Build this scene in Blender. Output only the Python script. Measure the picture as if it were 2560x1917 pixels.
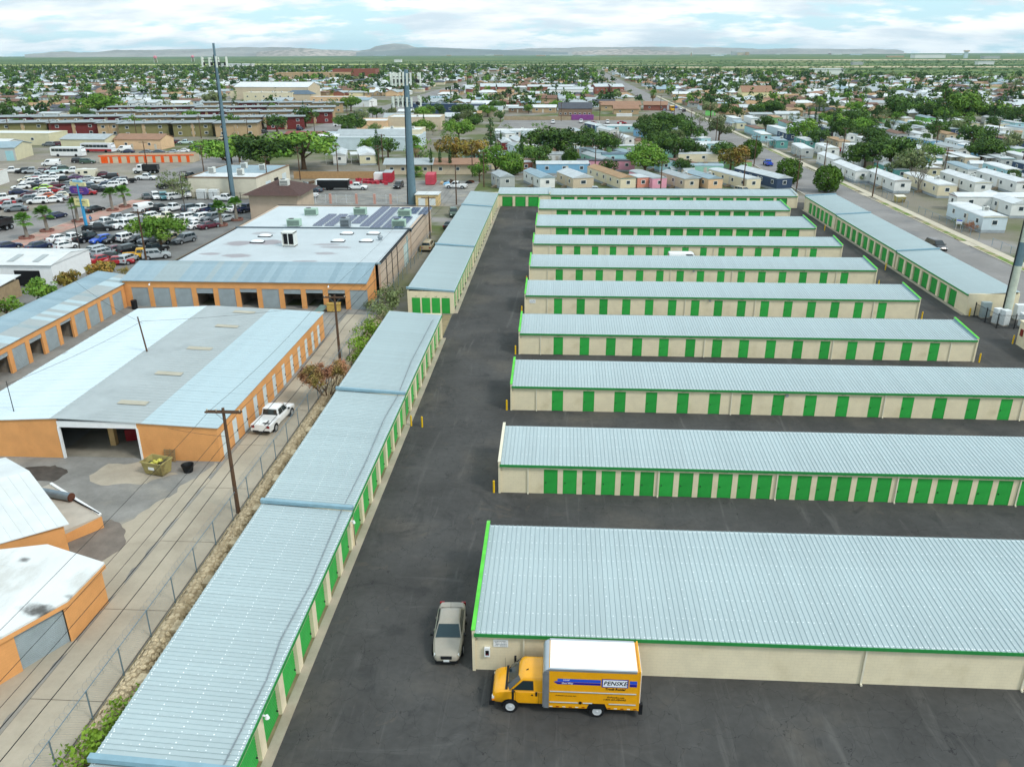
import bpy, bmesh, math, random
from mathutils import Vector, Matrix, noise as mnoise
R=math.radians
random.seed(7)
for _o in list(bpy.data.objects): bpy.data.objects.remove(_o)
SC=bpy.context.scene
COL=SC.collection
# ---------------------------------------------------------------- camera
HC=32.78; F_PX=2030.2; PIT=R(22.149); YAW=R(3.365); ROLL=R(-0.201)
cd=bpy.data.cameras.new('camera'); cam=bpy.data.objects.new('camera',cd); COL.objects.link(cam)
_cy,_sy,_cp,_sp=math.cos(YAW),math.sin(YAW),math.cos(PIT),math.sin(PIT)
FWD=Vector((-_sy*_cp,_cy*_cp,-_sp)); RT=Vector((_cy,_sy,0)); UP=RT.cross(FWD)
R2=RT*math.cos(ROLL)+UP*math.sin(ROLL); U2=UP*math.cos(ROLL)-RT*math.sin(ROLL)
cam.matrix_world=Matrix(((R2.x,U2.x,-FWD.x,0),(R2.y,U2.y,-FWD.y,0),(R2.z,U2.z,-FWD.z,HC),(0,0,0,1)))
cd.sensor_fit='HORIZONTAL'; cd.sensor_width=36; cd.lens=36*F_PX/2560
cd.clip_start=0.5; cd.clip_end=60000
SC.camera=cam
# ---------------------------------------------------------------- sky, sun, exposure
SUN_EL,SUN_AZ=R(45),R(122)          # azimuth clockwise from +Y
W=bpy.data.worlds.new('World'); SC.world=W; W.use_nodes=True
nt=W.node_tree; nt.nodes.clear(); N=nt.nodes.new; L=nt.links.new
out=N('ShaderNodeOutputWorld'); bg=N('ShaderNodeBackground'); bg.inputs['Strength'].default_value=0.135
L(bg.outputs[0],out.inputs[0])
sky=N('ShaderNodeTexSky'); sky.sky_type='NISHITA'; sky.sun_disc=False
sky.sun_elevation=SUN_EL; sky.sun_rotation=SUN_AZ; sky.air_density=1.0; sky.dust_density=0.6; sky.ozone_density=2.0
tc=N('ShaderNodeTexCoord'); sp=N('ShaderNodeSeparateXYZ'); L(tc.outputs['Generated'],sp.inputs[0])
def mth(op,a,b=None,clamp=False):
    n=N('ShaderNodeMath'); n.operation=op; n.use_clamp=clamp
    for i,x in enumerate((a,b)):
        if x is None: continue
        if isinstance(x,(int,float)): n.inputs[i].default_value=x
        else: L(x,n.inputs[i])
    return n.outputs[0]
zz=mth('MAXIMUM',sp.outputs['Z'],0.0); den=mth('ADD',zz,0.20)
cx=mth('DIVIDE',sp.outputs['X'],den); cy_=mth('DIVIDE',sp.outputs['Y'],den)
cb=N('ShaderNodeCombineXYZ'); L(cx,cb.inputs[0]); L(cy_,cb.inputs[1])
def wnoise(vec,scale,detail,rough,off,stretch=1.0):
    mp=N('ShaderNodeMapping'); mp.inputs['Location'].default_value=(off,off*.37,off*1.3); mp.inputs['Scale'].default_value=(scale,scale*stretch,scale)
    L(vec,mp.inputs[0]); n=N('ShaderNodeTexNoise'); n.inputs['Scale'].default_value=1; n.inputs['Detail'].default_value=detail; n.inputs['Roughness'].default_value=rough
    L(mp.outputs[0],n.inputs['Vector']); return n.outputs['Fac']
def mrange(v,a,b,c=0.0,d=1.0,smooth=True):
    n=N('ShaderNodeMapRange'); n.interpolation_type='SMOOTHSTEP' if smooth else 'LINEAR'
    for i,x in enumerate((a,b,c,d)): n.inputs[i+1].default_value=x
    L(v,n.inputs[0]); return n.outputs[0]
def mixc(f,a,b,blend='MIX'):
    n=N('ShaderNodeMix'); n.data_type='RGBA'; n.blend_type=blend
    for i,x in ((0,f),(6,a),(7,b)):
        if isinstance(x,(int,float)): n.inputs[i].default_value=x
        elif isinstance(x,tuple): n.inputs[i].default_value=x
        else: L(x,n.inputs[i])
    return n.outputs[2]
c1=wnoise(cb.outputs[0],1.5,9,0.58,3.1,1.35); c2=wnoise(cb.outputs[0],4.2,7,0.62,9.7,1.2); c3=wnoise(cb.outputs[0],1.9,6,0.55,21.0,1.5)
cov=mrange(mth('ADD',c1,mth('MULTIPLY',c2,0.35)),0.58,0.70)
shade=mrange(c3,0.36,0.66)
cloud=mixc(shade,(7.6,7.6,7.5,1),(4.5,5.2,5.7,1))
skyt=mixc(0.8,sky.outputs[0],(3.7,5.7,6.5,1))
L(mixc(mth('MULTIPLY',cov,0.92),skyt,cloud),bg.inputs['Color'])
sd=bpy.data.lights.new('sun','SUN'); sd.energy=1.5; sd.angle=R(12); sd.color=(1.0,0.955,0.88)
sun=bpy.data.objects.new('sun',sd); COL.objects.link(sun)
_sv=Vector((math.sin(SUN_AZ)*math.cos(SUN_EL),math.cos(SUN_AZ)*math.cos(SUN_EL),math.sin(SUN_EL)))
sun.rotation_euler=_sv.to_track_quat('Z','Y').to_euler()
SC.view_settings.view_transform='Standard'; SC.view_settings.look='None'; SC.view_settings.gamma=1; SC.view_settings.use_curve_mapping=False
SC.view_settings.exposure=0.34
SC.render.engine='CYCLES'; SC.cycles.use_denoising=True
SC.cycles.max_bounces=5; SC.cycles.diffuse_bounces=2; SC.cycles.glossy_bounces=2; SC.cycles.transmission_bounces=3; SC.cycles.transparent_max_bounces=6; SC.cycles.volume_bounces=0
SC.cycles.use_adaptive_sampling=True; SC.cycles.adaptive_threshold=0.02
SC.cycles.caustics_reflective=False; SC.cycles.caustics_refractive=False
# ---------------------------------------------------------------- helpers
CRP={'a':(0,0),'b':(640,0),'c':(1280,0),'d':(1920,0),'e':(0,380),'f':(440,400),'g':(1920,400),'h':(1280,400)}
def G(c,x,y,z=0.0):
    """real ground position of a point that was measured in one of the enlarged photo tiles"""
    s=640/2208; u=CRP[c][0]+x*s; v=CRP[c][1]+y*s
    d=FWD*F_PX+R2*(u-1280)-U2*(v-958.5); t=(z-HC)/d.z
    return d.x*t,d.y*t
class MB:
    def __init__(s): s.v=[]; s.f=[]; s.m=[]; s.T=None
    def _a(s,pts):
        i=len(s.v)
        if s.T is None: s.v.extend(tuple(p) for p in pts)
        else: s.v.extend(tuple(s.T@Vector(p)) for p in pts)
        return i
    def poly(s,pts,m=0):
        i=s._a(pts); s.f.append(tuple(range(i,i+len(pts)))); s.m.append(m); return s
    def box(s,x0,x1,y0,y1,z0,z1,m=0):
        i=s._a([(x0,y0,z0),(x1,y0,z0),(x1,y1,z0),(x0,y1,z0),(x0,y0,z1),(x1,y0,z1),(x1,y1,z1),(x0,y1,z1)])
        for q in ((0,3,2,1),(4,5,6,7),(0,1,5,4),(1,2,6,5),(2,3,7,6),(3,0,4,7)):
            s.f.append(tuple(i+k for k in q)); s.m.append(m)
        return s
    def hexa(s,p,m=0):
        i=s._a(p)
        for q in ((0,3,2,1),(4,5,6,7),(0,1,5,4),(1,2,6,5),(2,3,7,6),(3,0,4,7)):
            s.f.append(tuple(i+k for k in q)); s.m.append(m)
        return s
    def ext(s,prof,a,b,axis='y',m=0,caps=True):
        """extrude a closed 2D profile along an axis; profile coords are the two others in order"""
        n=len(prof)
        def P(p,t): return (t,p[0],p[1]) if axis=='x' else (p[0],t,p[1]) if axis=='y' else (p[0],p[1],t)
        i=s._a([P(p,a) for p in prof]+[P(p,b) for p in prof])
        for k in range(n):
            j=(k+1)%n; s.f.append((i+k,i+j,i+n+j,i+n+k)); s.m.append(m)
        if caps:
            s.f.append(tuple(i+k for k in reversed(range(n)))); s.m.append(m)
            s.f.append(tuple(i+n+k for k in range(n))); s.m.append(m)
        return s
    def loft(s,rings,m=0,closed=True,caps=True):
        n=len(rings[0]); i=s._a([p for r in rings for p in r])
        for r in range(len(rings)-1):
            for k in range(n if closed else n-1):
                j=(k+1)%n
                s.f.append((i+r*n+k,i+r*n+j,i+(r+1)*n+j,i+(r+1)*n+k)); s.m.append(m)
        if caps and closed:
            s.f.append(tuple(i+k for k in reversed(range(n)))); s.m.append(m)
            b=i+(len(rings)-1)*n
            s.f.append(tuple(b+k for k in range(n))); s.m.append(m)
        return s
    def cyl(s,p0,p1,r0,r1=None,n=8,m=0,caps=True):
        r1=r0 if r1 is None else r1
        p0=Vector(p0); p1=Vector(p1); d=(p1-p0).normalized()
        a=d.orthogonal().normalized(); b=d.cross(a)
        ring=lambda p,r:[p+(a*math.cos(t*2*math.pi/n)+b*math.sin(t*2*math.pi/n))*r for t in range(n)]
        return s.loft([ring(p0,r0),ring(p1,r1)],m,True,caps)
    def tube(s,pts,r,n=5,m=0):
        for a,b in zip(pts,pts[1:]): s.cyl(a,b,r,r,n,m,False)
        return s
    def mesh(s,name,mats,smooth=None):
        me=bpy.data.meshes.new(name); me.from_pydata(s.v,[],s.f)
        for mm in (mats if isinstance(mats,(list,tuple)) else [mats]): me.materials.append(mm)
        if any(s.m): me.polygons.foreach_set('material_index',s.m)
        if smooth is not None:
            me.shade_smooth(); me.set_sharp_from_angle(angle=R(smooth))
        me.update(); return me
    def build(s,name,mats,parent=None,loc=(0,0,0),rz=0,smooth=None,**k):
        return obj(name,s.mesh(name,mats,smooth),parent,loc,rz,**k)
def obj(name,data,parent=None,loc=(0,0,0),rz=0,label=None,cat=None,group=None,kind=None,scale=None):
    o=bpy.data.objects.new(name,data); COL.objects.link(o)
    o.location=loc; o.rotation_euler=(0,0,rz)
    if scale: o.scale=scale if isinstance(scale,(tuple,list)) else (scale,)*3
    if parent is not None: o.parent=parent
    return tag(o,label,cat,group,kind)
def tag(o,label=None,cat=None,group=None,kind=None):
    if label: o['label']=label
    if cat: o['category']=cat
    if group: o['group']=group
    if kind: o['kind']=kind
    return o
def thing(name,loc,rz,label,cat,group=None): return obj(name,None,None,loc,rz,label,cat,group)
def struct(name,mb,mat,**k): return mb.build(name,mat,kind='structure',**k)
def setmat(o,mat,slot=0):
    o.material_slots[slot].link='OBJECT'; o.material_slots[slot].material=mat; return o
def copy_thing(src,loc,rz,label=None,group=None,mats=None,scale=None):
    """a copy of a thing with copies of its parts and sub-parts; mats {part name: material}"""
    def cp(o,par):
        c=o.copy(); COL.objects.link(c); c.parent=par
        if mats and o.data and o.name.split('.')[0] in mats: setmat(c,mats[o.name.split('.')[0]])
        for ch in KIDS.get(o.name,()): cp(ch,c)
        return c
    if src.name not in KIDS: _index(src)
    r=cp(src,None); r.location=loc; r.rotation_euler=(0,0,rz)
    if scale: r.scale=scale if isinstance(scale,(tuple,list)) else (scale,)*3
    if label: r['label']=label
    if group: r['group']=group
    return r
KIDS={}
def _index(src):
    KIDS[src.name]=[]
    allc={}
    for o in bpy.data.objects:
        if o.parent is not None: allc.setdefault(o.parent.name,[]).append(o)
    def rec(o):
        KIDS[o.name]=allc.get(o.name,[])
        for c in KIDS[o.name]: rec(c)
    rec(src)
TXT={}
def text_mesh(s,size,mat,shear=0.0,bold=0.0):
    k=(s,size,mat.name,shear,bold)
    if k not in TXT:
        cu=bpy.data.curves.new('lettering','FONT'); cu.body=s; cu.size=size; cu.align_x='CENTER'; cu.align_y='CENTER'; cu.shear=shear; cu.offset=bold; cu.resolution_u=1; cu.extrude=0.002
        t=bpy.data.objects.new('lettering',cu); COL.objects.link(t)
        me=bpy.data.meshes.new_from_object(t); me.name='lettering'; me.materials.clear(); me.materials.append(mat)
        bpy.data.objects.remove(t); TXT[k]=me
    return TXT[k]
def text_on(s,size,mat,parent,loc,rot,name='number',**k):
    o=obj(name,text_mesh(s,size,mat,**k),parent,loc); o.rotation_euler=rot; return o
def marks(parent,w,h,rows,mat_,loc,rz=0,seed=1,name='faint_lettering'):
    """rows of short strokes where the photo shows print too small to read; stands in the xz plane"""
    r=random.Random(seed); b=MB()
    for k in range(rows):
        z=h*(.5-(k+.5)/rows); x=-w/2+r.uniform(0,.1)*w; lh=h/rows*.6
        while x<w/2-.04*w:
            cw=lh*r.uniform(.35,.7)
            if r.random()<.85: b.box(x,x+cw*.35,-.004,0,z-lh/2,z+lh/2); b.box(x+cw*.35,x+cw,-.004,0,z+r.choice((-.5,-.1,.3))*lh,z+r.choice((.38,.5))*lh)
            x+=cw+lh*.25
    return b.build(name,mat_,parent,loc,rz)
# ---------------------------------------------------------------- materials
def srgb(h):
    h=h.lstrip('#'); r=[int(h[i:i+2],16)/255 for i in (0,2,4)]
    return tuple(c/12.92 if c<=.04045 else ((c+.055)/1.055)**2.4 for c in r)
MATS={}
def mat(name,col,rough=0.7,metal=0.0,var=0.12,scale=1.5,bump=0.0,bscale=None,world=False,spec=0.3,col2=None,thr=(0.45,0.65),fine=0.0,stretch=None,detail=4,brick=None,rand=0.0,coat=0.0):
    if name in MATS: return MATS[name]
    if isinstance(col,str): col=srgb(col)
    if isinstance(col2,str): col2=srgb(col2)
    m=bpy.data.materials.new(name); m.use_nodes=True; t=m.node_tree; b=t.nodes['Principled BSDF']
    n=t.nodes.new; l=t.links.new
    b.inputs['Roughness'].default_value=rough; b.inputs['Metallic'].default_value=metal; b.inputs['Specular IOR Level'].default_value=spec
    if coat: b.inputs['Coat Weight'].default_value=coat; b.inputs['Coat Roughness'].default_value=0.06
    b.inputs['Base Color'].default_value=(*col,1); m.diffuse_color=(*col,1)
    if var or col2 or bump or brick or rand or fine:
        if world: g=n('ShaderNodeNewGeometry'); vec=g.outputs['Position']
        else: g=n('ShaderNodeTexCoord'); vec=g.outputs['Object']
        mp=n('ShaderNodeMapping'); l(vec,mp.inputs[0])
        if stretch: mp.inputs['Scale'].default_value=stretch
        def nz(sc,dt=detail):
            q=n('ShaderNodeTexNoise'); q.inputs['Scale'].default_value=sc; q.inputs['Detail'].default_value=dt; q.inputs['Roughness'].default_value=0.6; l(mp.outputs[0],q.inputs['Vector']); return q.outputs['Fac']
        def mx(f,a,c,bl='MIX'):
            q=n('ShaderNodeMix'); q.data_type='RGBA'; q.blend_type=bl
            for i,x in ((0,f),(6,a),(7,c)):
                if isinstance(x,(int,float)): q.inputs[i].default_value=x
                elif isinstance(x,tuple): q.inputs[i].default_value=x if len(x)==4 else (*x,1)
                else: l(x,q.inputs[i])
            return q.outputs[2]
        def mr(v,a,c,lo=0,hi=1):
            q=n('ShaderNodeMapRange'); q.interpolation_type='SMOOTHSTEP'
            for i,x in enumerate((a,c,lo,hi)): q.inputs[i+1].default_value=x
            l(v,q.inputs[0]); return q.outputs[0]
        c=None
        f1=nz(scale)
        lo=tuple(x*(1-var) for x in col); hi=tuple(min(1,x*(1+var)) for x in col)
        c=mx(mr(f1,.3,.7),lo,hi)
        if col2: c=mx(mr(nz(scale*.6+.013),thr[0],thr[1]),c,col2)
        if fine: c=mx(1.0,c,mx(nz(scale*14,2),(1-fine,)*3,(1+fine,)*3),'MULTIPLY')
        if brick:
            bw,bh,mort,dark=brick
            uv=n('ShaderNodeCombineXYZ'); s3=n('ShaderNodeSeparateXYZ'); l(mp.outputs[0],s3.inputs[0])
            ad=n('ShaderNodeMath'); l(s3.outputs[0],ad.inputs[0]); l(s3.outputs[1],ad.inputs[1])
            l(ad.outputs[0],uv.inputs[0]); l(s3.outputs[2],uv.inputs[1])
            bt=n('ShaderNodeTexBrick'); bt.inputs['Scale'].default_value=1; bt.inputs['Brick Width'].default_value=bw; bt.inputs['Row Height'].default_value=bh; bt.inputs['Mortar Size'].default_value=mort
            l(uv.outputs[0],bt.inputs['Vector'])
            c=mx(bt.outputs['Fac'],c,mx(1.0,c,(dark,)*3,'MULTIPLY'))
        if rand:
            oi=n('ShaderNodeObjectInfo'); c=mx(1.0,c,mx(oi.outputs['Random'],(1-rand,)*3,(1+rand,)*3),'MULTIPLY')
        l(c,b.inputs['Base Color'])
        if bump:
            bp=n('ShaderNodeBump'); bp.inputs['Strength'].default_value=bump; bp.inputs['Distance'].default_value=0.02
            l(nz(bscale or scale*8,3),bp.inputs['Height']); l(bp.outputs[0],b.inputs['Normal'])
    MATS[name]=m; return m
def paint(name,col,rough=0.32,metal=0.0,coat=0.6): return mat('paint_'+name,col,rough,metal,var=0.04,scale=2,spec=0.45,coat=coat)
ROOF=mat('galvalume_roof','#b0c0c3',0.5,0.05,var=0.06,scale=0.5,spec=0.4,col2='#a1b1b5',thr=(.48,.75),rand=.025,stretch=(1,.25,1),detail=6)
DAB=mat('white_sealant','#f2f8fa',0.6,var=0)
BEIGE=mat('cream_block','#e8dcbd',0.85,var=0.05,scale=0.8,brick=(0.41,0.205,0.012,0.93),col2='#d8cba9',thr=(.5,.8))
GREEN=mat('green_door','#33a648',0.5,var=0.09,scale=1.3,col2='#2a8f3e',thr=(.58,.72),rand=0.10)
TRIM=mat('green_trim','#2c8a45',0.5,var=0.05)
LIME=mat('lime_cap','#5ecb46',0.55,var=0.12,scale=1.2,col2='#8fd07a',thr=(.6,.8))
CREAM=mat('cream_trim','#e2dcc6',0.6,var=0.04)
YELLOW=mat('safety_yellow','#efc21d',0.5,var=0.08)
DARKM=mat('dark_metal','#2b2f33',0.5,0.3,var=0.1)
BLACK=mat('black_plastic','#17191c',0.55,var=0.1)
WHITE=mat('white_paint','#eef2f3',0.5,var=0.03)
GALV=mat('galvanised_steel','#9aa3a8',0.45,0.6,var=0.1)
INK=mat('ink','#3a3e3a',0.8,var=0)
FLASH=mat('blue_flashing','#8fb0bd',0.45,0.3,var=0.06)
# ================================================================ ground sheets
def lot_asphalt():
    m=mat('asphalt_lot','#4a4a49',0.9,var=0.2,scale=0.16,bump=0.25,bscale=9,world=True,col2='#5a5752',thr=(.50,.70),fine=0.18,spec=0.2,detail=7)
    t=m.node_tree; n=t.nodes.new; l=t.links.new; bs=t.nodes['Principled BSDF']; cur=bs.inputs['Base Color'].links[0].from_socket
    g=n('ShaderNodeNewGeometry')
    def streak(scale,off,lo,hi,col,amt,dt=5):
        nonlocal cur
        mp=n('ShaderNodeMapping'); mp.inputs['Scale'].default_value=scale; mp.inputs['Location'].default_value=(off,off,0); l(g.outputs['Position'],mp.inputs[0])
        q=n('ShaderNodeTexNoise'); q.inputs['Scale'].default_value=1; q.inputs['Detail'].default_value=dt; q.inputs['Roughness'].default_value=.65; q.inputs['Distortion'].default_value=1.6; l(mp.outputs[0],q.inputs['Vector'])
        r=n('ShaderNodeMapRange'); r.interpolation_type='SMOOTHSTEP'
        for i,x in enumerate((lo,hi,0,amt)): r.inputs[i+1].default_value=x
        l(q.outputs['Fac'],r.inputs[0]); k=n('ShaderNodeMix'); k.data_type='RGBA'; l(r.outputs[0],k.inputs[0]); l(cur,k.inputs[6]); k.inputs[7].default_value=(*srgb(col),1); cur=k.outputs[2]
    streak((.7,.06,0),3,.54,.78,'#757471',.45,7)      # pale wheel tracks along the drive
    streak((.09,.6,0),11,.58,.80,'#70706e',.35,7)      # pale streaks along the aisles
    streak((.22,.22,0),27,.56,.70,'#343536',.5,5)      # dark oily patches
    streak((.35,.35,0),41,.60,.74,'#6a6154',.35,6)        # dusty brown stains
    mp=n('ShaderNodeMapping'); mp.inputs['Scale'].default_value=(.16,.11,0); l(g.outputs['Position'],mp.inputs[0]); nn=n('ShaderNodeTexNoise'); nn.inputs['Scale'].default_value=6; nn.inputs['Detail'].default_value=4; l(mp.outputs[0],nn.inputs['Vector'])
    va=n('ShaderNodeMix'); va.data_type='RGBA'; va.blend_type='ADD'; va.inputs[0].default_value=.22; l(mp.outputs[0],va.inputs[6]); l(nn.outputs['Color'],va.inputs[7])
    vo=n('ShaderNodeTexVoronoi'); vo.feature='DISTANCE_TO_EDGE'; l(va.outputs[2],vo.inputs['Vector']); cr=n('ShaderNodeMapRange')
    for i,x in enumerate((.002,.007,.75,0)): cr.inputs[i+1].default_value=x
    l(vo.outputs['Distance'],cr.inputs[0]); k=n('ShaderNodeMix'); k.data_type='RGBA'; l(cr.outputs[0],k.inputs[0]); l(cur,k.inputs[6]); k.inputs[7].default_value=(.022,.022,.024,1); cur=k.outputs[2]
    l(cur,bs.inputs['Base Color']); return m
AS=lot_asphalt()
DIRT=mat('dry_ground','#a2927a',0.95,var=0.2,scale=0.05,world=True,col2='#77805a',thr=(.5,.68),fine=0.15,spec=0.1,detail=6)
CONC=mat('concrete','#aea595',0.9,var=0.12,scale=0.35,world=True,col2='#9d9382',thr=(.5,.7),fine=0.08,spec=0.15,detail=6)
ROAD=mat('road_asphalt','#8c8a88',0.9,var=0.12,scale=0.12,world=True,col2='#7b7b7c',thr=(.5,.7),fine=0.1,spec=0.15,detail=6)
OLDAS=mat('worn_asphalt','#8b8a86',0.92,var=0.2,scale=0.3,world=True,col2='#9f9a8e',thr=(.5,.7),fine=0.14,spec=0.12,detail=7,bump=.2,bscale=5)
def sheet(name,x0,x1,y0,y1,z,m,nx=1,ny=1):
    b=MB().box(x0,x1,y0,y1,z-0.25,z,0); return struct(name,b,m)
def sheetp(name,pts,z,m,wob=0.0):
    if wob:
        q=[]
        for (x0,y0),(x1,y1) in zip(pts,pts[1:]+pts[:1]):
            n=max(1,int(math.hypot(x1-x0,y1-y0)/.45))
            for k in range(n):
                x=x0+(x1-x0)*k/n; y=y0+(y1-y0)*k/n; v=mnoise.noise_vector(Vector((x*.55,y*.55,3)))*wob+mnoise.noise_vector(Vector((x*1.9,y*1.9,7)))*wob*.35; q.append((x+v.x,y+v.y))
        pts=q
    b=MB(); b.poly([(x,y,z) for x,y in pts]); b.poly([(x,y,z-.2) for x,y in reversed(pts)])
    for (x0,y0),(x1,y1) in zip(pts,pts[1:]+pts[:1]): b.poly([(x0,y0,z-.2),(x1,y1,z-.2),(x1,y1,z),(x0,y0,z)])
    return struct(name,b,m)
# base terrain: one disc out to the mountains
def terrain():
    b=MB(); rs=[0,60,150,300,600,1000,1600,2400,3600,5200,7600,11000,16000]; n=48
    rings=[[(r*math.cos(2*math.pi*k/n),r*math.sin(2*math.pi*k/n),-0.03) for k in range(n)] for r in rs[1:]]
    b.poly(rings[0]); b.loft(rings,0,True,False)
    m=bpy.data.materials.new('terrain'); m.use_nodes=True; t=m.node_tree; n_=t.nodes.new; l=t.links.new; bs=t.nodes['Principled BSDF']
    bs.inputs['Roughness'].default_value=0.97; bs.inputs['Specular IOR Level'].default_value=0.05
    g=n_('ShaderNodeNewGeometry')
    def nz(sx,sy,off,dt=6):
        mp=n_('ShaderNodeMapping'); mp.inputs['Scale'].default_value=(sx,sy,0.0); mp.inputs['Location'].default_value=(off,off,0); l(g.outputs['Position'],mp.inputs[0])
        q=n_('ShaderNodeTexNoise'); q.inputs['Scale'].default_value=1; q.inputs['Detail'].default_value=dt; q.inputs['Roughness'].default_value=.62; l(mp.outputs[0],q.inputs['Vector']); return q.outputs['Fac']
    def mr(v,a,c,lo=0,hi=1):
        q=n_('ShaderNodeMapRange'); q.interpolation_type='SMOOTHSTEP'
        for i,x in enumerate((a,c,lo,hi)): q.inputs[i+1].default_value=x
        l(v,q.inputs[0]); return q.outputs[0]
    def mx(f,a,c):
        q=n_('ShaderNodeMix'); q.data_type='RGBA'
        for i,x in ((0,f),(6,a),(7,c)):
            if isinstance(x,(int,float)): q.inputs[i].default_value=x
            elif isinstance(x,tuple): q.inputs[i].default_value=(*x,1)
            else: l(x,q.inputs[i])
        return q.outputs[2]
    town=mx(mr(nz(.02,.02,3),.42,.62),srgb('#858074'),srgb('#5f6a42'))
    town=mx(mr(nz(.05,.05,31,4),.5,.66),town,srgb('#969390'))
    des=mx(mr(nz(.0016,.0042,11),.44,.58),srgb('#536c42'),srgb('#7f8b57'))
    des=mx(mr(nz(.02,.05,17,7),.50,.62),des,srgb('#34523a'))
    des=mx(mr(nz(.0008,.0045,5,3),.60,.70),des,srgb('#a89f78'))
    s=n_('ShaderNodeSeparateXYZ'); l(g.outputs['Position'],s.inputs[0])
    w=n_('ShaderNodeMath'); w.operation='MULTIPLY_ADD'; l(nz(.003,.003,41,3),w.inputs[0]); w.inputs[1].default_value=300; l(s.outputs[1],w.inputs[2])
    xm=n_('ShaderNodeMath'); xm.operation='MAXIMUM'; l(s.outputs[0],xm.inputs[0]); xm.inputs[1].default_value=-150
    q=n_('ShaderNodeMath'); q.operation='MULTIPLY_ADD'; l(xm.outputs[0],q.inputs[0]); q.inputs[1].default_value=1.45; l(w.outputs[0],q.inputs[2])
    c=mx(mr(q.outputs[0],1960,2060),town,des)
    l(c,bs.inputs['Base Color'])
    return struct('ground',b,m)
terrain()
# lot, alley, streets
sheet('lot_asphalt',-14.2,62.3,12,196,0.004,AS)
sheet('alley_pavement',-66,-24.3,18,108,0.0,OLDAS)
ALLEY=mat('alley_concrete','#afa695',0.9,var=0.10,scale=0.25,world=True,col2='#9f9686',thr=(.5,.72),fine=0.07,spec=0.15,detail=6)
# concrete drive slabs with open joints
_ys=[18,25.4,33.2,41,48.8,56.6,64.4,72.2,80,87.8,95.6,104]
dr=struct('alley_drive',MB().box(-28.55,-24.35,18,104,-.2,.02),mat('joint_dark','#6b655b',.95,var=.1))
for a_,b_ in zip(_ys,_ys[1:]): MB().box(-28.5,-24.4,a_+.03,b_-.03,-.1,.045).build('slab',ALLEY,dr)
sheetp('alley_drive_wide',[(-33,18),(-28.75,18),(-28.75,60.9),(-29.2,60.9),(-30.5,56),(-32.5,50),(-31.5,44),(-34,40),(-34,36),(-40,30),(-40,18)],0.012,ALLEY,.55)
sheetp('asphalt_patch',[(-36.6,47.2),(-34.6,44.6),(-31.8,45.2),(-30.8,47.6),(-31.6,50.3),(-33.6,51.6),(-35.6,50.4)],0.02,mat('patch','#7d756d',.95,var=.15,scale=.8,world=True,fine=.15),.4)
sheetp('concrete_patch',[(-37.5,56.5),(-33.5,57.2),(-31.8,58.6),(-34,60.6),(-38.6,60.4),(-39,58)],0.008,CONC,.5); sheetp('asphalt_patch',[(-44,57.5),(-41.5,57),(-40.8,58.6),(-43,59.8),(-45.5,59.2)],0.009,mat('oil_patch','#4f4a45',.9,var=.3,scale=.9,world=True),.5)
sheet('gap_soil',-24.3,-14.3,12,104.6,0.002,mat('gap_soil','#8d8062',.95,var=.2,scale=.8,world=True))
# right hand street with kerbs
sheet('street',60.6,74.4,60,1500,0.004,ROAD)
sheet('avenue',-119,-103.2,80,1500,0.004,ROAD)
KERB=mat('kerb_concrete','#bdb6a8',0.9,var=0.1,scale=.5,world=True)
def kerb(x0,x1,y0,y1): struct('kerb',MB().box(x0,x1,y0,y1,-.1,.13),KERB)
GRASS=mat('verge_grass','#66803a',0.95,var=0.3,scale=.5,world=True,col2='#a3977a',thr=(.42,.58),fine=.3)
WALK=mat('sidewalk','#c4bca9',0.9,var=.08,scale=.4,world=True,brick=None,fine=.06)
for a_,b_ in ((110,150.5),(157,184),(189,206),(211,262),(268,330),(336,420)): kerb(74.4,74.6,a_,b_)
kerb(60.3,60.6,196,420)
sheet('pavement',75.9,77.6,100,700,0.10,WALK)
for a_,b_ in ((112,150),(155,174),(178,200),(214,236),(270,325)): sheet('verge',74.6,75.9,a_,b_,0.09,GRASS)
for y in (152,186,208,264,333): sheet('drive_crossing',74.4,75.9,y-2.6,y+2.6,0.05,WALK)
# sidewalk beside the palms
PINK=mat('pink_pavers','#b98f83',0.9,var=.15,scale=.6,world=True,col2='#a8998c',thr=(.45,.65),brick=None)
sheet('pavement',-103.2,-98.6,110,193,0.10,PINK); kerb(-103.4,-103.2,110,193)
sheet('car_lot_paving',-98.6,-66,104,196,0.003,mat('car_lot_asphalt','#7c7c7a',.9,var=.12,scale=.2,world=True,col2='#6a6a6a',thr=(.5,.7),fine=.1))
sheet('yard_soil',-260,-119,150,285,0.002,mat('yard_soil','#8b857b',.95,var=.2,scale=.1,world=True,col2='#8a8770',thr=(.5,.7),fine=.2))
sheet('yard_paving',-66,-22,188,228,0.003,OLDAS)
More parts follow.
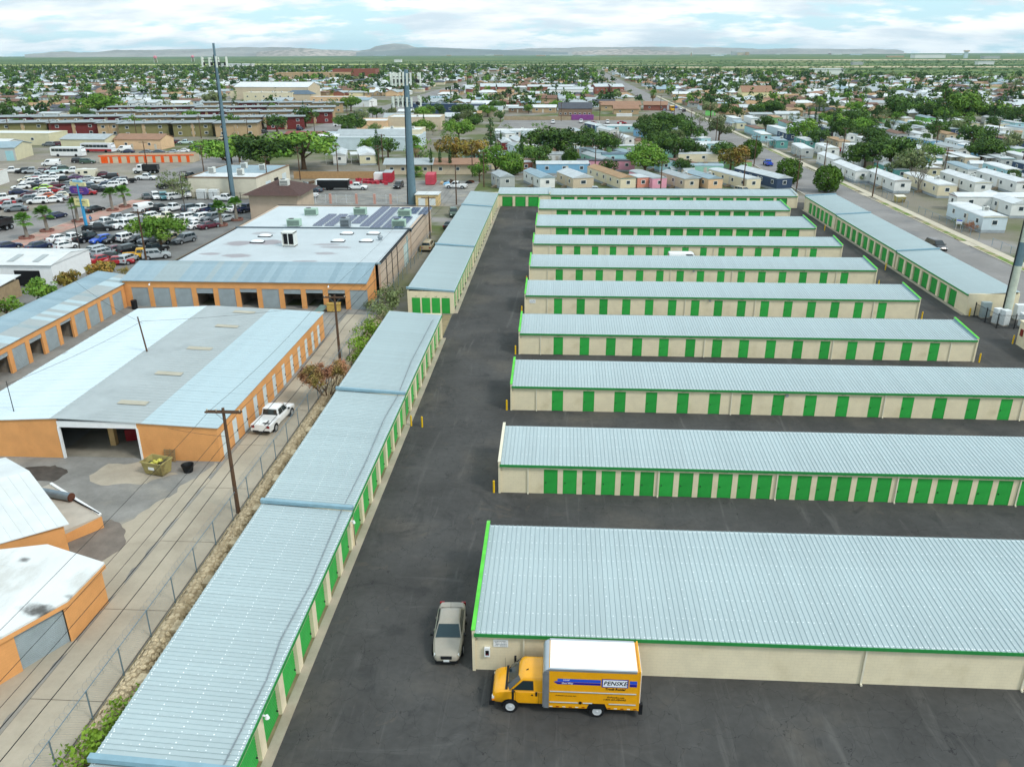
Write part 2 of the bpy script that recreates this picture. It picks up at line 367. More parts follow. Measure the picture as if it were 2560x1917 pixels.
# ================================================================ storage buildings
def roof_panel(L,rise,variant=0,w=0.9144):
    """one ribbed sheet, low end at y=0, climbing along +y"""
    rnd=random.Random(variant*13+int(L*10)); b=MB()
    rib=[(0,0),(.010,.0),(.022,.05),(.052,.05),(.064,0),(.305,0)]
    prof=[]
    for k in range(3): prof+=[(k*.3048+x,z) for x,z in rib[:-1]]
    prof.append((w,0))
    n=len(prof); i=b._a([(x,0,z) for x,z in prof]+[(x,L,z+rise) for x,z in prof])
    for k in range(n-1): b.f.append((i+k,i+k+1,i+n+k+1,i+n+k)); b.m.append(0)
    sl=rise/L
    def dab(x,y,r):
        z=y*sl+.006; b.poly([(x-r,y-r*.8,z-r*.8*sl),(x+r,y-r*.8,z-r*.8*sl),(x+r*.9,y+r*.8,z+r*.8*sl),(x-r*.8,y+r*.8,z+r*.8*sl)],1)
    y=.12
    rows=max(4,int(L/1.5)); 
    for j in range(rows+1):
        yy=.14+j*(L-.3)/rows
        for k in range(3):
            if rnd.random()<.92: dab(k*.3048+.13+rnd.uniform(-.02,.02),yy+rnd.uniform(-.03,.03),rnd.uniform(.022,.042))
            if j in (0,rows) : dab(k*.3048+.25,yy+rnd.uniform(-.03,.03),.036)
        if j<rows: dab(.10+rnd.uniform(-.01,.01),yy+.5*(L-.3)/rows,rnd.uniform(.024,.04)); dab(.10,yy+.25*(L-.3)/rows,.02)
    return b.mesh('roof_panel',[ROOF,DAB])
def roof_of(parent,length,L,rise,z,overhang=.15):
    """ribbed panels side by side along +x of the parent, low edge towards -y"""
    rf=MB().hexa([(0,-overhang+.02,z-.10),(length,-overhang+.02,z-.10),(length,L-overhang-.02,z+rise-.10),(0,L-overhang-.02,z+rise-.10),
                  (0,-overhang+.02,z-.03),(length,-overhang+.02,z-.03),(length,L-overhang-.02,z+rise-.03),(0,L-overhang-.02,z+rise-.03)]).build('roof',ROOF,parent)
    n=int(length/.9144); var=[roof_panel(L,rise,k) for k in range(4)]; sc=length/(n*.9144)
    for k in range(n): obj('panel',var[(k*7+k//4)%4],rf,(k*.9144*sc,-overhang,z+random.uniform(0,.006)),scale=(sc,1,1))
    return rf
def wall_open(mb,x0,x1,h,ops,t=.2,y=0,z0=0):
    """wall along x with door openings (a,b,za,zb); outer face at y"""
    ops=sorted(ops); x=x0
    for a,b_,za,zb in ops:
        if a>x: mb.box(x,a,y,y+t,z0,h)
        if za>z0: mb.box(a,b_,y,y+t,z0,za)
        if zb<h: mb.box(a,b_,y,y+t,zb,h)
        x=b_
    if x<x1: mb.box(x,x1,y,y+t,z0,h)
def swing_mesh(w,h):
    b=MB(); b.box(-w/2,w/2,0,.05,0.02,h); b.box(-w/2-.05,-w/2,-.012,.05,0,h+.05); b.box(w/2,w/2+.05,-.012,.05,0,h+.05); b.box(-w/2,w/2,-.012,.05,h,h+.05)
    return b.mesh('door',GREEN)
def rollup_mesh(w,h,m,step=.19):
    b=MB(); n=int(h/step); prof=[(0.05,0)]
    for k in range(n):
        z=k*h/n; d=h/n; prof+=[(.0,z+d*.15),(.0,z+d*.8),(.035,z+d*.9)]
    prof+=[(.05,h),(.09,h),(.09,0)]
    b.ext(prof,-w/2,w/2,'x'); return b.mesh('door',m)
HANDLE=MB().box(-.04,.04,-.05,0,-.03,.03).box(-.015,.015,-.09,-.04,-.06,.02).mesh('handle',DARKM)
SPOUT={}
def downspout(parent,x,h,y=-.012):
    k=round(h,1)
    if k not in SPOUT: SPOUT[k]=MB().box(-.05,.05,-.09,0,0.06,h).box(-.05,.05,-.2,-.04,.0,.1).box(-.08,.08,-.11,0,h-.18,h).mesh('downspout',CREAM)
    obj('downspout',SPOUT[k],parent,(x,y,0))
WALLLAMP=MB().box(-.14,.14,-.2,0,0,.14).box(-.11,.11,-.24,-.2,-.05,.05).mesh('wall_lamp',GALV)
SWING=swing_mesh(1.0,2.12); ROLL=rollup_mesh(2.42,2.25,GREEN); ROLLG=rollup_mesh(2.3,2.3,GREEN)
def end_parapet(parent,x,side,D,ze,rise,over,white=False):
    """stepped gable upstand with a painted cap; side -1 left, +1 right"""
    a,b_=(x-.17,x) if side<0 else (x,x+.17)
    t=.3
    p=[(-over+.05,0),(D,0),(D,ze+rise+t),(D-.3,ze+rise+t),(.25,ze+t*.75),(-over+.05,ze+t*.7)]
    o=MB().ext(p,a,b_,'x').build('end_wall',BEIGE,parent)
    c=MB(); sl=(rise+t*.25)/(D-.25)
    c.hexa([(a-.03,-over,ze+t*.7),(b_+.03,-over,ze+t*.7),(b_+.03,D+.02,ze+rise+t),(a-.03,D+.02,ze+rise+t),(a-.03,-over,ze+t*.7+.045),(b_+.03,-over,ze+t*.7+.045),(b_+.03,D+.02,ze+rise+t+.045),(a-.03,D+.02,ze+rise+t+.045)])
    c.build('parapet_cap',CREAM if white else LIME,o)
    xi=b_ if side<0 else a
    MB().hexa([(xi-.012,0,ze-.02),(xi+.012,0,ze-.02),(xi+.012,D-.05,ze+rise-.02),(xi-.012,D-.05,ze+rise-.02),(xi-.012,0,ze+t*.65),(xi+.012,0,ze+t*.65),(xi+.012,D-.05,ze+rise+t-.03),(xi-.012,D-.05,ze+rise+t-.03)]).build('flashing',FLASH,o)
def storage_row(label,y0,depth,doors,kind,first,letter,ze=2.55,rise=.42,x0=-4.3,x1=47.3,spouts=(),lamps=(),white=False):
    t=thing('storage_building',(x0,y0,0),0,label,'storage building','parallel rows of storage units')
    Lx=x1-x0; w,h=(1.0,2.12) if kind=='swing' else (2.42,2.25)
    ops=[(d-x0-w/2-(.05 if kind=='swing' else 0),d-x0+w/2+(.05 if kind=='swing' else 0),0,h+(.05 if kind=='swing' else 0)) for d in doors]
    b=MB(); wall_open(b,0,Lx,ze,ops); b.build('front_wall',BEIGE,t)
    MB().box(0,Lx,depth-.2,depth,0,ze+rise-.1).build('back_wall',BEIGE,t)
    over=.18
    roof_of(t,Lx,depth+over,rise*(depth+over)/depth,ze+.06,over)
    MB().box(-.05,Lx+.05,-over-.05,-over,ze-.14,ze+.07).box(-.05,Lx+.05,-over,0,ze-.14,ze-.10).build('eave_trim',TRIM,t)
    end_parapet(t,0,-1,depth,ze+.06,rise,over,white); end_parapet(t,Lx,1,depth,ze+.06,rise,over)
    for i,d in enumerate(doors):
        o=obj('door',SWING if kind=='swing' else ROLL,t,(d-x0,.02 if kind=='swing' else .12,0))
        obj('handle',HANDLE,o,(-w/2+.12,0,1.0) if kind=='swing' else (w/2-.15,0,.35))
        if first<0: marks(t,.4,.17,1,INK,(d-x0,-.003,h+.13),0,i,'number')
        elif first: text_on(str(first+i),.26,INK,t,(d-x0,-.006,h+.2),(R(90),0,0))
    for s in spouts: downspout(t,s-x0,ze-.12)
    for s in lamps: obj('wall_lamp',WALLLAMP,t,(s-x0,0,ze-.45))
    if letter: text_on(letter,.3,INK,t,(.05,-.008,ze-.45),(R(90),0,0),'letter')
    return t
def sp(a,n,s): return [a+i*s for i in range(n)]
U=3.048
ROWD=storage_row('storage row nearest the camera with blank cream front wall behind the yellow truck',36.85,10.3,[],'swing',0,'D',ze=2.62,rise=.5,spouts=(-1.55,17.3,26,36))
storage_row('storage row with closely spaced green doors numbered from 154',57.15,6.1,sp(-.3,33,1.524),'swing',154,'C',spouts=(-2.1,8.2,17.4,26.6,35.8),white=True)
storage_row('storage row with green doors numbered from 222, behind the row numbered from 154',73.45,6.1,sp(.15,15,U),'swing',222,'F',spouts=(-1.9,17.0,31.5,44.3),lamps=(22.2,),white=False)
storage_row('storage row with green doors numbered from 260',89.6,6.1,sp(.15,15,U),'swing',260,'G',spouts=(-1.9,17.0,31.5,44.6),lamps=())
storage_row('storage row with green doors numbered from 298 and a pale notice by its end',105.6,6.1,sp(.05,15,U),'swing',298,'H',spouts=(-1.4,17.0,26.2,41.6),lamps=(20.2,))
storage_row('storage row with green doors numbered from 336, white van parked behind it',121.4,6.1,sp(.15,15,U),'swing',336,'I',spouts=(-1.6,17.0,26.2,41.6),lamps=(20.4,))
storage_row('storage row with green doors numbered from 374, white van parked in front',137.5,5.2,sp(.1,15,U),'swing',374,'J',spouts=(-1.6,8.0,17.0,26.2,41.6))
storage_row('storage row with wide green roll-up doors, second from the back of the lot',152.8,9.0,sp(.6,15,U),'roll',-1,None,spouts=(-1.4,8.3,17.4,26.6,41.8))
storage_row('storage row with wide green roll-up doors in front of the back wall row',171.2,8.6,sp(.6,15,U),'roll',-1,None,spouts=(-1.4,8.3,17.4,26.6,41.8),lamps=(20.0,))
# back row, doors towards the camera, two sections
def back_row():
    t=thing('storage_building',(-14.2,188.4,0),0,'long storage building closing off the far end of the lot, green roll-up doors','storage building','perimeter storage buildings')
    secs=((0,11.9,2.75,5),(11.9,67.6,2.62,18))
    for a,b_,ze,n in secs:
        ds=[a+1.5+i*2.99 for i in range(int((b_-a-.6)/2.99))]
        if a==0: ds=[2.2+i*3.0 for i in range(3)]
        m=MB(); wall_open(m,a,b_,ze,[(d-1.2,d+1.2,0,2.2) for d in ds]); m.build('front_wall',BEIGE,t)
        MB().box(a,b_,5.8,6,0,ze+.45).build('back_wall',BEIGE,t)
        e=obj('roof_section',None,t,(a,0,0)); roof_of2(e,b_-a,6.15,.55,ze+.06)
        MB().box(a-.02,b_+.02,-.2,-.15,ze-.13,ze+.06).build('eave_trim',TRIM,t)
        for d in ds:
            o=obj('door',ROLLG,t,(d,.12,0)); obj('handle',HANDLE,o,(.9,0,.35))
        MB().box(b_-.14,b_+.14,-.1,6,0,ze+.42).build('end_wall',BEIGE,t); MB().hexa([(b_-.18,-.15,ze+.3),(b_+.18,-.15,ze+.3),(b_+.18,6,ze+.75),(b_-.18,6,ze+.75),(b_-.18,-.15,ze+.37),(b_+.18,-.15,ze+.37),(b_+.18,6,ze+.82),(b_-.18,6,ze+.82)]).build('parapet_cap',ROOF,t)
    obj('wall_lamp',WALLLAMP,t,(9.6,0,2.4)); obj('wall_lamp',WALLLAMP,t,(41,0,2.3))
def roof_of2(e,length,L,rise,z):
    n=int(length/.9144); var=[roof_panel(L,rise,k) for k in range(3)]; sc=length/(n*.9144)
    for k in range(n): obj('panel',var[(k*5+k//3)%3],e,(k*.9144*sc,-.15,z+random.uniform(0,.006)),scale=(sc,1,1))
back_row()
# perimeter buildings along the sides: built along +x locally (low edge at -y), then turned
def side_building(label,secs,rz,origin,depth,doorside_labels,apron=True,first=None,ze0=2.78):
    t=thing('storage_building',origin,rz,label,'storage building','perimeter storage buildings')
    num=first
    for (a,b_,dz,ds) in secs:
        ze=ze0+dz
        m=MB(); wall_open(m,a,b_,ze,[(d-1.2,d+1.2,.0,2.25) for d in ds],t=.3); m.build('front_wall',BEIGE,t)
        MB().box(a,b_,depth-.2,depth,0,ze+.35).build('back_wall',BEIGE,t)
        e=obj('roof_section',None,t,(a,0,0)); roof_of2(e,b_-a,depth+.2,.42,ze+.06)
        MB().box(a-.01,b_+.01,-.2,-.15,ze-.13,ze+.06).build('eave_trim',TRIM,t)
        MB().box(a-.1,a+.12,-.1,depth,0,ze+.2).build('end_wall',BEIGE,t)
        MB().hexa([(a-.16,-.16,ze+.1),(a+.16,-.16,ze+.1),(a+.16,depth+.1,ze+.5),(a-.16,depth+.1,ze+.5),(a-.16,-.16,ze+.34),(a+.16,-.16,ze+.34),(a+.16,depth+.1,ze+.76),(a-.16,depth+.1,ze+.76)]).build('step_flashing',FLASH,t)
        MB().box(b_-.12,b_+.1,-.1,depth,0,ze+.2).build('end_wall',BEIGE,t)
        for d in ds:
            o=obj('door',ROLLG,t,(d,.2,0)); obj('handle',HANDLE,o,(.95,0,.5))
            if num: marks(t,.3,.18,1,INK,(d,-.004,2.45),0,num,'number'); num+=1
    if apron:
        a=secs[0][0]; b_=secs[-1][1]; MB().box(a,b_,-.55,-.0,-.1,.05).build('apron',CONC,t)
    return t
def dl(a,n,s=U): return [a+i*s for i in range(n)]
# left building: local x runs along +Y world reversed: rz=+90 => local x -> +Y, local -y -> +X
lb=side_building('long storage building beside the stone wall, green doors facing the drive',
   [(-12,0.2,-.1,dl(-10,4)),(0.2,22.8,.05,dl(2.35,7,3.1)),(22.8,43.4,.12,dl(24.5,7,2.98)),(43.4,68.6,.2,dl(45.2,8,3.1))],R(90),(-14.3,26.2,0),6.3,None,first=7)
MB().tube([(0.5,.42,2.98),(6,.30,2.97),(9,.55,3.0),(14,.36,2.97),(22,.62,3.0),(30,.5,3.1),(38,.7,3.12),(43,.5,3.1),(52,.75,3.2),(66,.6,3.2)],.035,5).build('conduit',GALV,lb)
for q in (4.0,22.0,): MB().cyl((q,-.1,2.55),(q,-.35,2.5),.05,.05,6).cyl((q,-.35,2.58),(q,-.35,2.38),.06,.13,8).build('wall_lamp',WHITE,lb)
lb2=side_building('far storage building continuing the line past the stone wall, four green doors on its end',
   [(0,27,.1,dl(2.4,8,3.15)),(27,64.5,.16,dl(29,11,3.2)),(64.5,83,.2,dl(66.5,5,3.2))],R(90),(-14.1,105.2,0),6.2,None)
for k in range(4): 
    o=obj('door',SWING,lb2,(-.12,1.0+k*1.35,0)); o.rotation_euler=(0,0,R(-90))
    marks(lb2,.3,.16,1,INK,(-.105,1.0+k*1.35,2.35),R(-90),k,'number')
# right building: local x -> -Y (rz=-90), local -y -> -X
rb=side_building('long storage building between the lot and the street, dark green doors',
   [(0,22,.2,dl(4.3,6,2.85)),(22,53.4,.1,dl(23.6,10,3.05)),(53.4,78.6,.0,dl(55.3,7,3.1))],R(-90),(54.6,186.2,0),6.4,None)
MB().box(55.3,62.5,88,96,0,2.9).box(55.2,62.6,87.9,96.1,2.9,3.02).build('gate_building',[BEIGE],label='cream block building with a red box on its wall by the tower fence',cat='storage building')
MB().box(0,.12,-.25,.25,1.3,2.1).build('fire_box',mat('red_box','#7d2a22',.6),loc=(55.17,95.2,0),label='red metal box fixed to the cream wall by the yellow post',cat='box')
# bollards
BOL=MB().cyl((0,0,0),(0,0,1.05),.085,.085,12).cyl((0,0,1.05),(0,0,1.1),.085,.03,12).mesh('bollard',YELLOW,40)
_b=[(-13.67,69.27,'bollard beside the drive by the long building, next to the asphalt'),(-12.59,69.06,'bollard out in the drive, away from the long building')]
for x,y,l_ in _b: obj('bollard',BOL,None,(x,y,0),label='yellow '+l_,cat='bollard',group='yellow bollards')
for y,n_ in ((57.0,'second storage row'),(73.3,'third storage row'),(89.4,'fourth storage row'),(105.4,'fifth storage row'),(121.2,'sixth storage row')):
    obj('bollard',BOL,None,(-4.85,y+.1,0),label='yellow bollard at the drive end of the '+n_+' from the front',cat='bollard',group='yellow bollards')
for y,n_ in ((89.4,'fourth storage row'),(105.4,'fifth storage row'),(121.3,'sixth storage row')):
    obj('bollard',BOL,None,(47.95,y-.05,0),label='yellow bollard at the street end of the '+n_+' from the front',cat='bollard',group='yellow bollards')
for c_,x,y,l_ in (('g',1755,1345,'at the corner of the street-side building by the fenced tower'),('g',2130,1585,'beside the wall with the red box'),('g',1027,950,'midway along the street-side building'),('g',500,610,'at the far section of the street-side building'),('h',-775,790,'by the far left building, nearer one of the pair')):
    X,Y=G(c_,x,y); obj('bollard',BOL,None,(X-.3,Y,0),label='yellow bollard '+l_,cat='bollard',group='yellow bollards')
# keypad, notice on the nearest row
kp=thing('keypad_box',(-3.62,36.83,1.05),0,'white keypad box on the cream wall under the letter D','keypad')
MB().box(-.16,.16,-.14,0,0,.62).build('housing',WHITE,kp); MB().box(-.1,.1,-.146,-.14,.12,.45).build('screen',BLACK,kp); MB().box(-.05,.05,-.152,-.146,.14,.22).build('button_panel',mat('red_pad','#7a2036',.5),kp)
nb=thing('notice_sign',(-2.85,36.83,1.95),0,'pale notice board beside the letter D','sign')
MB().box(-.42,.42,-.03,0,-.25,.25).build('board',WHITE,nb)
marks(nb,.72,.42,4,mat('faded_ink','#8a9196',.8,var=0),(0,-.031,0),0,4)
nb=thing('notice_sign',(-3.4,105.58,1.75),0,'pale notice board on the row numbered from 298','sign')
MB().box(-.42,.42,-.03,0,-.25,.25).build('board',WHITE,nb); marks(nb,.7,.36,3,MATS['faded_ink'],(0,-.031,0),0,9)
# ================================================================ neighbouring yard: stone wall, fence, orange buildings
ORANGE=mat('orange_block','#e0a266',0.85,var=0.06,scale=.7,brick=(0.41,0.205,0.012,0.94),col2='#d2945a',thr=(.55,.8))
GREYROLL=mat('grey_rollup','#a3b1b7',0.5,0.15,var=.1,scale=.8)
SHEETW=mat('pale_blue_sheet','#cfdee4',0.5,0.0,var=.04,scale=.3)
SHEETG=mat('grey_sheet','#adb6b7',0.55,0.15,var=.06,scale=.4,col2='#a0a9aa',thr=(.5,.75))
SHEETL=mat('light_sheet','#b9cdd3',0.5,0.15,var=.05,scale=.4)
SKYL=mat('translucent_sheet','#b3ae9c',0.5,var=.08,scale=1)
WDOOR=mat('white_door','#d3dfe2',0.5,var=.06,scale=1,rand=.04)
WROOF=mat('white_roof_coating','#d6dbdb',0.6,var=.07,scale=.5,col2='#cfd3cf',thr=(.5,.72),detail=6)
STONE=mat('field_stone','#ad9d80',0.9,var=.12,scale=3,bump=.5,bscale=8,rand=.2,col2='#cdbd9e',thr=(.4,.6))
MORTAR=mat('wall_mortar','#9a8c72',0.95,var=.15,scale=1)
WOOD=mat('weathered_wood','#5b4636',0.9,var=.2,scale=3,stretch=(8,8,.6),bump=.3)
WIREM=mat('black_cable','#1d1e20',0.6,var=0)
LINK=mat('chain_link','#7f98a8',0.45,0.5,var=.05)
# --- stone wall: mortar core with laid stones
def stone_wall():
    t=thing('stone_wall',(-23.2,0,0),0,'low rounded field-stone wall behind the long storage building','wall')
    Y0,Y1=26.0,104.0
    def prof(y,k=0.0):
        bulge=.16*math.sin(y*1.55)+.1*math.sin(y*.6+1)
        return [(-.62+k,-.1),(-.6+k,.4),(-.4+k,.78),(-.05,.92),(.3,.86),(.6-k+bulge*.6,.5),(.8-k+bulge,-.1)]
    b=MB(); rings=[[(x,y,z) for x,z in prof(y,.07)] for y in [Y0+i*.5 for i in range(int((Y1-Y0)/.5)+1)]]
    b.loft(rings); b.build('core',MORTAR,t)
    rnd=random.Random(3); meshes=[]
    def stone_verts(r):
        n=6; ang=[2*math.pi*(k+r.uniform(-.3,.3))/n for k in range(n)]; rr=[r.uniform(.8,1.15) for _ in range(n)]
        lo=[(math.cos(a)*q,math.sin(a)*q,-.25) for a,q in zip(ang,rr)]; hi=[(math.cos(a)*q*.78,math.sin(a)*q*.78,.34+r.uniform(-.08,.08)) for a,q in zip(ang,rr)]
        return lo+hi
    def add(b,vs):
        i=b._a(vs); n=6
        for k in range(n): b.f.append((i+k,i+(k+1)%n,i+n+(k+1)%n,i+n+k)); b.m.append(0)
        b.f.append(tuple(i+n+k for k in range(n))); b.m.append(0)
    shapes=[stone_verts(random.Random(k)) for k in range(8)]
    for s_ in shapes: bb=MB(); add(bb,s_); meshes.append(bb.mesh('stone',STONE,30))
    places=[]
    y=Y0+.1
    while y<Y1:
        p=prof(y); segs=[]
        tot=0
        for a,c in zip(p,p[1:]): segs.append((a,c,math.hypot(c[0]-a[0],c[1]-a[1])))
        tot=sum(s_[2] for s_ in segs); s=rnd.uniform(.05,.2)
        while s<tot-.1:
            q=s
            for a,c,l_ in segs:
                if q<=l_: break
                q-=l_
            x=a[0]+(c[0]-a[0])*q/l_; z=a[1]+(c[1]-a[1])*q/l_
            nrm=Vector((-(c[1]-a[1]),0,c[0]-a[0])).normalized(); 
            r=rnd.uniform(.14,.25)
            places.append((x,y+rnd.uniform(-.07,.07),z,nrm,r,rnd.uniform(0,6.28),rnd.randrange(8))); s+=r*1.75
        y+=.33
    places.sort(key=lambda p:p[1])
    rest=MB()
    for i,(x,y,z,nr,r,a,k) in enumerate(places):
        q=nr.to_track_quat('Z','Y').to_matrix().to_4x4()@Matrix.Rotation(a,4,'Z')
        M=Matrix.Translation((x,y,z))@q@Matrix.Diagonal((r,r*.85,r*.5,1))
        if i<300:
            o=obj('stone',meshes[k],t); o.matrix_local=M
        else: rest.T=M; add(rest,shapes[k])
    rest.build('stonework',STONE,t,kind='stuff')
    for k in range(14):   # buttress piers towards the building
        yy=29+k*4.6; MB().ext([(.5,-.1),(1.35,-.1),(1.25,.55),(.9,.85),(.4,.9)],yy,yy+.95,'y').build('buttress',STONE,t)
stone_wall()
def chain_fence(name,pts,h,label,post=3.35,coil=True,mesh_step=.16,m=LINK,top=True):
    t=thing(name,(pts[0][0],pts[0][1],0),0,label,'fence'); O=Vector((pts[0][0],pts[0][1],0))
    PM=MB().cyl((0,0,0),(0,0,h),.04,.04,6).mesh('post',m)
    wires=MB(); rails=MB(); coils=MB()
    for (ax,ay),(bx,by) in zip(pts,pts[1:]):
        a=Vector((ax,ay,0))-O; b=Vector((bx,by,0))-O; L_=(b-a).length; d=(b-a)/L_; n=max(1,round(L_/post))
        for k in range(n+1): obj('post',PM,t,a+d*(L_*k/n))
        if top: rails.cyl(a+Vector((0,0,h-.03)),b+Vector((0,0,h-.03)),.025,.025,5)
        s=-h
        while s<L_:
            for sg in (1,-1):
                p0,p1=max(0,s),min(L_,s+h)
                z0,z1=(p0-s),(p1-s)
                if sg<0: z0,z1=h-z0,h-z1
                A=a+d*p0+Vector((0,0,z0)); B=a+d*p1+Vector((0,0,z1)); wd=Vector((0,0,.0035)); 
                wires.poly([A-wd,B-wd,B+wd,A+wd])
            s+=mesh_step
        if coil:
            side=Vector((-d.y,d.x,0)); pr=None; tt=0; nseg=int(L_/.42)*9
            for k in range(nseg+1):
                an=k*2*math.pi/9; p=a+d*(L_*k/nseg+.12*math.sin(an*.5))+Vector((0,0,h+.12))+side*math.cos(an)*.27+Vector((0,0,math.sin(an)*.27))
                if pr is not None: coils.cyl(pr,p,.007,.007,3,0,False)
                pr=p
    wires.build('wire_mesh',m,t)
    if rails.v: rails.build('top_rail',m,t)
    if coil: coils.build('razor_coil',GALV,t)
    return t
chain_fence('chain_fence',[(-24.28,22),(-24.28,105),(-24.0,150)],1.95,'chain-link fence with razor wire coils along the alley beside the stone wall')
# --- utility poles with cables
INSUL=mat('insulator','#c9c2ae',.4,var=.05)
def utility_pole(x,y,h,label,arms=((0.25,2.6,0),),lean=0.0,transformer=False,rz=0,lamp=False,group='utility poles'):
    t=thing('utility_pole',(x,y,0),rz,label,'utility pole',group)
    MB().cyl((0,0,0),(lean,0,h),.17,.11,9).build('pole',WOOD,t,smooth=50)
    for dz,w,off in arms:
        for sg in (-.12,.12):
            MB().box(lean-w/2,lean+w/2,sg-.05,sg+.05,h-dz-.06,h-dz+.06).build('crossarm',WOOD,t)
        MB().cyl((lean-.7,.0,h-dz),(lean,0,h-dz-.75),.02,.02,4).cyl((lean+.7,.0,h-dz),(lean,0,h-dz-.75),.02,.02,4).build('brace',GALV,t)
        for sx in (-.45,-.2,.45): 
            MB().cyl((lean+sx*w,0,h-dz+.06),(lean+sx*w,0,h-dz+.2),.04,.06,6).build('insulator',INSUL,t)
    if transformer: MB().cyl((lean+.35,0,h-1.9),(lean+.35,0,h-1.1),.22,.22,10).build('transformer',GALV,t)
    if lamp: MB().cyl((lean,0,h-.6),(lean-1.6,0,h-.2),.03,.03,5).box(lean-2.0,lean-1.5,-.12,.12,h-.3,h-.15).build('street_lamp',GALV,t)
    return t
utility_pole(-24.3,53,8.8,'brown utility pole with a double crossarm rising by the stone wall near the orange warehouse',arms=((.3,2.7,0),))
utility_pole(-24.8,86,7.9,'utility pole at the far end of the stone wall, beside green shrubs',arms=((.25,2.5,0),))
utility_pole(-24.6,14,8.6,'utility pole at the near end of the alley')
utility_pole(-24.4,152,8.0,'utility pole between the white flat roof and the far storage building')
utility_pole(-24,190,9.0,'utility pole by the fenced yard behind the second cell tower')
def cable(name,pts,sag,label,r=.018,seg=10):
    b=MB(); O=Vector(pts[0])
    for p,q in zip(pts,pts[1:]):
        p=Vector(p)-O;q=Vector(q)-O; l_=[p.lerp(q,k/seg)-Vector((0,0,sag*4*(k/seg)*(1-k/seg))) for k in range(seg+1)]
        b.tube(l_,r,4)
    return b.build(name,WIREM,loc=O,label=label,cat='cable',group='overhead cables')
for dx,z,r_,l_ in ((-.15,5.2,.024,'thick lower overhead cable strung along the alley poles'),(.9,5.0,.022,'second thick cable strung along the alley poles on the wall side'),(-.6,5.6,.014,'thin lower wire strung along the alley poles'),(-1.1,8.5,.012,'upper wire on the outer end of the crossarms over the alley'),(1.1,8.5,.012,'upper wire on the wall end of the crossarms over the alley')):
    cable('overhead_cable',[(-24.6+dx,14,z),(-24.3+dx,53,z),(-24.8+dx,86,z-.6),(-24.4+dx,152,z-.4),(-24+dx,190,z)],.5,l_,r_)
cable('overhead_cable',[(-24.3,53,6.5),(-33,61,3.2)],.1,'pale service wire sloping from the pole to the orange warehouse',.012)
cable('overhead_cable',[(-42.9,77.9,7.2),(-24.8,86,7.0)],.3,'service wire from the roof mast to the far alley pole',.014)
cable('overhead_cable',[(-47.8,62.7,6.2),(-42.9,77.9,7.2)],.3,'service wire between the two roof masts of the orange warehouse',.014)
cable('overhead_cable',[(-42.9,77.9,7.0),(-62,98,6.0)],.4,'service wire crossing the orange courtyard',.014)
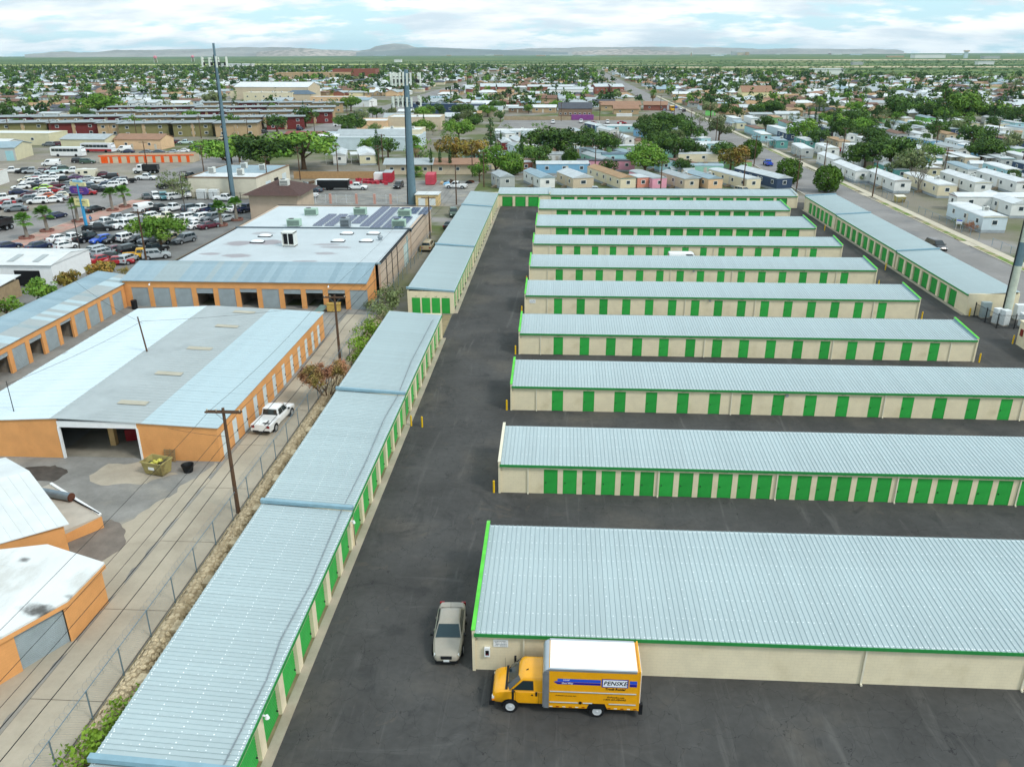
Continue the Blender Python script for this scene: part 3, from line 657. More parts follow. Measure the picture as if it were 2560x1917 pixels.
# --- orange warehouse with three-tone sheet roof
def warehouse():
    t=thing('warehouse',(-28.9,61.2,0),0,'orange block warehouse with three-tone sheet roof and an open bay','warehouse')
    X0,X1,D=-23.4,0,33.2
    XR=-13.6   # ridge
    def zt(x): return 3.85-(x-XR)*.046 if x>XR else 3.85-(XR-x)*.055
    b=MB()
    def fw(xa,xb,z0=0): b.hexa([(xa,0,z0),(xb,0,z0),(xb,.2,z0),(xa,.2,z0),(xa,0,zt(xa)),(xb,0,zt(xb)),(xb,.2,zt(xb)),(xa,.2,zt(xa))])
    fw(X0,XR-.45); b.build('front_wall',ORANGE,t); b=MB(); fw(-7.0,-.0); b.build('front_wall',ORANGE,t)
    MB().box(XR-.45,-7.0,-.02,.18,2.98,zt(-7.0)).build('bay_lintel',WHITE,t)
    for x in (XR-.4,-7.0): MB().box(x-.08,x+.1,-.06,.16,0,3.0).build('bay_post',WHITE,t)
    ops=[(k,k+1.05,0,2.35) for k in (.75,3.3,5.75,8.6,11.25,14.1,17.1,19.9,22.6,25.3,27.9,30.4)]
    m=MB(); m.T=Matrix.Rotation(R(90),4,'Z')
    wall_open(m,.2,D,zt(0),[(a,b_,c,d) for a,b_,c,d in ops],t=.2); m.build('side_wall',ORANGE,t)
    for i,(a,b_,c,d) in enumerate(ops):
        o=MB().box(-.09,-.04,a+.01,b_-.01,.02,d).build('door',WDOOR,t); MB().box(-.04,.02,a+.85,a+.95,.95,1.1).build('handle',DARKM,o)
    MB().box(X0,-.2,D-.2,D,0,3.3).build('back_wall',ORANGE,t); MB().box(X0,X0+.2,.2,D-.2,0,zt(X0)).build('left_wall',ORANGE,t)
    # roof sheets running across
    rf=MB().hexa([(X0-.1,-.15,zt(X0)+.0),(XR,-.15,zt(XR)+.0),(XR,D+.2,zt(XR)+.0),(X0-.1,D+.2,zt(X0)),(X0-.1,-.15,zt(X0)+.03),(XR,-.15,zt(XR)+.03),(XR,D+.2,zt(XR)+.03),(X0-.1,D+.2,zt(X0)+.03)]).hexa([(XR,-.15,zt(XR)),(.2,-.15,zt(.2)),(.2,D+.2,zt(.2)),(XR,D+.2,zt(XR)),(XR,-.15,zt(XR)+.03),(.2,-.15,zt(.2)+.03),(.2,D+.2,zt(.2)+.03),(XR,D+.2,zt(XR)+.03)]).build('roof',SHEETG,t)
    def strips(xa,xb,wd,m_,nm,rib):
        n=int((D+.35)/wd); wd=(D+.35)/n
        b=MB(); pr=[(0,.035),(.02,.035),(.05,.035+rib),(.08,.035+rib),(.11,.035),(wd*.5,.035),(wd*.5+.03,.035+rib*.5),(wd*.5+.06,.035),(wd-.004,.035)]
        k=len(pr); i=b._a([(xa,y,z+zt(xa)) for y,z in pr]+[(xb,y,z+zt(xb)) for y,z in pr])
        for q in range(k-1): b.f.append((i+q,i+k+q,i+k+q+1,i+q+1)); b.m.append(0)
        me=b.mesh('panel',m_)
        for q in range(n): obj('panel',me,rf,(0,-.15+q*wd,random.uniform(0,.008)))
        return me
    strips(X0-.1,XR-.9,.92,SHEETW,'w',.05); strips(XR-.9,-6.5,.62,SHEETG,'g',.05); strips(-6.5,.2,.62,SHEETL,'l',.05)
    for y in (3.4,10.6,17.9,25.5,31.0): 
        for x0_,w_ in ((-10.4,2.6),):
            MB().hexa([(x0_,y,zt(x0_)+.092),(x0_+w_,y,zt(x0_+w_)+.092),(x0_+w_,y+.85,zt(x0_+w_)+.092),(x0_,y+.85,zt(x0_)+.092),(x0_,y,zt(x0_)+.10),(x0_+w_,y,zt(x0_+w_)+.10),(x0_+w_,y+.85,zt(x0_+w_)+.10),(x0_,y+.85,zt(x0_)+.10)]).build('skylight',SKYL,t)
    MB().box(XR-1.2,-6,.3,9,0.0,.02).build('bay_floor',mat('bay_floor','#8d887c',.9,var=.2,scale=.4),t)
    MB().box(-11.2,-10.7,2.5,3.0,0,3.3).build('inner_post',mat('tan_post','#c7a774',.8),t)
    MB().box(XR-.4,-6.6,9,9.2,0,3.3).build('inner_wall',mat('inner_wall','#7c746a',.9),t)
    # far-left service box
    MB().box(-20.6,-20.2,-.12,0,.95,1.35).build('meter_box',mat('meter_green','#9fc3a4',.6),t)
    return t
warehouse()
# contents of the open bay
tc_=thing('tool_cabinet',(-38.6,65.0,.02),R(20),'red tool cabinet inside the open bay of the orange warehouse','cabinet')
_redm=mat('cabinet_red','#8e1f26',.45); MB().box(-.6,.6,-.35,.35,.08,1.15).build('body',_redm,tc_)
for k in range(4): MB().box(-.56,.56,-.375,-.35,.14+k*.25,.35+k*.25).build('drawer',_redm,tc_)
fk=thing('forklift',(-37.4,66.6,.02),R(-15),'yellow forklift half hidden inside the open bay','forklift')
MB().box(-.55,.55,-.9,.9,.3,.95).box(-.5,.5,.4,.9,.95,1.25).build('body',YELLOW,fk)
for sx in (-.6,.6):
    for sy in (-.6,.6): MB().cyl((sx-.1,sy,.3),(sx+.1,sy,.3),.3,.3,12).build('wheel',BLACK,fk)
MB().box(-.45,-.38,-1.0,-.92,0.1,2.1).box(.38,.45,-1.0,-.92,.1,2.1).build('mast',DARKM,fk); MB().box(-.5,.5,-.3,.6,2.0,2.06).box(-.5,-.44,-.3,-.24,.95,2).box(.44,.5,-.3,-.24,.95,2).box(-.5,-.44,.54,.6,.95,2).box(.44,.5,.54,.6,.95,2).build('roof_guard',BLACK,fk)
gc=thing('gas_cylinder',(-37.9,65.2,.02),0,'grey gas cylinder beside the red tool cabinet','cylinder'); MB().cyl((0,0,0),(0,0,1.1),.16,.16,10).cyl((0,0,1.1),(0,0,1.25),.16,.05,10).build('body',GALV,gc); MB().cyl((0,0,1.25),(0,0,1.4),.04,.04,6).build('valve',DARKM,gc)
MB().cyl((0,0,0),(-.35,0,3.9),.09,.07,8).build('roof_mast',WOOD,loc=(-42.95,77.92,3.75),label='leaning wooden mast standing on the three-tone warehouse roof',cat='mast')
rm=thing('roof_mast',(-47.8,62.9,3.35),0,'thin metal mast with guy wires on the pale blue roof edge','mast'); MB().cyl((0,0,0),(0,0,3.1),.04,.03,6).build('pole',DARKM,rm); MB().box(-.15,.15,-.15,.15,0,.05).build('base',DARKM,rm)
# dumpster, tub, pallet
DUMP=mat('olive_dumpster','#a89d66',.7,var=.12,scale=1.5,col2='#7d7048',thr=(.45,.65))
dm=thing('dumpster',(-33.4,58.9,.0),R(-14),'open olive-yellow dumpster full of rubbish by the warehouse bay','dumpster')
b=MB()
for (xa,xb,ya,yb) in ((-.98,.98,-.66,-.62),(-.98,.98,.62,.66),(-.98,-.94,-.62,.62),(.94,.98,-.62,.62)):
    b.hexa([(xa*.88,ya*.8,.12),(xb*.88,ya*.8,.12),(xb*.88,yb*.8,.12),(xa*.88,yb*.8,.12),(xa,ya*1.1,1.25),(xb,ya*1.1,1.25),(xb,yb*1.1,1.25),(xa,yb*1.1,1.25)])
b.box(-.86,.86,-.52,.52,.1,.16); b.build('bin',DUMP,dm)
MB().box(-1.05,1.05,-.76,-.70,1.2,1.3).box(-1.05,1.05,.70,.76,1.2,1.3).box(-1.05,-.97,-.7,.7,1.2,1.3).box(.97,1.05,-.7,.7,1.2,1.3).build('rim',DUMP,dm)
MB().box(-.35,.2,-.69,-.64,.6,.85).build('sticker',WHITE,dm)
rn=random.Random(5); BAGC=[mat('rubbish_'+c,c,.8) for c in ('#c8c35a','#4a4234','#d8d8c8','#7f7a3a','#3c4a36')]
for k in range(16):
    b=MB(); cx_,cy_2,cz=rn.uniform(-.65,.65),rn.uniform(-.35,.35),rn.uniform(.75,1.2)
    pts=[]; 
    bm_=bmesh.new(); bmesh.ops.create_icosphere(bm_,subdivisions=1,radius=rn.uniform(.14,.26))
    for v in bm_.verts: v.co=Vector((v.co.x*rn.uniform(.8,1.3),v.co.y*rn.uniform(.8,1.2),v.co.z*rn.uniform(.5,1)))
    me=bpy.data.meshes.new('rubbish'); bm_.to_mesh(me); bm_.free(); me.materials.append(BAGC[k%5]); obj('rubbish',me,dm,(cx_,cy_2,cz))
tb=thing('black_tub',(-31.0,59.3,0),0,'round black plastic tub on the asphalt near the alley','tub')
MB().loft([[(r*math.cos(a*math.pi/8),r*math.sin(a*math.pi/8),z) for a in range(16)] for r,z in ((.38,0),(.5,.62),(.54,.66),(.5,.66),(.46,.6),(.36,.06))]).build('body',BLACK,tb,smooth=40)
pl=thing('wood_pallet',(-33.3,61.1,0),0,'wooden pallet leaning on the orange wall behind the dumpster','pallet')
for k in range(6): o=MB().box(-.5,.5,-.01,.012,0,.12).build('slat',mat('pallet_wood','#9c8560',.9,var=.2),pl,(0,-.22+k*.035,.05+k*.19))
for x in (-.45,0,.41): MB().hexa([(x,-.23,.02),(x+.05,-.23,.02),(x+.05,-.13,.02),(x,-.13,.02),(x,-.02,1.15),(x+.05,-.02,1.15),(x+.05,.05,1.15),(x,.05,1.15)]).build('stringer',MATS['pallet_wood'],pl)
# --- orange courtyard wings with grey shutters
def shutter(parent,x,y,w,h,openfrac=0.0,rz=0,dark=True):
    """a roll-up shutter in an opening, partly raised"""
    z0=h*openfrac
    o=obj('shutter',rollup_mesh(w,h-z0,GREYROLL,.16),parent,(x,y,z0)); return o
def rear_wing():
    t=thing('workshop_wing',(-60.4,106.4,0),0,'orange workshop wing with grey roll-up shutters under a rusty blue sheet roof','workshop building')
    LX=34.3
    ds=[(2.3+i*3.08) for i in range(11)]; ops=[]
    fr=[0,0,0,.75,0,.0,.7,0,.72,.72,0]
    fr=[0,0,0,.72,0,.8,0,.75,.8,.8,0]
    ds=ds[:11]
    for d in ds: ops.append((d-1.2,d+1.2,0,2.75))
    m=MB(); wall_open(m,0,LX,3.7,ops,t=.25); m.build('front_wall',ORANGE,t)
    for d,f_ in zip(ds,fr): shutter(t,d,.08,2.4,2.75,f_)
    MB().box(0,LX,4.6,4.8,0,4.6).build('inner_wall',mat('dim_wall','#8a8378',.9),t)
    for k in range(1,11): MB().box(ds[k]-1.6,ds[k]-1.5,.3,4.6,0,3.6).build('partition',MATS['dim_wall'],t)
    MB().ext([(.25,0),(5.9,0),(5.9,5.05),(.25,3.7)],LX-.25,LX,'x').build('right_wall',ORANGE,t)
    MB().ext([(.25,0),(5.9,0),(5.9,5.05),(.25,3.7)],0,.25,'x').build('left_wall',ORANGE,t)
    rf=MB().hexa([(-.2,-.25,3.7),(LX+.1,-.25,3.7),(LX+.1,5.95,5.05),(-.2,5.95,5.05),(-.2,-.25,3.74),(LX+.1,-.25,3.74),(LX+.1,5.95,5.09),(-.2,5.95,5.09)]).build('roof',FLASH,t)
    RS=[mat('rusty_blue_%d'%k,c,.5,.15,var=.08,scale=.5,col2='#8c9aa0',thr=(.55,.75)) for k,c in enumerate(('#95adb8','#9bb2bc','#8fa7b2','#a0b0b4'))]
    n=38; wd=(LX+.3)/n; me=[]
    for q in RS:
        b=MB(); pr=[(0,0)]
        for k in range(5): pr+=[(wd*(k+.2)/5,0),(wd*(k+.35)/5,.03),(wd*(k+.5)/5,.03),(wd*(k+.65)/5,0)]
        pr.append((wd-.004,0)); kk=len(pr); i=b._a([(x,-.25,3.75+z) for x,z in pr]+[(x,5.95,5.1+z) for x,z in pr])
        for j in range(kk-1): b.f.append((i+j,i+j+1,i+kk+j+1,i+kk+j)); b.m.append(0)
        me.append(b.mesh('panel',q))
    for k in range(n): obj('panel',me[random.choice((0,0,1,1,2,3))],rf,(-.2+k*wd,0,random.uniform(0,.01)))
    MB().cyl((LX-5.2,-.1,3.4),(LX-5.2,-.4,3.35),.05,.05,6).cyl((LX-5.2,-.4,3.4),(LX-5.2,-.4,3.2),.08,.14,8).build('wall_lamp',WHITE,t)
    MB().cyl((4.0,-.1,3.4),(4.0,-.4,3.35),.05,.05,6).cyl((4.0,-.4,3.4),(4.0,-.4,3.2),.08,.14,8).build('wall_lamp',WHITE,t)
    return RS
RSB=rear_wing()
def left_wing():
    t=thing('workshop_wing',(-60.2,74,0),R(90),'orange workshop wing along the left of the courtyard, grey shutters facing right','workshop building')
    LX=32.2; ds=[30.2-i*3.1 for i in range(10)]; fr=[0,0,0,0,.86,0,.8,0,.8,0]
    m=MB(); wall_open(m,0,LX,3.3,[(d-1.2,d+1.2,0,2.6) for d in ds],t=.25); m.build('front_wall',ORANGE,t)
    for d,f_ in zip(ds,fr): shutter(t,d,.08,2.4,2.6,f_)
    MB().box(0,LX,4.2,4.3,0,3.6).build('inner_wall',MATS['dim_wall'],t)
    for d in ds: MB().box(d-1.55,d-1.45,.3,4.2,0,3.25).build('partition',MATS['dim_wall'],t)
    MB().box(0,LX,5.2,5.4,0,3.9).build('back_wall',ORANGE,t)
    rf=MB().hexa([(-.1,-.2,3.3),(LX+4,-.2,3.3),(LX+4,5.6,4.0),(-.1,5.6,4.0),(-.1,-.2,3.33),(LX+4,-.2,3.33),(LX+4,5.6,4.03),(-.1,5.6,4.03)]).build('roof',FLASH,t)
    MB().box(LX,LX+4,.3,5.2,0,3.3).build('end_block',ORANGE,t)
    n=36; wd=(LX+4.1)/n
    for half,(ya,yb,za,zb) in enumerate(((-.2,2.6,3.34,3.68),(2.5,5.6,3.67,4.04))):
        me=[]
        for q in ((SHEETG,RSB[3],SHEETL) if half==0 else (RSB[0],RSB[1],RSB[2])):
            b=MB(); pr=[(0,0)]
            for k in range(5): pr+=[(wd*(k+.2)/5,0),(wd*(k+.35)/5,.03),(wd*(k+.5)/5,.03),(wd*(k+.65)/5,0)]
            pr.append((wd-.004,0)); kk=len(pr); i=b._a([(x,ya,za+z) for x,z in pr]+[(x,yb,zb+z) for x,z in pr])
            for j in range(kk-1): b.f.append((i+j,i+j+1,i+kk+j+1,i+kk+j)); b.m.append(0)
            me.append(b.mesh('panel',q))
        for k in range(n): obj('panel',me[random.choice((0,0,0,1,2))],rf,(-.1+k*wd,0,random.uniform(0,.01)+half*.012))
left_wing()
bb_=thing('oil_drum',(-58.6,105.2,0),0,'black drum in the corner of the orange courtyard','drum'); MB().cyl((0,0,0),(0,0,1.2),.4,.4,14).build('body',BLACK,bb_,smooth=40); MB().cyl((0,0,1.2),(0,0,1.24),.42,.42,14).build('lid',BLACK,bb_)
ct=thing('wooden_crate',(-30.6,105.4,0),R(8),'yellowish wooden crate in front of an open shutter of the rear wing','crate'); MB().box(-.9,.9,-.4,.4,.1,1.1).build('body',mat('crate_wood','#c2a257',.8,var=.15),ct); MB().box(-.95,.95,-.45,.45,1.1,1.16).build('lid',MATS['crate_wood'],ct)
sg_=thing('sheet_stack',(-32.4,104.6,0),R(-20),'leaning grey-green sheets of metal beside the wooden crate','sheet metal'); MB().hexa([(-.6,-1.2,0),(.6,-1.2,0),(.6,1.2,.7),(-.6,1.2,.7),(-.6,-1.2,.08),(.6,-1.2,.08),(.6,1.2,.78),(-.6,1.2,.78)]).build('sheets',mat('greygreen','#7d9691',.5,.3),sg_)
# --- white flat-roofed building with solar panels
PWALL=mat('pinkish_block','#c4b2a0',0.85,var=.06,scale=.5,brick=(0.41,0.205,0.012,0.95))
def stains(m,spots,col,world=False):
    t=m.node_tree; n=t.nodes.new; l=t.links.new; b=t.nodes['Principled BSDF']; cur=b.inputs['Base Color'].links[0].from_socket
    vec=n('ShaderNodeNewGeometry').outputs['Position'] if world else n('ShaderNodeTexCoord').outputs['Object']
    nz=n('ShaderNodeTexNoise'); nz.inputs['Scale'].default_value=.9 if not world else 2.5; nz.inputs['Detail'].default_value=5; l(vec,nz.inputs['Vector'])
    for (x,y,rx,ry,s) in spots:
        v=n('ShaderNodeVectorMath'); v.operation='SUBTRACT'; l(vec,v.inputs[0]); v.inputs[1].default_value=(x,y,0)
        v2=n('ShaderNodeVectorMath'); v2.operation='MULTIPLY'; l(v.outputs[0],v2.inputs[0]); v2.inputs[1].default_value=(1/rx,1/ry,0)
        ln=n('ShaderNodeVectorMath'); ln.operation='LENGTH'; l(v2.outputs[0],ln.inputs[0])
        ad=n('ShaderNodeMath'); ad.operation='MULTIPLY_ADD'; l(nz.outputs['Fac'],ad.inputs[0]); ad.inputs[1].default_value=.9; l(ln.outputs['Value'],ad.inputs[2])
        mr=n('ShaderNodeMapRange'); mr.interpolation_type='SMOOTHSTEP'
        for i,q in enumerate((1.05 if not world else .6,1.45,s,0)): mr.inputs[i+1].default_value=q
        l(ad.outputs[0],mr.inputs[0])
        mx=n('ShaderNodeMix'); mx.data_type='RGBA'; l(mr.outputs[0],mx.inputs[0]); l(cur,mx.inputs[6]); mx.inputs[7].default_value=(*srgb(col),1); cur=mx.outputs[2]
    l(cur,b.inputs['Base Color']); return m
def flat_roof_mat():
    return stains(mat('flat_white_roof','#bcc6ca',0.6,var=.05,scale=.25,brick=None,fine=.05),[(a*30/38,b,c,d,e) for a,b,c,d,e in ((6.3,12.2,2.6,2.1,.75),(11.6,13.2,3.0,2.4,.8),(4.2,5.0,2.0,1.0,.7),(10.0,4.0,2.6,1.5,.7),(26.0,6.0,2.0,1.1,.6),(24.5,12.0,2.6,1.0,.6),(26.5,10.2,3,1.1,.55),(8.0,20.0,2.2,1.6,.5),(36,22,2.6,.7,.3),(24,1.0,2.4,.6,.6))],'#8f8488')
ACG=mat('ac_green','#a9c5b4',.6,var=.06); ACW=mat('ac_white','#d9dcd6',.6,var=.06)
def ac_mesh(w,d,h,m):
    b=MB(); b.box(-w/2,w/2,-d/2,d/2,.12,h,0); b.box(-w/2+.05,-w/2+.15,-d/2+.05,d/2-.05,0,.12,1); b.box(w/2-.15,w/2-.05,-d/2+.05,d/2-.05,0,.12,1)
    b.cyl((-w*.2,0,h),(-w*.2,0,h+.06),d*.36,d*.36,14,1)
    for k in range(5): b.box(-w/2+.1,w/2-.1,-d/2-.015,-d/2,.25+k*(h-.4)/5,.25+(k+.5)*(h-.4)/5,1)
    return b.mesh('rooftop_unit',[m,DARKM])
def ac_on(x,y,z,label,m=None,w=2.0,d=1.2,h=1.15,rz=0): return obj('rooftop_unit',ac_mesh(w,d,h,m or ACG),None,(x,y,z),rz,label=label,cat='air conditioner',group='rooftop units')
def solar_building():
    t=thing('flat_roof_building',(-55.5,112.35,0),0,'large flat white-roofed building with solar panels and ponding stains','building')
    LX,D,H=30.1,46.6,5.0
    # right wall: three recessed bays, pilasters
    MB().box(LX-.3,LX,0,24.2,0,H).box(LX-.3,LX+.25,24.2,D,0,H).build('right_wall',PWALL,t)
    for y in (4,8.2,12.4): MB().box(LX,LX+.1,y,y+.12,0,H-.2).build('downspout',DARKM,t)
    MB().box(LX,LX+.06,18.0,21.0,0,3.6).build('door',mat('pale_teal_door','#c5d8d6',.5),t); MB().box(LX,LX+.08,21.0,21.6,0,4.5).build('door_post',mat('teal_post','#7fb0b8',.5),t)
    MB().box(0,.3,0,D,0,H).box(.3,LX-.3,D-.3,D,0,H).build('outer_wall',PWALL,t)
    MB().box(.0,LX,0,24.3,H-.12,H).build('roof',flat_roof_mat(),t)
    MB().box(.0,LX+.2,24.5,D,H-.3,H-.1).build('rear_roof',mat('flat_white_roof_far','#c6d0d4',.6,var=.04,scale=.2),t)
    MB().box(-.1,LX+.35,24.2,24.5,H-.4,H+.22).build('parapet',mat('dark_coping','#5d6a72',.6),t)
    MB().box(-.05,LX+.1,-.02,.12,H-.1,H+.12).build('front_gutter',FLASH,t)
    MB().box(LX-.02,LX+.12,0.15,24.2,H-.12,H+.08).box(LX+.2,LX+.36,24.6,D,H-.12,H+.06).box(-.05,LX+.3,D-.1,D+.1,H-.12,H+.1).build('coping',DARKM,t)
    # maroon mansard strip on the car-lot side
    MB().ext([(-1.6,2.6),(0,2.6),(0,5.0),(-.1,5.0)],0,40,'y').build('mansard',mat('maroon_shingle','#5b3b38',.8,var=.15,scale=3),t)
solar_building()
for k,(x,y) in enumerate(((-48.1,129.9),(-47.8,125.4),(-35.1,132.3),(-30.7,132.5),(-35.1,126.5),(-30.6,126.7))):
    s=thing('skylight_dome',(x,y,5.0),0,('white skylight dome near the stained left of the flat roof, farther one','white skylight dome near the stained left of the flat roof, nearer one','white skylight dome in the farther pair, left one','white skylight dome in the farther pair, right one','white skylight dome in the nearer pair, left one','white skylight dome in the nearer pair, beside the vent')[k],'skylight','roof skylights')
    MB().box(-1.05,1.05,-.62,.62,0,.16).build('kerb',DARKM,s)
    MB().loft([[(sx*1.0*q,sy*.57*q,z) for sx,sy in ((-1,-.6),(-.6,-1),(.6,-1),(1,-.6),(1,.6),(.6,1),(-.6,1),(-1,.6))] for q,z in ((1,.16),(.9,.32),(.55,.42),(.1,.45))]).build('dome',WHITE,s,smooth=60)
v=thing('roof_vent',(-28.6,127.9,5.0),0,'round metal turbine vent beside a skylight','vent'); MB().cyl((0,0,0),(0,0,.25),.3,.3,10).build('base',GALV,v); MB().loft([[(r*math.cos(a*.6283),r*math.sin(a*.6283),z) for a in range(10)] for r,z in ((.3,.25),(.45,.45),(.4,.7),(.1,.82))]).build('cap',GALV,v,smooth=60)
for k,(x,y) in enumerate(((-46.1,149.6),(-37.1,150.6),(-28.5,149.2),(-46.1,139.2),(-27.7,139.4))):
    ac_on(x,y,4.9,'pale green rooftop unit '+('at the far left of the solar roof','in the middle of the solar roof behind the panels','at the far right corner of the solar roof','at the near left of the solar roof','at the near right of the solar roof')[k],ACG,2.3,1.3,1.25)
ac_on(-36.9,138.6,4.9,'grey boxy rooftop unit standing among the solar panels',GALV,1.6,1.3,1.6)
ev=thing('evaporative_cooler',(-41.85,123.3,5.0),0,'tall open-fronted white cooler unit on the stained flat roof','air conditioner')
MB().box(-1.0,1.0,-.8,.8,.15,.3).box(-1.0,-.85,-.8,.8,.3,2.2).box(.85,1.0,-.8,.8,.3,2.2).box(-.85,.85,.65,.8,.3,2.2).box(-.05,.05,-.8,-.7,.3,2.05).box(-1,1,-.8,.8,2.05,2.25).build('cabinet',ACW,ev)
MB().box(-.8,.8,-.3,.6,.35,1.9).build('core',BLACK,ev); MB().box(-.95,-.8,-.75,.75,0,.15).box(.8,.95,-.75,.75,0,.15).build('feet',WOOD,ev)
SOL=mat('solar_cell','#3a4e6e',0.18,0.1,var=.1,scale=2,spec=.6); SFR=mat('solar_frame','#b7c2c8',.4,.5)
_sm=MB(); _sm.T=Matrix.Rotation(R(9),4,'X'); _sm.box(-.82,.82,-.5,.5,.14,.17,0); _sm.box(-.85,.85,-.53,.53,.12,.145,1); _sm.box(-.82,-.76,-.5,.5,.171,.176,1); _sm.box(-.01,.01,-.5,.5,.171,.176,1)
_sm.T=None; _sm.box(-.7,-.6,.35,.45,0,.2,1); _sm.box(.6,.7,.35,.45,0,.2,1); SOLM=_sm.mesh('solar_panel',[SOL,SFR])
sa=0; ORDS=['first','second','third','fourth','fifth','sixth','seventh','eighth','ninth','tenth','eleventh','twelfth','thirteenth','fourteenth','fifteenth','sixteenth','seventeenth','eighteenth']
for col in range(9):
    x=-42.1+col*2.08
    y1=149.3 if col<4 else (157.5 if col<9 else 157.5)
    y0=139.7 if col<5 else (137.6 if col<8 else 151)
    y=y0
    while y<y1:
        if not (abs(x+36.9)<1.3 and y<141) and not (abs(x+28.5)<1.4 and abs(y-149.2)<1.6) and not (abs(x+37.1)<1.4 and abs(y-150.6)<1.5): obj('solar_panel',SOLM,None,(x,y,4.9),label='dark blue solar panel, %s from the front in the %s column from the left'%(ORDS[int((y-y0)/1.18+.5)],ORDS[col]),cat='solar panel',group='solar panels on the flat roof'); sa+=1
        y+=1.18
# brown hipped entrance tower
et=thing('entrance_tower',(-64.8,170.3,0),0,'square tower with brown hipped roof and a rooftop cooler','building')
MB().box(-.8,9.5,0,12,0,5.2).build('wall',PWALL,et); MB().loft([[(-2,-1.2,5.2),(10.7,-1.2,5.2),(10.7,13.2,5.2),(-2,13.2,5.2)],[(3.6,5,7.4),(5,5,7.4),(5,7,7.4),(3.6,7,7.4)]]).build('roof',mat('brown_shingle','#54403c',.85,var=.15,scale=2),et)
ac_on(-58.8,174.0,6.0,'white cooler on the brown hipped roof',ACW,1.8,1.5,1.9)
# --- bottom-left white roofed building with a corner shutter
def corner_building():
    t=thing('corner_building',(-28.6,41.7,0),0,'orange building with white coated roof and an angled grey shutter, bottom left','building')
    A=(0,0);B=(-.2,-3.7);Cc=(-3.4,-9.6);D_=(-9,-13); E_=(-12,-2); F_=(-4.2,1.2)
    H=3.0
    def wall(p,q,nm,m,z0=0,z1=H,off=0):
        MB().poly([(p[0],p[1],z0),(q[0],q[1],z0),(q[0],q[1],z1),(p[0],p[1],z1)],0).build(nm,m,t)
    w=MB()
    for p,q in ((B,A),(A,F_)): 
        w.poly([(p[0],p[1],0),(q[0],q[1],0),(q[0],q[1],H),(p[0],p[1],H)])
    dv=Vector((Cc[0]-B[0],Cc[1]-B[1],0)); ln=dv.length; dv/=ln
    for s0,s1,z0,z1 in ((0,.15,0,H),(.15,3.05,2.6,H),(3.05,ln+3,0,H)):
        p=Vector((*B,0))+dv*s0; q=Vector((*B,0))+dv*s1; w.poly([(q.x,q.y,z0),(p.x,p.y,z0),(p.x,p.y,z1),(q.x,q.y,z1)])
    w.build('wall',ORANGE,t)
    o=obj('shutter',rollup_mesh(2.9,2.62,GREYROLL,.12),t,tuple(Vector((*B,0))+dv*1.6+Vector((-.12,.05,0)))); o.rotation_euler=(0,0,math.atan2(-dv.y,-dv.x))
    roof=[(A[0]+.25,A[1]+.1,H),(B[0]+.25,B[1]-.05,H),(Cc[0]+.2-2.2,Cc[1]-4.1,H),(-14,-13,H+.9),(-13,-2,H+.9),(F_[0],F_[1]+.2,H+.35)]
    r=MB(); r.poly(roof); r.poly([(x,y,z-.14) for x,y,z in reversed(roof)])
    for p,q in zip(roof,roof[1:]+roof[:1]): r.poly([(p[0],p[1],p[2]-.14),(q[0],q[1],q[2]-.14),q,p])
    m=mat('white_roof_stained','#dde1e0',.6,var=.05,scale=.6,col2='#c3c4bf',thr=(.52,.72),world=True,stretch=(1,.5,1),detail=6); stains(m,((-29.6,36.9,1.5,.75,.95),(-27.9,37.6,.9,.45,.6),(-28.6,38.3,.6,.3,.5),(-33.2,41.3,.5,.4,.8),(-31,34.5,1.4,.3,.4)),'#4a4844',True); r.build('roof',m,t)
    for k in range(1,6):
        p=Vector(roof[0]).lerp(Vector(roof[2]),k/6); q=Vector(roof[5]).lerp(Vector(roof[3]),k/6); MB().cyl(p+Vector((0,0,.01)),q+Vector((0,0,.01)),.02,.02,4).build('seam',WROOF,t)
    f=MB()
    for p,q in zip(roof[:3],roof[1:3]): f.hexa([(p[0]+.02,p[1],p[2]-.42),(q[0]+.02,q[1],q[2]-.42),(q[0]-.15,q[1],q[2]-.42),(p[0]-.15,p[1],p[2]-.42),(p[0]+.02,p[1],p[2]-.15),(q[0]+.02,q[1],q[2]-.15),(q[0]-.15,q[1],q[2]-.15),(p[0]-.15,p[1],p[2]-.15)])
    f.build('fascia',ORANGE,t)
    t=thing('shed_building',(-33.0,45.8,0),0,'white ribbed-roof shed behind the angled shutter building','building')
    a=(0,0);b_=(-5.7,5.0);c=(-14,5.0);d=(-14,-3.5)
    w=MB().poly([(0-.3,-.1,0),(b_[0]-.3,b_[1]-.2,0),(b_[0]-.3,b_[1]-.2,4.1),(-.3,-.1,3.2)]).poly([(-4,-3.4,0),(-.3,-.1,0),(-.3,-.1,3.2),(-4,-3.4,3.2)]).poly([(-5.9,4.8,0),(-14,4.8,0),(-14,4.8,3),(-5.9,4.8,4.2)]); w.build('wall',ORANGE,t)
    rf=MB().hexa([(-4.6,-3.9,3.2),(.15,-.1,3.2),(-5.6,5.0,4.35),(-10.5,1.1,4.35),(-4.6,-3.9,3.26),(.15,-.1,3.26),(-5.6,5.0,4.41),(-10.5,1.1,4.41)]).build('roof',WROOF,t)
    MB().hexa([(-10.5,1.1,4.36),(-5.6,5.0,4.36),(-10,8.6,3.5),(-14.8,4.7,3.5),(-10.5,1.1,4.42),(-5.6,5.0,4.42),(-10,8.6,3.56),(-14.8,4.7,3.56)]).build('roof',WROOF,t)
    for k in range(9):
        u=k/9; p=Vector((-4.6,-3.9,3.27)).lerp(Vector((.15,-.1,3.27)),u); q=Vector((-10.5,1.1,4.42)).lerp(Vector((-5.6,5.0,4.42)),u); MB().cyl(p,q,.025,.025,4).build('seam',WROOF,rf)
corner_building()
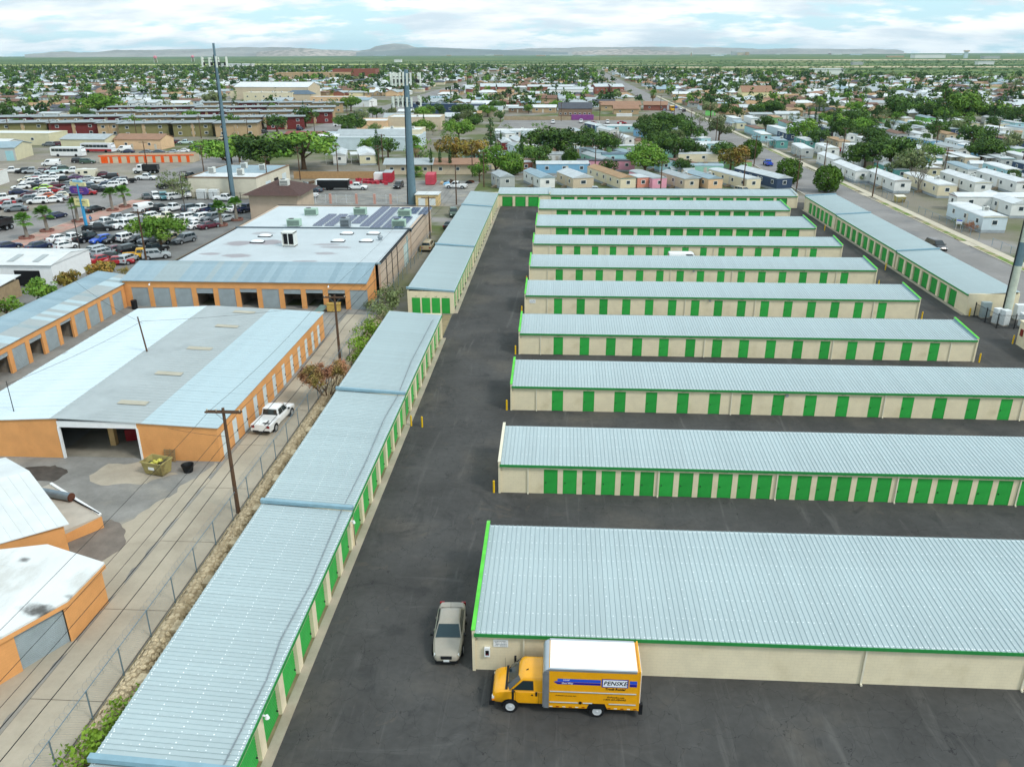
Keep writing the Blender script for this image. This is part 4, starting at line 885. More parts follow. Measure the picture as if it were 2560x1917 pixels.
dk=thing('loading_dock',(-36,51,0),0,'raised concrete loading dock with chipped orange edge','dock')
_dp=[(-4.2,3.9),(2.4,-.6),(.8,-2.7),(-6.2,1.0)]
b=MB(); b.poly([(x,y,1.0) for x,y in reversed(_dp)][::-1]); 
for p,q in zip(_dp,_dp[1:]+_dp[:1]): b.poly([(p[0],p[1],0),(q[0],q[1],0),(q[0],q[1],1.0),(p[0],p[1],1.0)])
b.build('slab',mat('dock_concrete','#b9b2a6',.9,var=.12,scale=.6),dk)
MB().hexa([(2.42,-.62,0.02),(.82,-2.72,.02),(.86,-2.76,.02),(2.46,-.66,.02),(2.42,-.62,.96),(.82,-2.72,.7),(.86,-2.76,.7),(2.46,-.66,.96)]).build('edge',ORANGE,dk)
MB().hexa([(-4.2,3.75,1.0),(2.2,-.6,1.0),(2.35,-.45,1.0),(-4.1,3.95,1.0),(-4.2,3.75,1.12),(2.2,-.6,1.12),(2.35,-.45,1.12),(-4.1,3.95,1.12)]).build('kerb',WHITE,dk)
pp=thing('steel_pipe',(-39.9,53.1,1.0),0,'fat grey steel pipe lying on the loading dock','pipe')
MB().cyl((0,0,.35),(2.9,-.75,.35),.32,.32,14,0,False).build('tube',mat('pipe_steel','#7e8d97',.5,.4,var=.15),pp,smooth=60); MB().cyl((2.9,-.75,.35),(3.0,-.77,.35),.34,.34,14).build('rusty_end',mat('rust','#5a3527',.9),pp)
MB().cyl((0,0,0),(3.4,-2.1,0),.05,.05,6).build('steel_bar',WIREM,loc=(-37.2,52.6,1.12),label='thin dark bar lying on the dock beyond the pipe',cat='bar')
# --- white sheet-metal shop at the left edge
wm=thing('metal_shop',(-76.6,116.2,0),0,'white sheet-metal shop with low gable roof at the left edge','building')
MB().box(-26,0,0,10.6,0,3.3).build('wall',WHITE,wm)
MB().poly([(.15,-.2,3.3),(.15,10.9,3.3),(.15,5.3,4.0)]).build('gable',WHITE,wm)
for ya,yb,za,zb in ((-.3,5.3,3.25,4.05),(5.3,10.9,4.05,3.25)):
    MB().hexa([(-26,ya,za),(.2,ya,za),(.2,yb,zb),(-26,yb,zb),(-26,ya,za+.06),(.2,ya,za+.06),(.2,yb,zb+.06),(-26,yb,zb+.06)]).build('roof',WROOF,wm)
for k in range(5): MB().hexa([(-3.5-k*4,1.0,3.56),(-2.5-k*4,1.0,3.56),(-2.5-k*4,4,3.98),(-3.5-k*4,4,3.98),(-3.5-k*4,1.0,3.57),(-2.5-k*4,1.0,3.57),(-2.5-k*4,4,3.99),(-3.5-k*4,4,3.99)]).build('skylight',SHEETG,wm)
MB().box(-12,-9,-.05,0,1.6,2.3).build('window',DARKM,wm); MB().box(-6,-2,-.05,0,0,2.4).build('open_door',BLACK,wm)
ln=thing('lean_to',(-74,104,0),0,'low lean-to with pale roof beside the metal shop','shed'); MB().box(-14,-4.5,0,7,0,2.4).build('wall',mat('tan_board','#a08d70',.9),ln); MB().hexa([(-14.3,-.3,2.4),(-4.2,-.3,2.4),(-4.2,7.3,3.0),(-14.3,7.3,3.0),(-14.3,-.3,2.48),(-4.2,-.3,2.48),(-4.2,7.3,3.08),(-14.3,7.3,3.08)]).build('roof',WROOF,ln)
# ================================================================ vehicles
CAR_GLASS=mat('car_glass','#223034',0.06,var=0,spec=.7); TYRE=mat('tyre','#1c1d1f',.85,var=.1); RIM=mat('alloy','#b9bfc4',.35,.7,var=.05)
LAMPW=mat('headlamp','#dfe6e8',.15,var=0,spec=.6); LAMPR=mat('taillamp','#8e1418',.2,var=0,spec=.6); PLATE=mat('plate','#dfe5e6',.5,var=0)
PC={k:paint(k,v) for k,v in dict(white='#eceff0',silver='#aab2b7',grey='#6f777d',black='#15171b',blue='#2458c8',navy='#1f2c4f',red='#a81f28',maroon='#5c1f33',tan='#b5a888',yellow='#e8b21a',lime='#9fd02a',cream='#e3dfc8',green='#3f5a4a',teal='#4f8a93',orange='#d9642b',champagne='#9d978a',slate='#4c5a66',purple='#5d3a68',pale='#c9dfe2').items()}
CT={ # L,W,zb, body stations (x,ztop,wfrac), greenhouse (xb0,xb1,xt0,xt1,zbelt,zroof,wb,wt), windows, axles, wheel r
'sedan':dict(W=1.80,zb=.22,st=[(-2.40,.58,.64),(-2.34,.86,.76),(-2.2,.98,.86),(-1.9,1.02,.93),(-1.4,1.02,.98),(-.4,.98,1),(.5,.96,1),(1.0,.95,.985),(1.5,.89,.96),(1.9,.81,.91),(2.15,.74,.84),(2.3,.66,.75),(2.38,.52,.62)],gh=(-1.80,1.18,-1.05,.22,.94,1.47,.81,.60),nw=2,ax=(-1.38,1.38),r=.33),
'hatch':dict(W=1.75,zb=.22,st=[(-2.0,.7,.85),(-1.95,1.0,.92),(-1.5,1.04,.98),(0,1.0,1),(.9,.99,.98),(1.5,.9,.95),(1.9,.78,.88),(2.05,.6,.78)],gh=(-1.9,1.0,-1.5,.2,1.0,1.5,.78,.60),nw=2,ax=(-1.25,1.3),r=.32),
'suv':dict(W=1.9,zb=.28,st=[(-2.35,.75,.88),(-2.3,1.1,.94),(-1.6,1.14,.99),(0,1.12,1),(.95,1.12,.98),(1.6,1.06,.96),(2.15,.98,.92),(2.33,.8,.86),(2.38,.5,.8)],gh=(-2.25,1.05,-2.0,.35,1.12,1.75,.86,.70),nw=3,ax=(-1.4,1.42),r=.37),
'minivan':dict(W=1.95,zb=.24,st=[(-2.5,.75,.88),(-2.45,1.05,.94),(-1.6,1.08,.99),(0,1.06,1),(1.2,1.06,.98),(1.8,.98,.95),(2.35,.84,.88),(2.52,.6,.8)],gh=(-2.4,1.5,-2.2,.55,1.06,1.74,.88,.70),nw=3,ax=(-1.5,1.55),r=.34),
'van':dict(W=2.0,zb=.3,st=[(-2.75,.8,.95),(-2.7,1.3,.98),(0,1.3,1),(1.6,1.28,.99),(2.1,1.16,.96),(2.6,1.02,.9),(2.75,.7,.85)],gh=(-2.68,1.95,-2.6,1.15,1.3,2.08,.98,.84),nw=3,ax=(-1.75,1.75),r=.37),
'jeep':dict(W=1.85,zb=.4,st=[(-2.1,.9,.95),(-2.05,1.15,.97),(0,1.15,.97),(.7,1.15,.95),(1.6,1.1,.9),(2.0,1.05,.85),(2.1,.8,.8)],gh=(-2.0,.75,-1.98,.5,1.15,1.83,.86,.8),nw=3,ax=(-1.45,1.45),r=.42),
'pickup':dict(W=1.98,zb=.38,st=[(-.78,1.12,1),(.2,1.12,1),(1.3,1.12,.99),(1.8,1.1,.97),(2.6,1.04,.94),(2.82,.9,.9),(2.88,.6,.84)],gh=(-.76,1.45,-.62,.75,1.12,1.86,.88,.72),nw=2,ax=(-1.75,1.85),r=.41,bed=(-2.85,-.80)),
'wagon':dict(W=1.82,zb=.24,st=[(-2.45,.7,.86),(-2.4,1.0,.93),(-1.5,1.03,.98),(0,1.0,1),(1.0,1.0,.98),(1.7,.92,.95),(2.2,.8,.88),(2.4,.58,.78)],gh=(-2.35,1.05,-2.1,.25,1.0,1.52,.80,.63),nw=3,ax=(-1.4,1.4),r=.33)}
def car_parts(kind):
    p=CT[kind]; W=p['W']/2; zb=p['zb']; b=MB(); rings=[]
    for x,zt,wf in p['st']:
        w=W*wf; rings.append([(x,-w*.82,zb),(x,w*.82,zb),(x,w*.97,zb+.14),(x,w,(zb+zt)*.55),(x,w*.96,zt-.10),(x,w*.84,zt-.015),(x,w*.4,zt+.012),(x,-w*.4,zt+.012),(x,-w*.84,zt-.015),(x,-w*.96,zt-.10),(x,-w,(zb+zt)*.55),(x,-w*.97,zb+.14)])
    b.loft(rings)
    xb0,xb1,xt0,xt1,zl,zr,wb,wt=p['gh']; wb*=p['W']/1.8*1.0 if kind=='sedan' else 1; 
    zl-=.03
    def ring(xa,xc,z,w,c=.0): return [(xa+c,-w,z),(xa,-w*.6,z),(xa,w*.6,z),(xa+c,w,z),(xc-c*1.6,w,z),(xc,w*.6,z),(xc,-w*.6,z),(xc-c*1.6,-w,z)]
    k=.86
    b.loft([ring(xb0,xb1,zl,wb,.06),ring(xb0+(xt0-xb0)*k,xb1+(xt1-xb1)*k,zl+(zr-zl)*.86,wb+(wt-wb)*k,.06),ring(xt0+.06,xt1-.05,zr-.02,wt*.94,.08),ring(xt0+.25,xt1-.25,zr+.015,wt*.7,.08)])
    for ax in p['ax']:
        for s in (-1,1):
            pts=[(ax+math.cos(a*math.pi/7)*p['r']*1.2,s*(W+.004),p['r']+math.sin(a*math.pi/7)*p['r']*1.17) for a in range(8)]+[(ax-p['r']*1.2,s*(W+.004),zb+.02),(ax+p['r']*1.2,s*(W+.004),zb+.02)]
            b.poly(pts if s<0 else pts[::-1],1)
            b.poly(pts if s>0 else pts[::-1],1)
    xf=p['st'][-1][0]; xr=p['st'][0][0] if 'bed' not in p else p['bed'][0]
    b.box(xf-.12,xf+.03,-W*.72,W*.72,zb-.02,zb+.14,1); b.box(xf-.06,xf+.012,-W*.34,W*.34,zb+.26,zb+.42,1)
    b.box(xr-.03,xr+.1,-W*.8,W*.8,zb-.02,zb+.16,1)
    for s in (-1,1): b.box(xb1-.42,xb1-.26,s*(W+.0)-(.0 if s>0 else .16),s*W+(.16 if s>0 else 0),zl+.02,zl+.16,1)
    if 'bed' in p:
        a,c=p['bed']; h=1.1
        b.box(a,c,-W*.98,-W*.86,zb+.1,h); b.box(a,c,W*.86,W*.98,zb+.1,h); b.box(a,a+.09,-W*.86,W*.86,zb+.15,h); b.box(c-.09,c,-W*.86,W*.86,zb+.1,h); b.box(a+.09,c-.09,-W*.86,W*.86,.62,.68,0)
        for s in (-1,1): b.box(p['ax'][0]-.42,p['ax'][0]+.42,s*W*.86-(.0 if s<0 else .16),s*W*.86+(.16 if s<0 else 0),.66,.86,0)
    body=b.mesh('body',[PC['white'],BLACK],32)
    g=MB()
    def patch(A,B,C,D,u0,u1,v0,v1,off=.008):
        A,B,C,D=map(Vector,(A,B,C,D))
        f=lambda u,v:(A*(1-u)+B*u)*(1-v)+(D*(1-u)+C*u)*v
        nrm=((B-A).cross(D-A)).normalized()*off
        g.poly([f(u0,v0)+nrm,f(u1,v0)+nrm,f(u1,v1)+nrm,f(u0,v1)+nrm])
    zt=zl+(zr-zl)*.86; xtr=xb0+(xt0-xb0)*k; xtf=xb1+(xt1-xb1)*k; wtt=wb+(wt-wb)*k
    # windscreen and rear glass, each split where the cabin corner turns
    patch((xb1,-wb*.6,zl),(xb1,wb*.6,zl),(xtf,wtt*.6,zt),(xtf,-wtt*.6,zt),-.28,1.28,.12,.98,.012)
    patch((xb0,wb*.6,zl),(xb0,-wb*.6,zl),(xtr,-wtt*.6,zt),(xtr,wtt*.6,zt),-.22,1.22,.18 if kind!='van' else .3,.95,.012)
    n=p['nw']; edges=[.05]+[.05+.9*(i+1)/n for i in range(n)]
    for s in (-1,1):
        A=(xb0+.06,s*wb,zl);B=(xb1-.1,s*wb,zl);C=(xtf-.1,s*wtt,zt);D=(xtr+.06,s*wtt,zt)
        for i in range(n):
            u0,u1=edges[i]+.012,edges[i+1]-.012
            if kind=='van' and i<n-1 : continue
            if s<0: patch(A,B,C,D,u0,u1,.14,.95)
            else: patch(B,A,D,C,1-u1,1-u0,.14,.95)
    glass=g.mesh('windows',CAR_GLASS)
    r=p['r']; wv=MB().cyl((0,-.11,0),(0,.11,0),r,r,14); wheel=wv.mesh('wheel',TYRE,40)
    rim=MB().cyl((0,-.118,0),(0,.118,0),r*.62,r*.62,10).mesh('rim',RIM)
    hl=MB(); tl=MB()
    zf=p['st'][-2][1]
    hm=(hl.hexa([(-.28,-.15,-.05),(.0,-.15,-.07),(.0,.15,-.07),(-.28,.15,-.05),(-.28,-.12,.07),(-.02,-.12,.05),(-.02,.12,.05),(-.28,.12,.07)]) if kind=='sedan' else hl.box(-.2,.03,-.17,.17,-.09,.09)).mesh('headlight',LAMPW); tm=tl.box(-.03,.08,-.14,.14,-.11,.11).mesh('taillight',LAMPR)
    return dict(p=p,body=body,glass=glass,wheel=wheel,rim=rim,hl=hm,tl=tm,xf=xf,xr=xr,W=W)
CP={}
def vehicle(kind,color,x,y,rz,label,group=None,cat=None,rims=True,z=0.005,detail=True,scale=None):
    if kind not in CP: CP[kind]=car_parts(kind)
    c=CP[kind]; p=c['p']
    t=thing({'sedan':'sedan_car','hatch':'hatchback_car','suv':'sport_utility','minivan':'minivan','van':'cargo_van','jeep':'off_road_car','pickup':'pickup_truck','wagon':'estate_car'}[kind],(x,y,z),rz,label,cat or {'suv':'car','sedan':'car','hatch':'car','jeep':'car','wagon':'car'}.get(kind,kind),group)
    if scale: t.scale=(scale,)*3
    setmat(obj('body',c['body'],t),PC[color]); obj('windows',c['glass'],t)
    for ax in p['ax']:
        for s in (-1,1):
            w=obj('wheel',c['wheel'],t,(ax,s*(c['W']-.095),p['r']))
            if rims: obj('rim',c['rim'],w)
    if detail:
        for s in (-1,1):
            obj('headlight',c['hl'],t,(c['xf']-(.17 if kind=='sedan' else .05),s*c['W']*.66,p['zb']+.42)); obj('taillight',c['tl'],t,(c['xr'],s*c['W']*.74,p['zb']+.55))
    return t
ORD=['first','second','third','fourth','fifth','sixth','seventh','eighth','ninth','tenth','eleventh','twelfth','thirteenth','fourteenth','fifteenth','sixteenth','seventeenth','eighteenth','nineteenth','twentieth']
# --- the two vehicles in the drive
cm=vehicle('sedan','champagne',-6.12,39.4,R(-87.6),'champagne sedan parked in the drive beside the nearest storage row')
MB().box(2.335,2.40,-.32,.32,.52,.66).build('grille',BLACK,cm); MB().box(2.39,2.425,-.17,.17,.33,.45).build('licence_plate',PLATE,cm); MB().cyl((-1.0,0,1.45),(-1.35,0,1.7),.008,.008,4).build('aerial',BLACK,cm)
for s in (-1,1):
    for x in (.25,-.85): MB().box(x-.1,x+.1,s*.905-.012,s*.905+.012,.83,.87).build('door_handle',PC['champagne'],cm)
PEN=paint('rental_yellow','#f0a908',.35); BOXW=mat('box_roof_white','#f4fafa',.5,var=.02); PBLUE=mat('stripe_blue','#2a55cf',.4,var=0); PNAVY=mat('stripe_navy','#1c1f96',.4,var=0); ALU=mat('aluminium','#b9c0c6',.35,.7,var=.05); GREYT=mat('grey_corner','#80858a',.5,.3)
def rental_truck():
    t=thing('box_truck',(-2.14,34.7,.005),0,'yellow rental box truck with white roof parked along the cream wall','truck')
    # local x forward is -X world: build with front at -x directly
    # box
    bx=MB().box(2.05,6.72,-1.18,1.18,.62,3.12).build('cargo_box',PEN,t)
    MB().box(2.1,6.62,-1.13,1.13,3.121,3.16).build('box_roof',BOXW,bx); MB().box(2.05,6.6,-1.2,-1.1,3.05,3.18).build('roof_rail',ALU,bx); MB().box(2.05,6.6,1.1,1.2,3.05,3.18).build('roof_rail',ALU,bx)
    prof=[(1.72,.62),(2.05,.62),(2.05,3.12),(1.95,3.12),(1.8,3.0),(1.72,2.8)]
    MB().ext([(a,b_) for a,b_ in prof],-1.17,1.17,'y').build('box_nose',ALU,bx,smooth=40)
    for s in (-1,1): MB().box(1.78,2.06,s*1.19-.015,s*1.19+.015,.58,3.0).build('corner_post',GREYT,bx)
    MB().box(6.72,6.80,-1.19,1.19,.6,3.2).build('rear_frame',PEN,bx)
    MB().box(6.80,6.86,-1.05,1.05,.8,3.0).build('rear_door',mat('rear_shutter','#dfe3e4',.5),bx); MB().box(6.8,7.0,-1.1,1.1,.35,.55).box(6.8,7.0,-1.18,-.95,.35,1.0).build('rear_bumper',BLACK,t)
    y=-1.186
    def plate(nm,x0,x1,z0,z1,m,o=0.0): return MB().box(x0,x1,y-.006-o,y-o,z0,z1).build(nm,m,bx)
    b=MB(); b.poly([(2.3,y-.006,2.36),(2.55,y-.006,2.46),(4.75,y-.006,2.46),(4.75,y-.006,2.36)]); b.build('stripe',PBLUE,bx)
    b=MB(); b.poly([(2.3,y-.006,2.34),(4.75,y-.006,2.34),(4.75,y-.006,2.20),(2.5,y-.006,2.20)][::-1]); b.build('stripe',PNAVY,bx)
    MB().box(2.5,4.75,y-.007,y,2.45,2.56).build('stripe',PBLUE,bx)
    plate('stripe',6.25,6.63,2.36,2.56,PBLUE); plate('stripe',6.25,6.63,2.18,2.34,PNAVY)
    plate('logo_border',4.8,6.18,2.10,2.64,PNAVY,.004); plate('logo_panel',4.86,6.12,2.15,2.59,mat('logo_white','#eef3fb',.4,var=0),.011)
    K=mat('lettering_black','#101114',.6,var=0); Wt=mat('lettering_white','#f4f6f8',.6,var=0)
    for s_,sz,x,z,m,o_ in (('PENSKE',.36,5.49,2.37,K,.021),('Truck Rental',.2,5.5,1.98,K,.004),('Local',.15,2.95,2.5,Wt,.012),('One Way',.15,3.0,2.28,Wt,.012),('Dedication at every turn',.11,2.95,1.44,K,.004),('GoPenske.com',.15,5.55,1.44,K,.004),('1-800-GO-PENSKE',.15,5.5,1.28,K,.004)):
        text_on(s_,sz,m,bx,(x,y-o_,z),(R(90),0,0),'lettering',shear=.25,bold=.006 if sz>.15 else .002)
    for x0,x1,z in ((2.1,6.62,1.72),(2.1,3.6,1.0),(3.85,4.35,1.0),(5.2,6.62,1.0)): MB().cyl((x0,y-.02,z),(x1,y-.02,z),.035,.035,6).build('rub_rail',ALU,bx)
    for k in range(14):
        if not(4.05<2.1+k*.34<4.9): MB().box(2.1+k*.34,2.1+k*.34+.16,y-.008,y,.66,.71).build('reflector',LAMPR if k%2 else PLATE,bx)
    MB().cyl((3.72,y-.03,1.0),(3.72,y,1.0),.09,.09,10).build('fuel_cap',BLACK,bx)
    # wheel arch cut in side: dark skirt
    MB().poly([(4.05,y-.004,.61),(5.15,y-.004,.61),(5.0,y-.004,.98),(4.2,y-.004,.98)]).build('wheel_arch',BLACK,bx)
    MB().box(-.4,6.7,-.45,.45,.42,.62).build('chassis',BLACK,t)
    # cab (front towards -x)
    b=MB(); W=1.0; rings=[]
    for x,zt,wf in ((-.98,.80,.84),(-.94,1.16,.90),(-.82,1.30,.94),(-.55,1.40,.975),(-.15,1.46,.99),(.3,1.48,1),(.75,1.48,1),(1.74,1.48,1)):
        w=W*wf; zb=.5; rings.append([(x,-w*.86,zb),(x,w*.86,zb),(x,w*.98,zb+.15),(x,w,(zb+zt)*.55),(x,w*.97,zt-.12),(x,w*.86,zt-.02),(x,w*.4,zt+.015),(x,-w*.4,zt+.015),(x,-w*.86,zt-.02),(x,-w*.97,zt-.12),(x,-w,(zb+zt)*.55),(x,-w*.98,zb+.15)])
    b.loft(rings)
    def ring(xa,xc,z,w,c): return [(xa+c,-w,z),(xa,-w*.6,z),(xa,w*.6,z),(xa+c,w,z),(xc,w,z),(xc,-w,z)]
    b.loft([ring(-.15,1.74,1.44,.97,.14),ring(.46,1.74,2.1,.87,.14),ring(.62,1.74,2.22,.80,.12),ring(.9,1.7,2.28,.62,.1)])
    cab=b.mesh('cab',PEN,35); cb=obj('cab',cab,t)
    g=MB()
    A,B,C_,D=Vector((-.15,.58,1.46)),Vector((-.15,-.58,1.46)),Vector((.45,-.5,2.09)),Vector((.45,.5,2.09))
    f=lambda u,v:(A*(1-u)+B*u)*(1-v)+(D*(1-u)+C_*u)*v+Vector((-.012,0,.012))
    g.poly([f(0,.05),f(1,.05),f(1,.97),f(0,.97)])
    for s in (-1,1):
        q=[(-.15,s*.585,1.46),(-.02,s*.955,1.46),(.56,s*.86,2.09),(.45,s*.505,2.09)]; q=[Vector(v_)+Vector((-.014,s*.008,.012)) for v_ in q]; g.poly(q if s<0 else q[::-1])
        q=[Vector((.12,s*.968,1.50)),Vector((1.25,s*.968,1.50)),Vector((1.22,s*.882,2.06)),Vector((.68,s*.882,2.06))]; q=[v_+Vector((0,s*.012,.004)) for v_ in q]; g.poly(q if s<0 else q[::-1])
    g.build('windows',CAR_GLASS,cb)
    MB().box(-.27,-.14,-.9,.9,1.44,1.475).build('cowl',BLACK,cb)
    MB().box(-1.12,-.85,-.98,.98,.42,.72).build('bumper',BLACK,cb); MB().box(-1.01,-.95,-.7,.7,.78,1.05).build('grille',BLACK,cb)
    for s in (-1,1):
        MB().box(-.985,-.86,s*.84-.09,s*.84+.09,.82,.98).build('headlight',LAMPW,cb); MB().box(-.98,-.84,s*.9-.07,s*.9+.07,.72,.8).build('indicator',mat('amber','#d07a1a',.3),cb)
        MB().box(.15,.27,s*1.05-.02,s*1.28 if s>0 else s*1.05+.02,1.42,1.48).box(.1,.22,s*1.28-.1,s*1.28+.1,1.2,1.75).build('mirror',BLACK,cb)
        MB().box(1.12,1.22,s*1.0-.02,s*1.0+.02,1.18,1.24).box(1.34,1.44,s*1.0-.012,s*1.0+.012,1.15,1.42).build('door_handle',BLACK,cb)
        MB().box(.28,.29,s*.998-.008,s*.998+.008,.62,1.36).box(1.5,1.51,s*.998-.008,s*.998+.008,.62,1.36).build('door_seam',BLACK,cb)
        pts=[(.0+math.cos(a*math.pi/7)*.5,s*1.006,.42+math.sin(a*math.pi/7)*.48) for a in range(8)]
        MB().poly(pts if s<0 else pts[::-1]).build('wheel_arch',BLACK,cb)
    MB().cyl((-.35,.6,1.4),(-.35,.6,2.25),.008,.008,4).build('aerial',BLACK,cb)
    MB().cyl((.85,-.3,2.24),(.95,-.28,2.34),.05,.02,6).build('roof_fin',BLACK,cb)
    for x in (0,4.62):
        for s in (-1,1):
            yy=s*.92 if x==0 else s*1.0
            w=MB().cyl((0,-.14,0),(0,.14,0),.40,.40,20).mesh('wheel',TYRE,40); wo=obj('wheel',w,t,(x,yy,.40))
            rg=[[(r*math.cos(a*math.pi/8),s*yv,r*math.sin(a*math.pi/8)) for a in range(16)] for r,yv in ((.25,.142),(.24,.15),(.20,.08 if x else .12),(.08,.10 if x else .16),(.05,.17))]
            MB().loft(rg,0,True,True).build('rim',mat('white_rim','#d9dde0',.4,.3),wo,smooth=40)
rental_truck()
# --- old white pickup in the alley, minivan, van
wp=vehicle('pickup','white',-26.85,69.2,R(84),'old white single-cab pickup seen from behind in the alley')
MB().box(-2.2,-1.1,-.04,.04,.72,.78).box(-1.7,-1.62,-.35,.35,.72,.78).build('bed_hitch',DARKM,wp); MB().box(-2.89,-2.86,-.2,.2,.5,.6).build('licence_plate',PLATE,wp); MB().box(-.7,-.65,-.7,.7,1.78,1.84).build('rack_bar',WHITE,wp)
vehicle('minivan','black',67.2,147.6,R(-84),'black minivan driving on the street beyond the storage lot')
vehicle('van','white',20.9,133.8,0,'white cargo van parked between two storage rows, only its roof showing',scale=1.05)
# --- paved car lot (tile e, x, y of the wheels, kind, colour, heading)
LOT=[[('near row of the paved lot',R(62)),[(510,785,'sedan','white',1),(622,792,'pickup','white',1),(765,782,'pickup','black',1),(870,795,'hatch','blue',-1),(990,790,'sedan','black',-1),(1108,785,'jeep','white',1),(1185,795,'sedan','black',-1),(1300,798,'suv','grey',-1),(1490,790,'pickup','tan',-1),(1592,795,'suv','grey',-1)]],
 [('second row of the paved lot',R(62)),[(845,695,'pickup','black',.35),(905,650,'pickup','white',1),(975,665,'sedan','black',1),(1075,668,'pickup','white',1),(1015,612,'pickup','silver',-1),(1130,600,'sedan','white',1),(1215,650,'wagon','white',1),(1300,645,'sedan','slate',-1),(1430,640,'sedan','navy',1),(1590,665,'sedan','cream',1),(1705,668,'sedan','white',1),(1810,668,'sedan','maroon',1)]],
 [('third row of the paved lot',R(62)),[(1325,592,'suv','white',1),(1440,600,'pickup','cream',1),(1545,605,'sedan','white',1),(1650,598,'suv','white',1),(1725,608,'suv','white',-1),(1830,605,'suv','grey',-1),(1940,612,'sedan','silver',-1)]],
 [('far row of the paved lot',R(62)),[(1262,522,'van','white',1),(1370,525,'pickup','black',1),(1495,520,'pickup','white',1),(1655,520,'suv','slate',1),(1735,525,'pickup','white',1),(1840,525,'pickup','navy',1),(1955,522,'sedan','white',1),(2040,522,'sedan','white',1),(2130,525,'pickup','navy',1)]],
 [('verge row behind the paved lot',R(-58)),[(1265,415,'sedan','black',1),(1345,415,'suv','white',1),(1415,420,'jeep','teal',1),(1515,418,'suv','white',-.9),(1610,395,'van','white',1)]],
 [('fenced row behind the courtyard',R(62)),[(800,910,'suv','silver',-1),(905,910,'wagon','silver',1),(1010,885,'sedan','maroon',1),(1130,885,'suv','black',1),(1320,890,'pickup','black',1),(965,945,'sedan','black',.2),(1110,965,'wagon','silver',1.3),(1215,935,'pickup','yellow',.3),(880,970,'sedan','red',1),(1030,985,'sedan','red',.4),(1350,935,'suv','silver',.5),(60,850,'sedan','navy',1),(330,850,'sedan','navy',1),(560,850,'hatch','white',1)]]]
CN={'sedan':'sedan','hatch':'hatchback','suv':'sport utility','minivan':'minivan','van':'cargo van','jeep':'boxy off-roader','pickup':'pickup','wagon':'estate car'}
rl=random.Random(11)
LATER=[]; USED={}
def uniq(lbl,tail):
    USED[lbl]=USED.get(lbl,0)+1
    return lbl if USED[lbl]==1 else lbl+', '+ORD[USED[lbl]-1]+' '+tail
for (nm,h0),cars in LOT:
    for i,(x,y,k,c,d) in enumerate(sorted(cars)):
        X,Y=G('e',x,y); X-=.5; Y+=1.2
        rz=h0 if d==1 else (h0+math.pi if d==-1 else h0*d)
        vo=len(COL.objects); vehicle(k,c,X,Y,rz+R(rl.uniform(-4,4)),'x','cars in the paved lot'); LATER.append((COL.objects[vo],'%s %s in the %s'%(c,CN[k],nm)))
for c_,x,y,k,c,rz,l_ in (('e',810,520,'sedan','black',R(72),'black sedan driving on the avenue between the palms'),('e',480,575,'sedan','navy',R(75),'dark sedan on the avenue behind the lot sign'),('e',1440,315,'pickup','black',R(60),'black pickup turning at the end of the avenue'),('e',1630,235,'pickup','black',R(80),'black pickup at the corner of the white block building'),('e',1935,430,'pickup','white',R(-8),'white pickup parked along the tower fence'),('e',1255,245,'pickup','white',R(0),'small white pickup by the yard fence corner'),
   ('f',2170,775,'minivan','tan',R(90),'tan van squeezed into the alley beside the white flat roof')):
    X,Y=G(c_,x,y); vehicle(k,c,X,Y+.6,rz,l_)
for x,y,k,c,rz,l_ in ((-22.9,176,'suv','green',R(-80),'dark green sport utility parked in the lane beyond the solar roof'),(-19.9+.0,0,'x','',0,''),(-22.0,163,'sedan','black',R(80),'black sedan parked in the lane by the far storage building')):
    if k!='x': vehicle(k,c,x,y,rz,l_)
# --- crowded yard across the avenue
YARD=[[(95,185,'pickup','white'),(190,188,'suv','black'),(270,190,'pickup','silver'),(360,182,'sedan','maroon'),(458,168,'suv','black'),(548,170,'suv','green'),(625,188,'pickup','white'),(705,190,'sedan','white'),(465,192,'pickup','pale')],
 [(310,235,'pickup','silver'),(450,238,'pickup','white'),(430,258,'sedan','white'),(215,262,'sedan','cream'),(280,262,'sedan','red'),(395,262,'suv','white'),(545,268,'pickup','black'),(650,240,'sedan','purple'),(735,255,'sedan','silver'),(870,215,'sedan','maroon'),(935,240,'suv','black')],
 [(250,285,'minivan','white'),(400,295,'minivan','white'),(330,298,'sedan','navy'),(605,290,'sedan','silver'),(710,288,'sedan','silver'),(845,270,'sedan','white'),(985,270,'sedan','slate'),(1065,275,'pickup','black'),(1010,295,'suv','white'),(560,305,'sedan','grey')],
 [(240,318,'sedan','black'),(470,312,'sedan','maroon'),(355,335,'sedan','lime'),(600,325,'sedan','silver'),(650,330,'sedan','purple'),(730,330,'suv','slate'),(800,352,'pickup','black'),(880,318,'suv','navy'),(945,318,'suv','white'),(850,345,'sedan','slate'),(165,325,'sedan','white')],
 [(345,365,'sedan','white'),(450,358,'sedan','red'),(150,370,'sedan','navy'),(570,365,'sedan','grey'),(640,382,'sedan','grey'),(730,378,'sedan','red'),(350,395,'suv','white'),(250,390,'sedan','maroon')],
 [(310,455,'suv','white'),(215,440,'suv','grey'),(430,445,'sedan','white'),(390,410,'sedan','orange'),(20,470,'sedan','red'),(60,500,'pickup','silver'),(120,520,'sedan','grey'),(20,430,'pickup','white'),(480,425,'sedan','silver'),(500,405,'hatch','cream')]]
for r,cars in enumerate(YARD):
    for (x,y,k,c) in sorted(cars):
        X,Y=G('e',x,y); vo=len(COL.objects); vehicle(k,c,X,Y+1.0,R(rl.choice((205,205,210,30))+rl.uniform(-9,9)),'x','cars packed in the yard across the avenue',rims=False); LATER.append((COL.objects[vo],'%s %s in the %s line of the crowded yard'%(c,CN[k],ORD[r])))
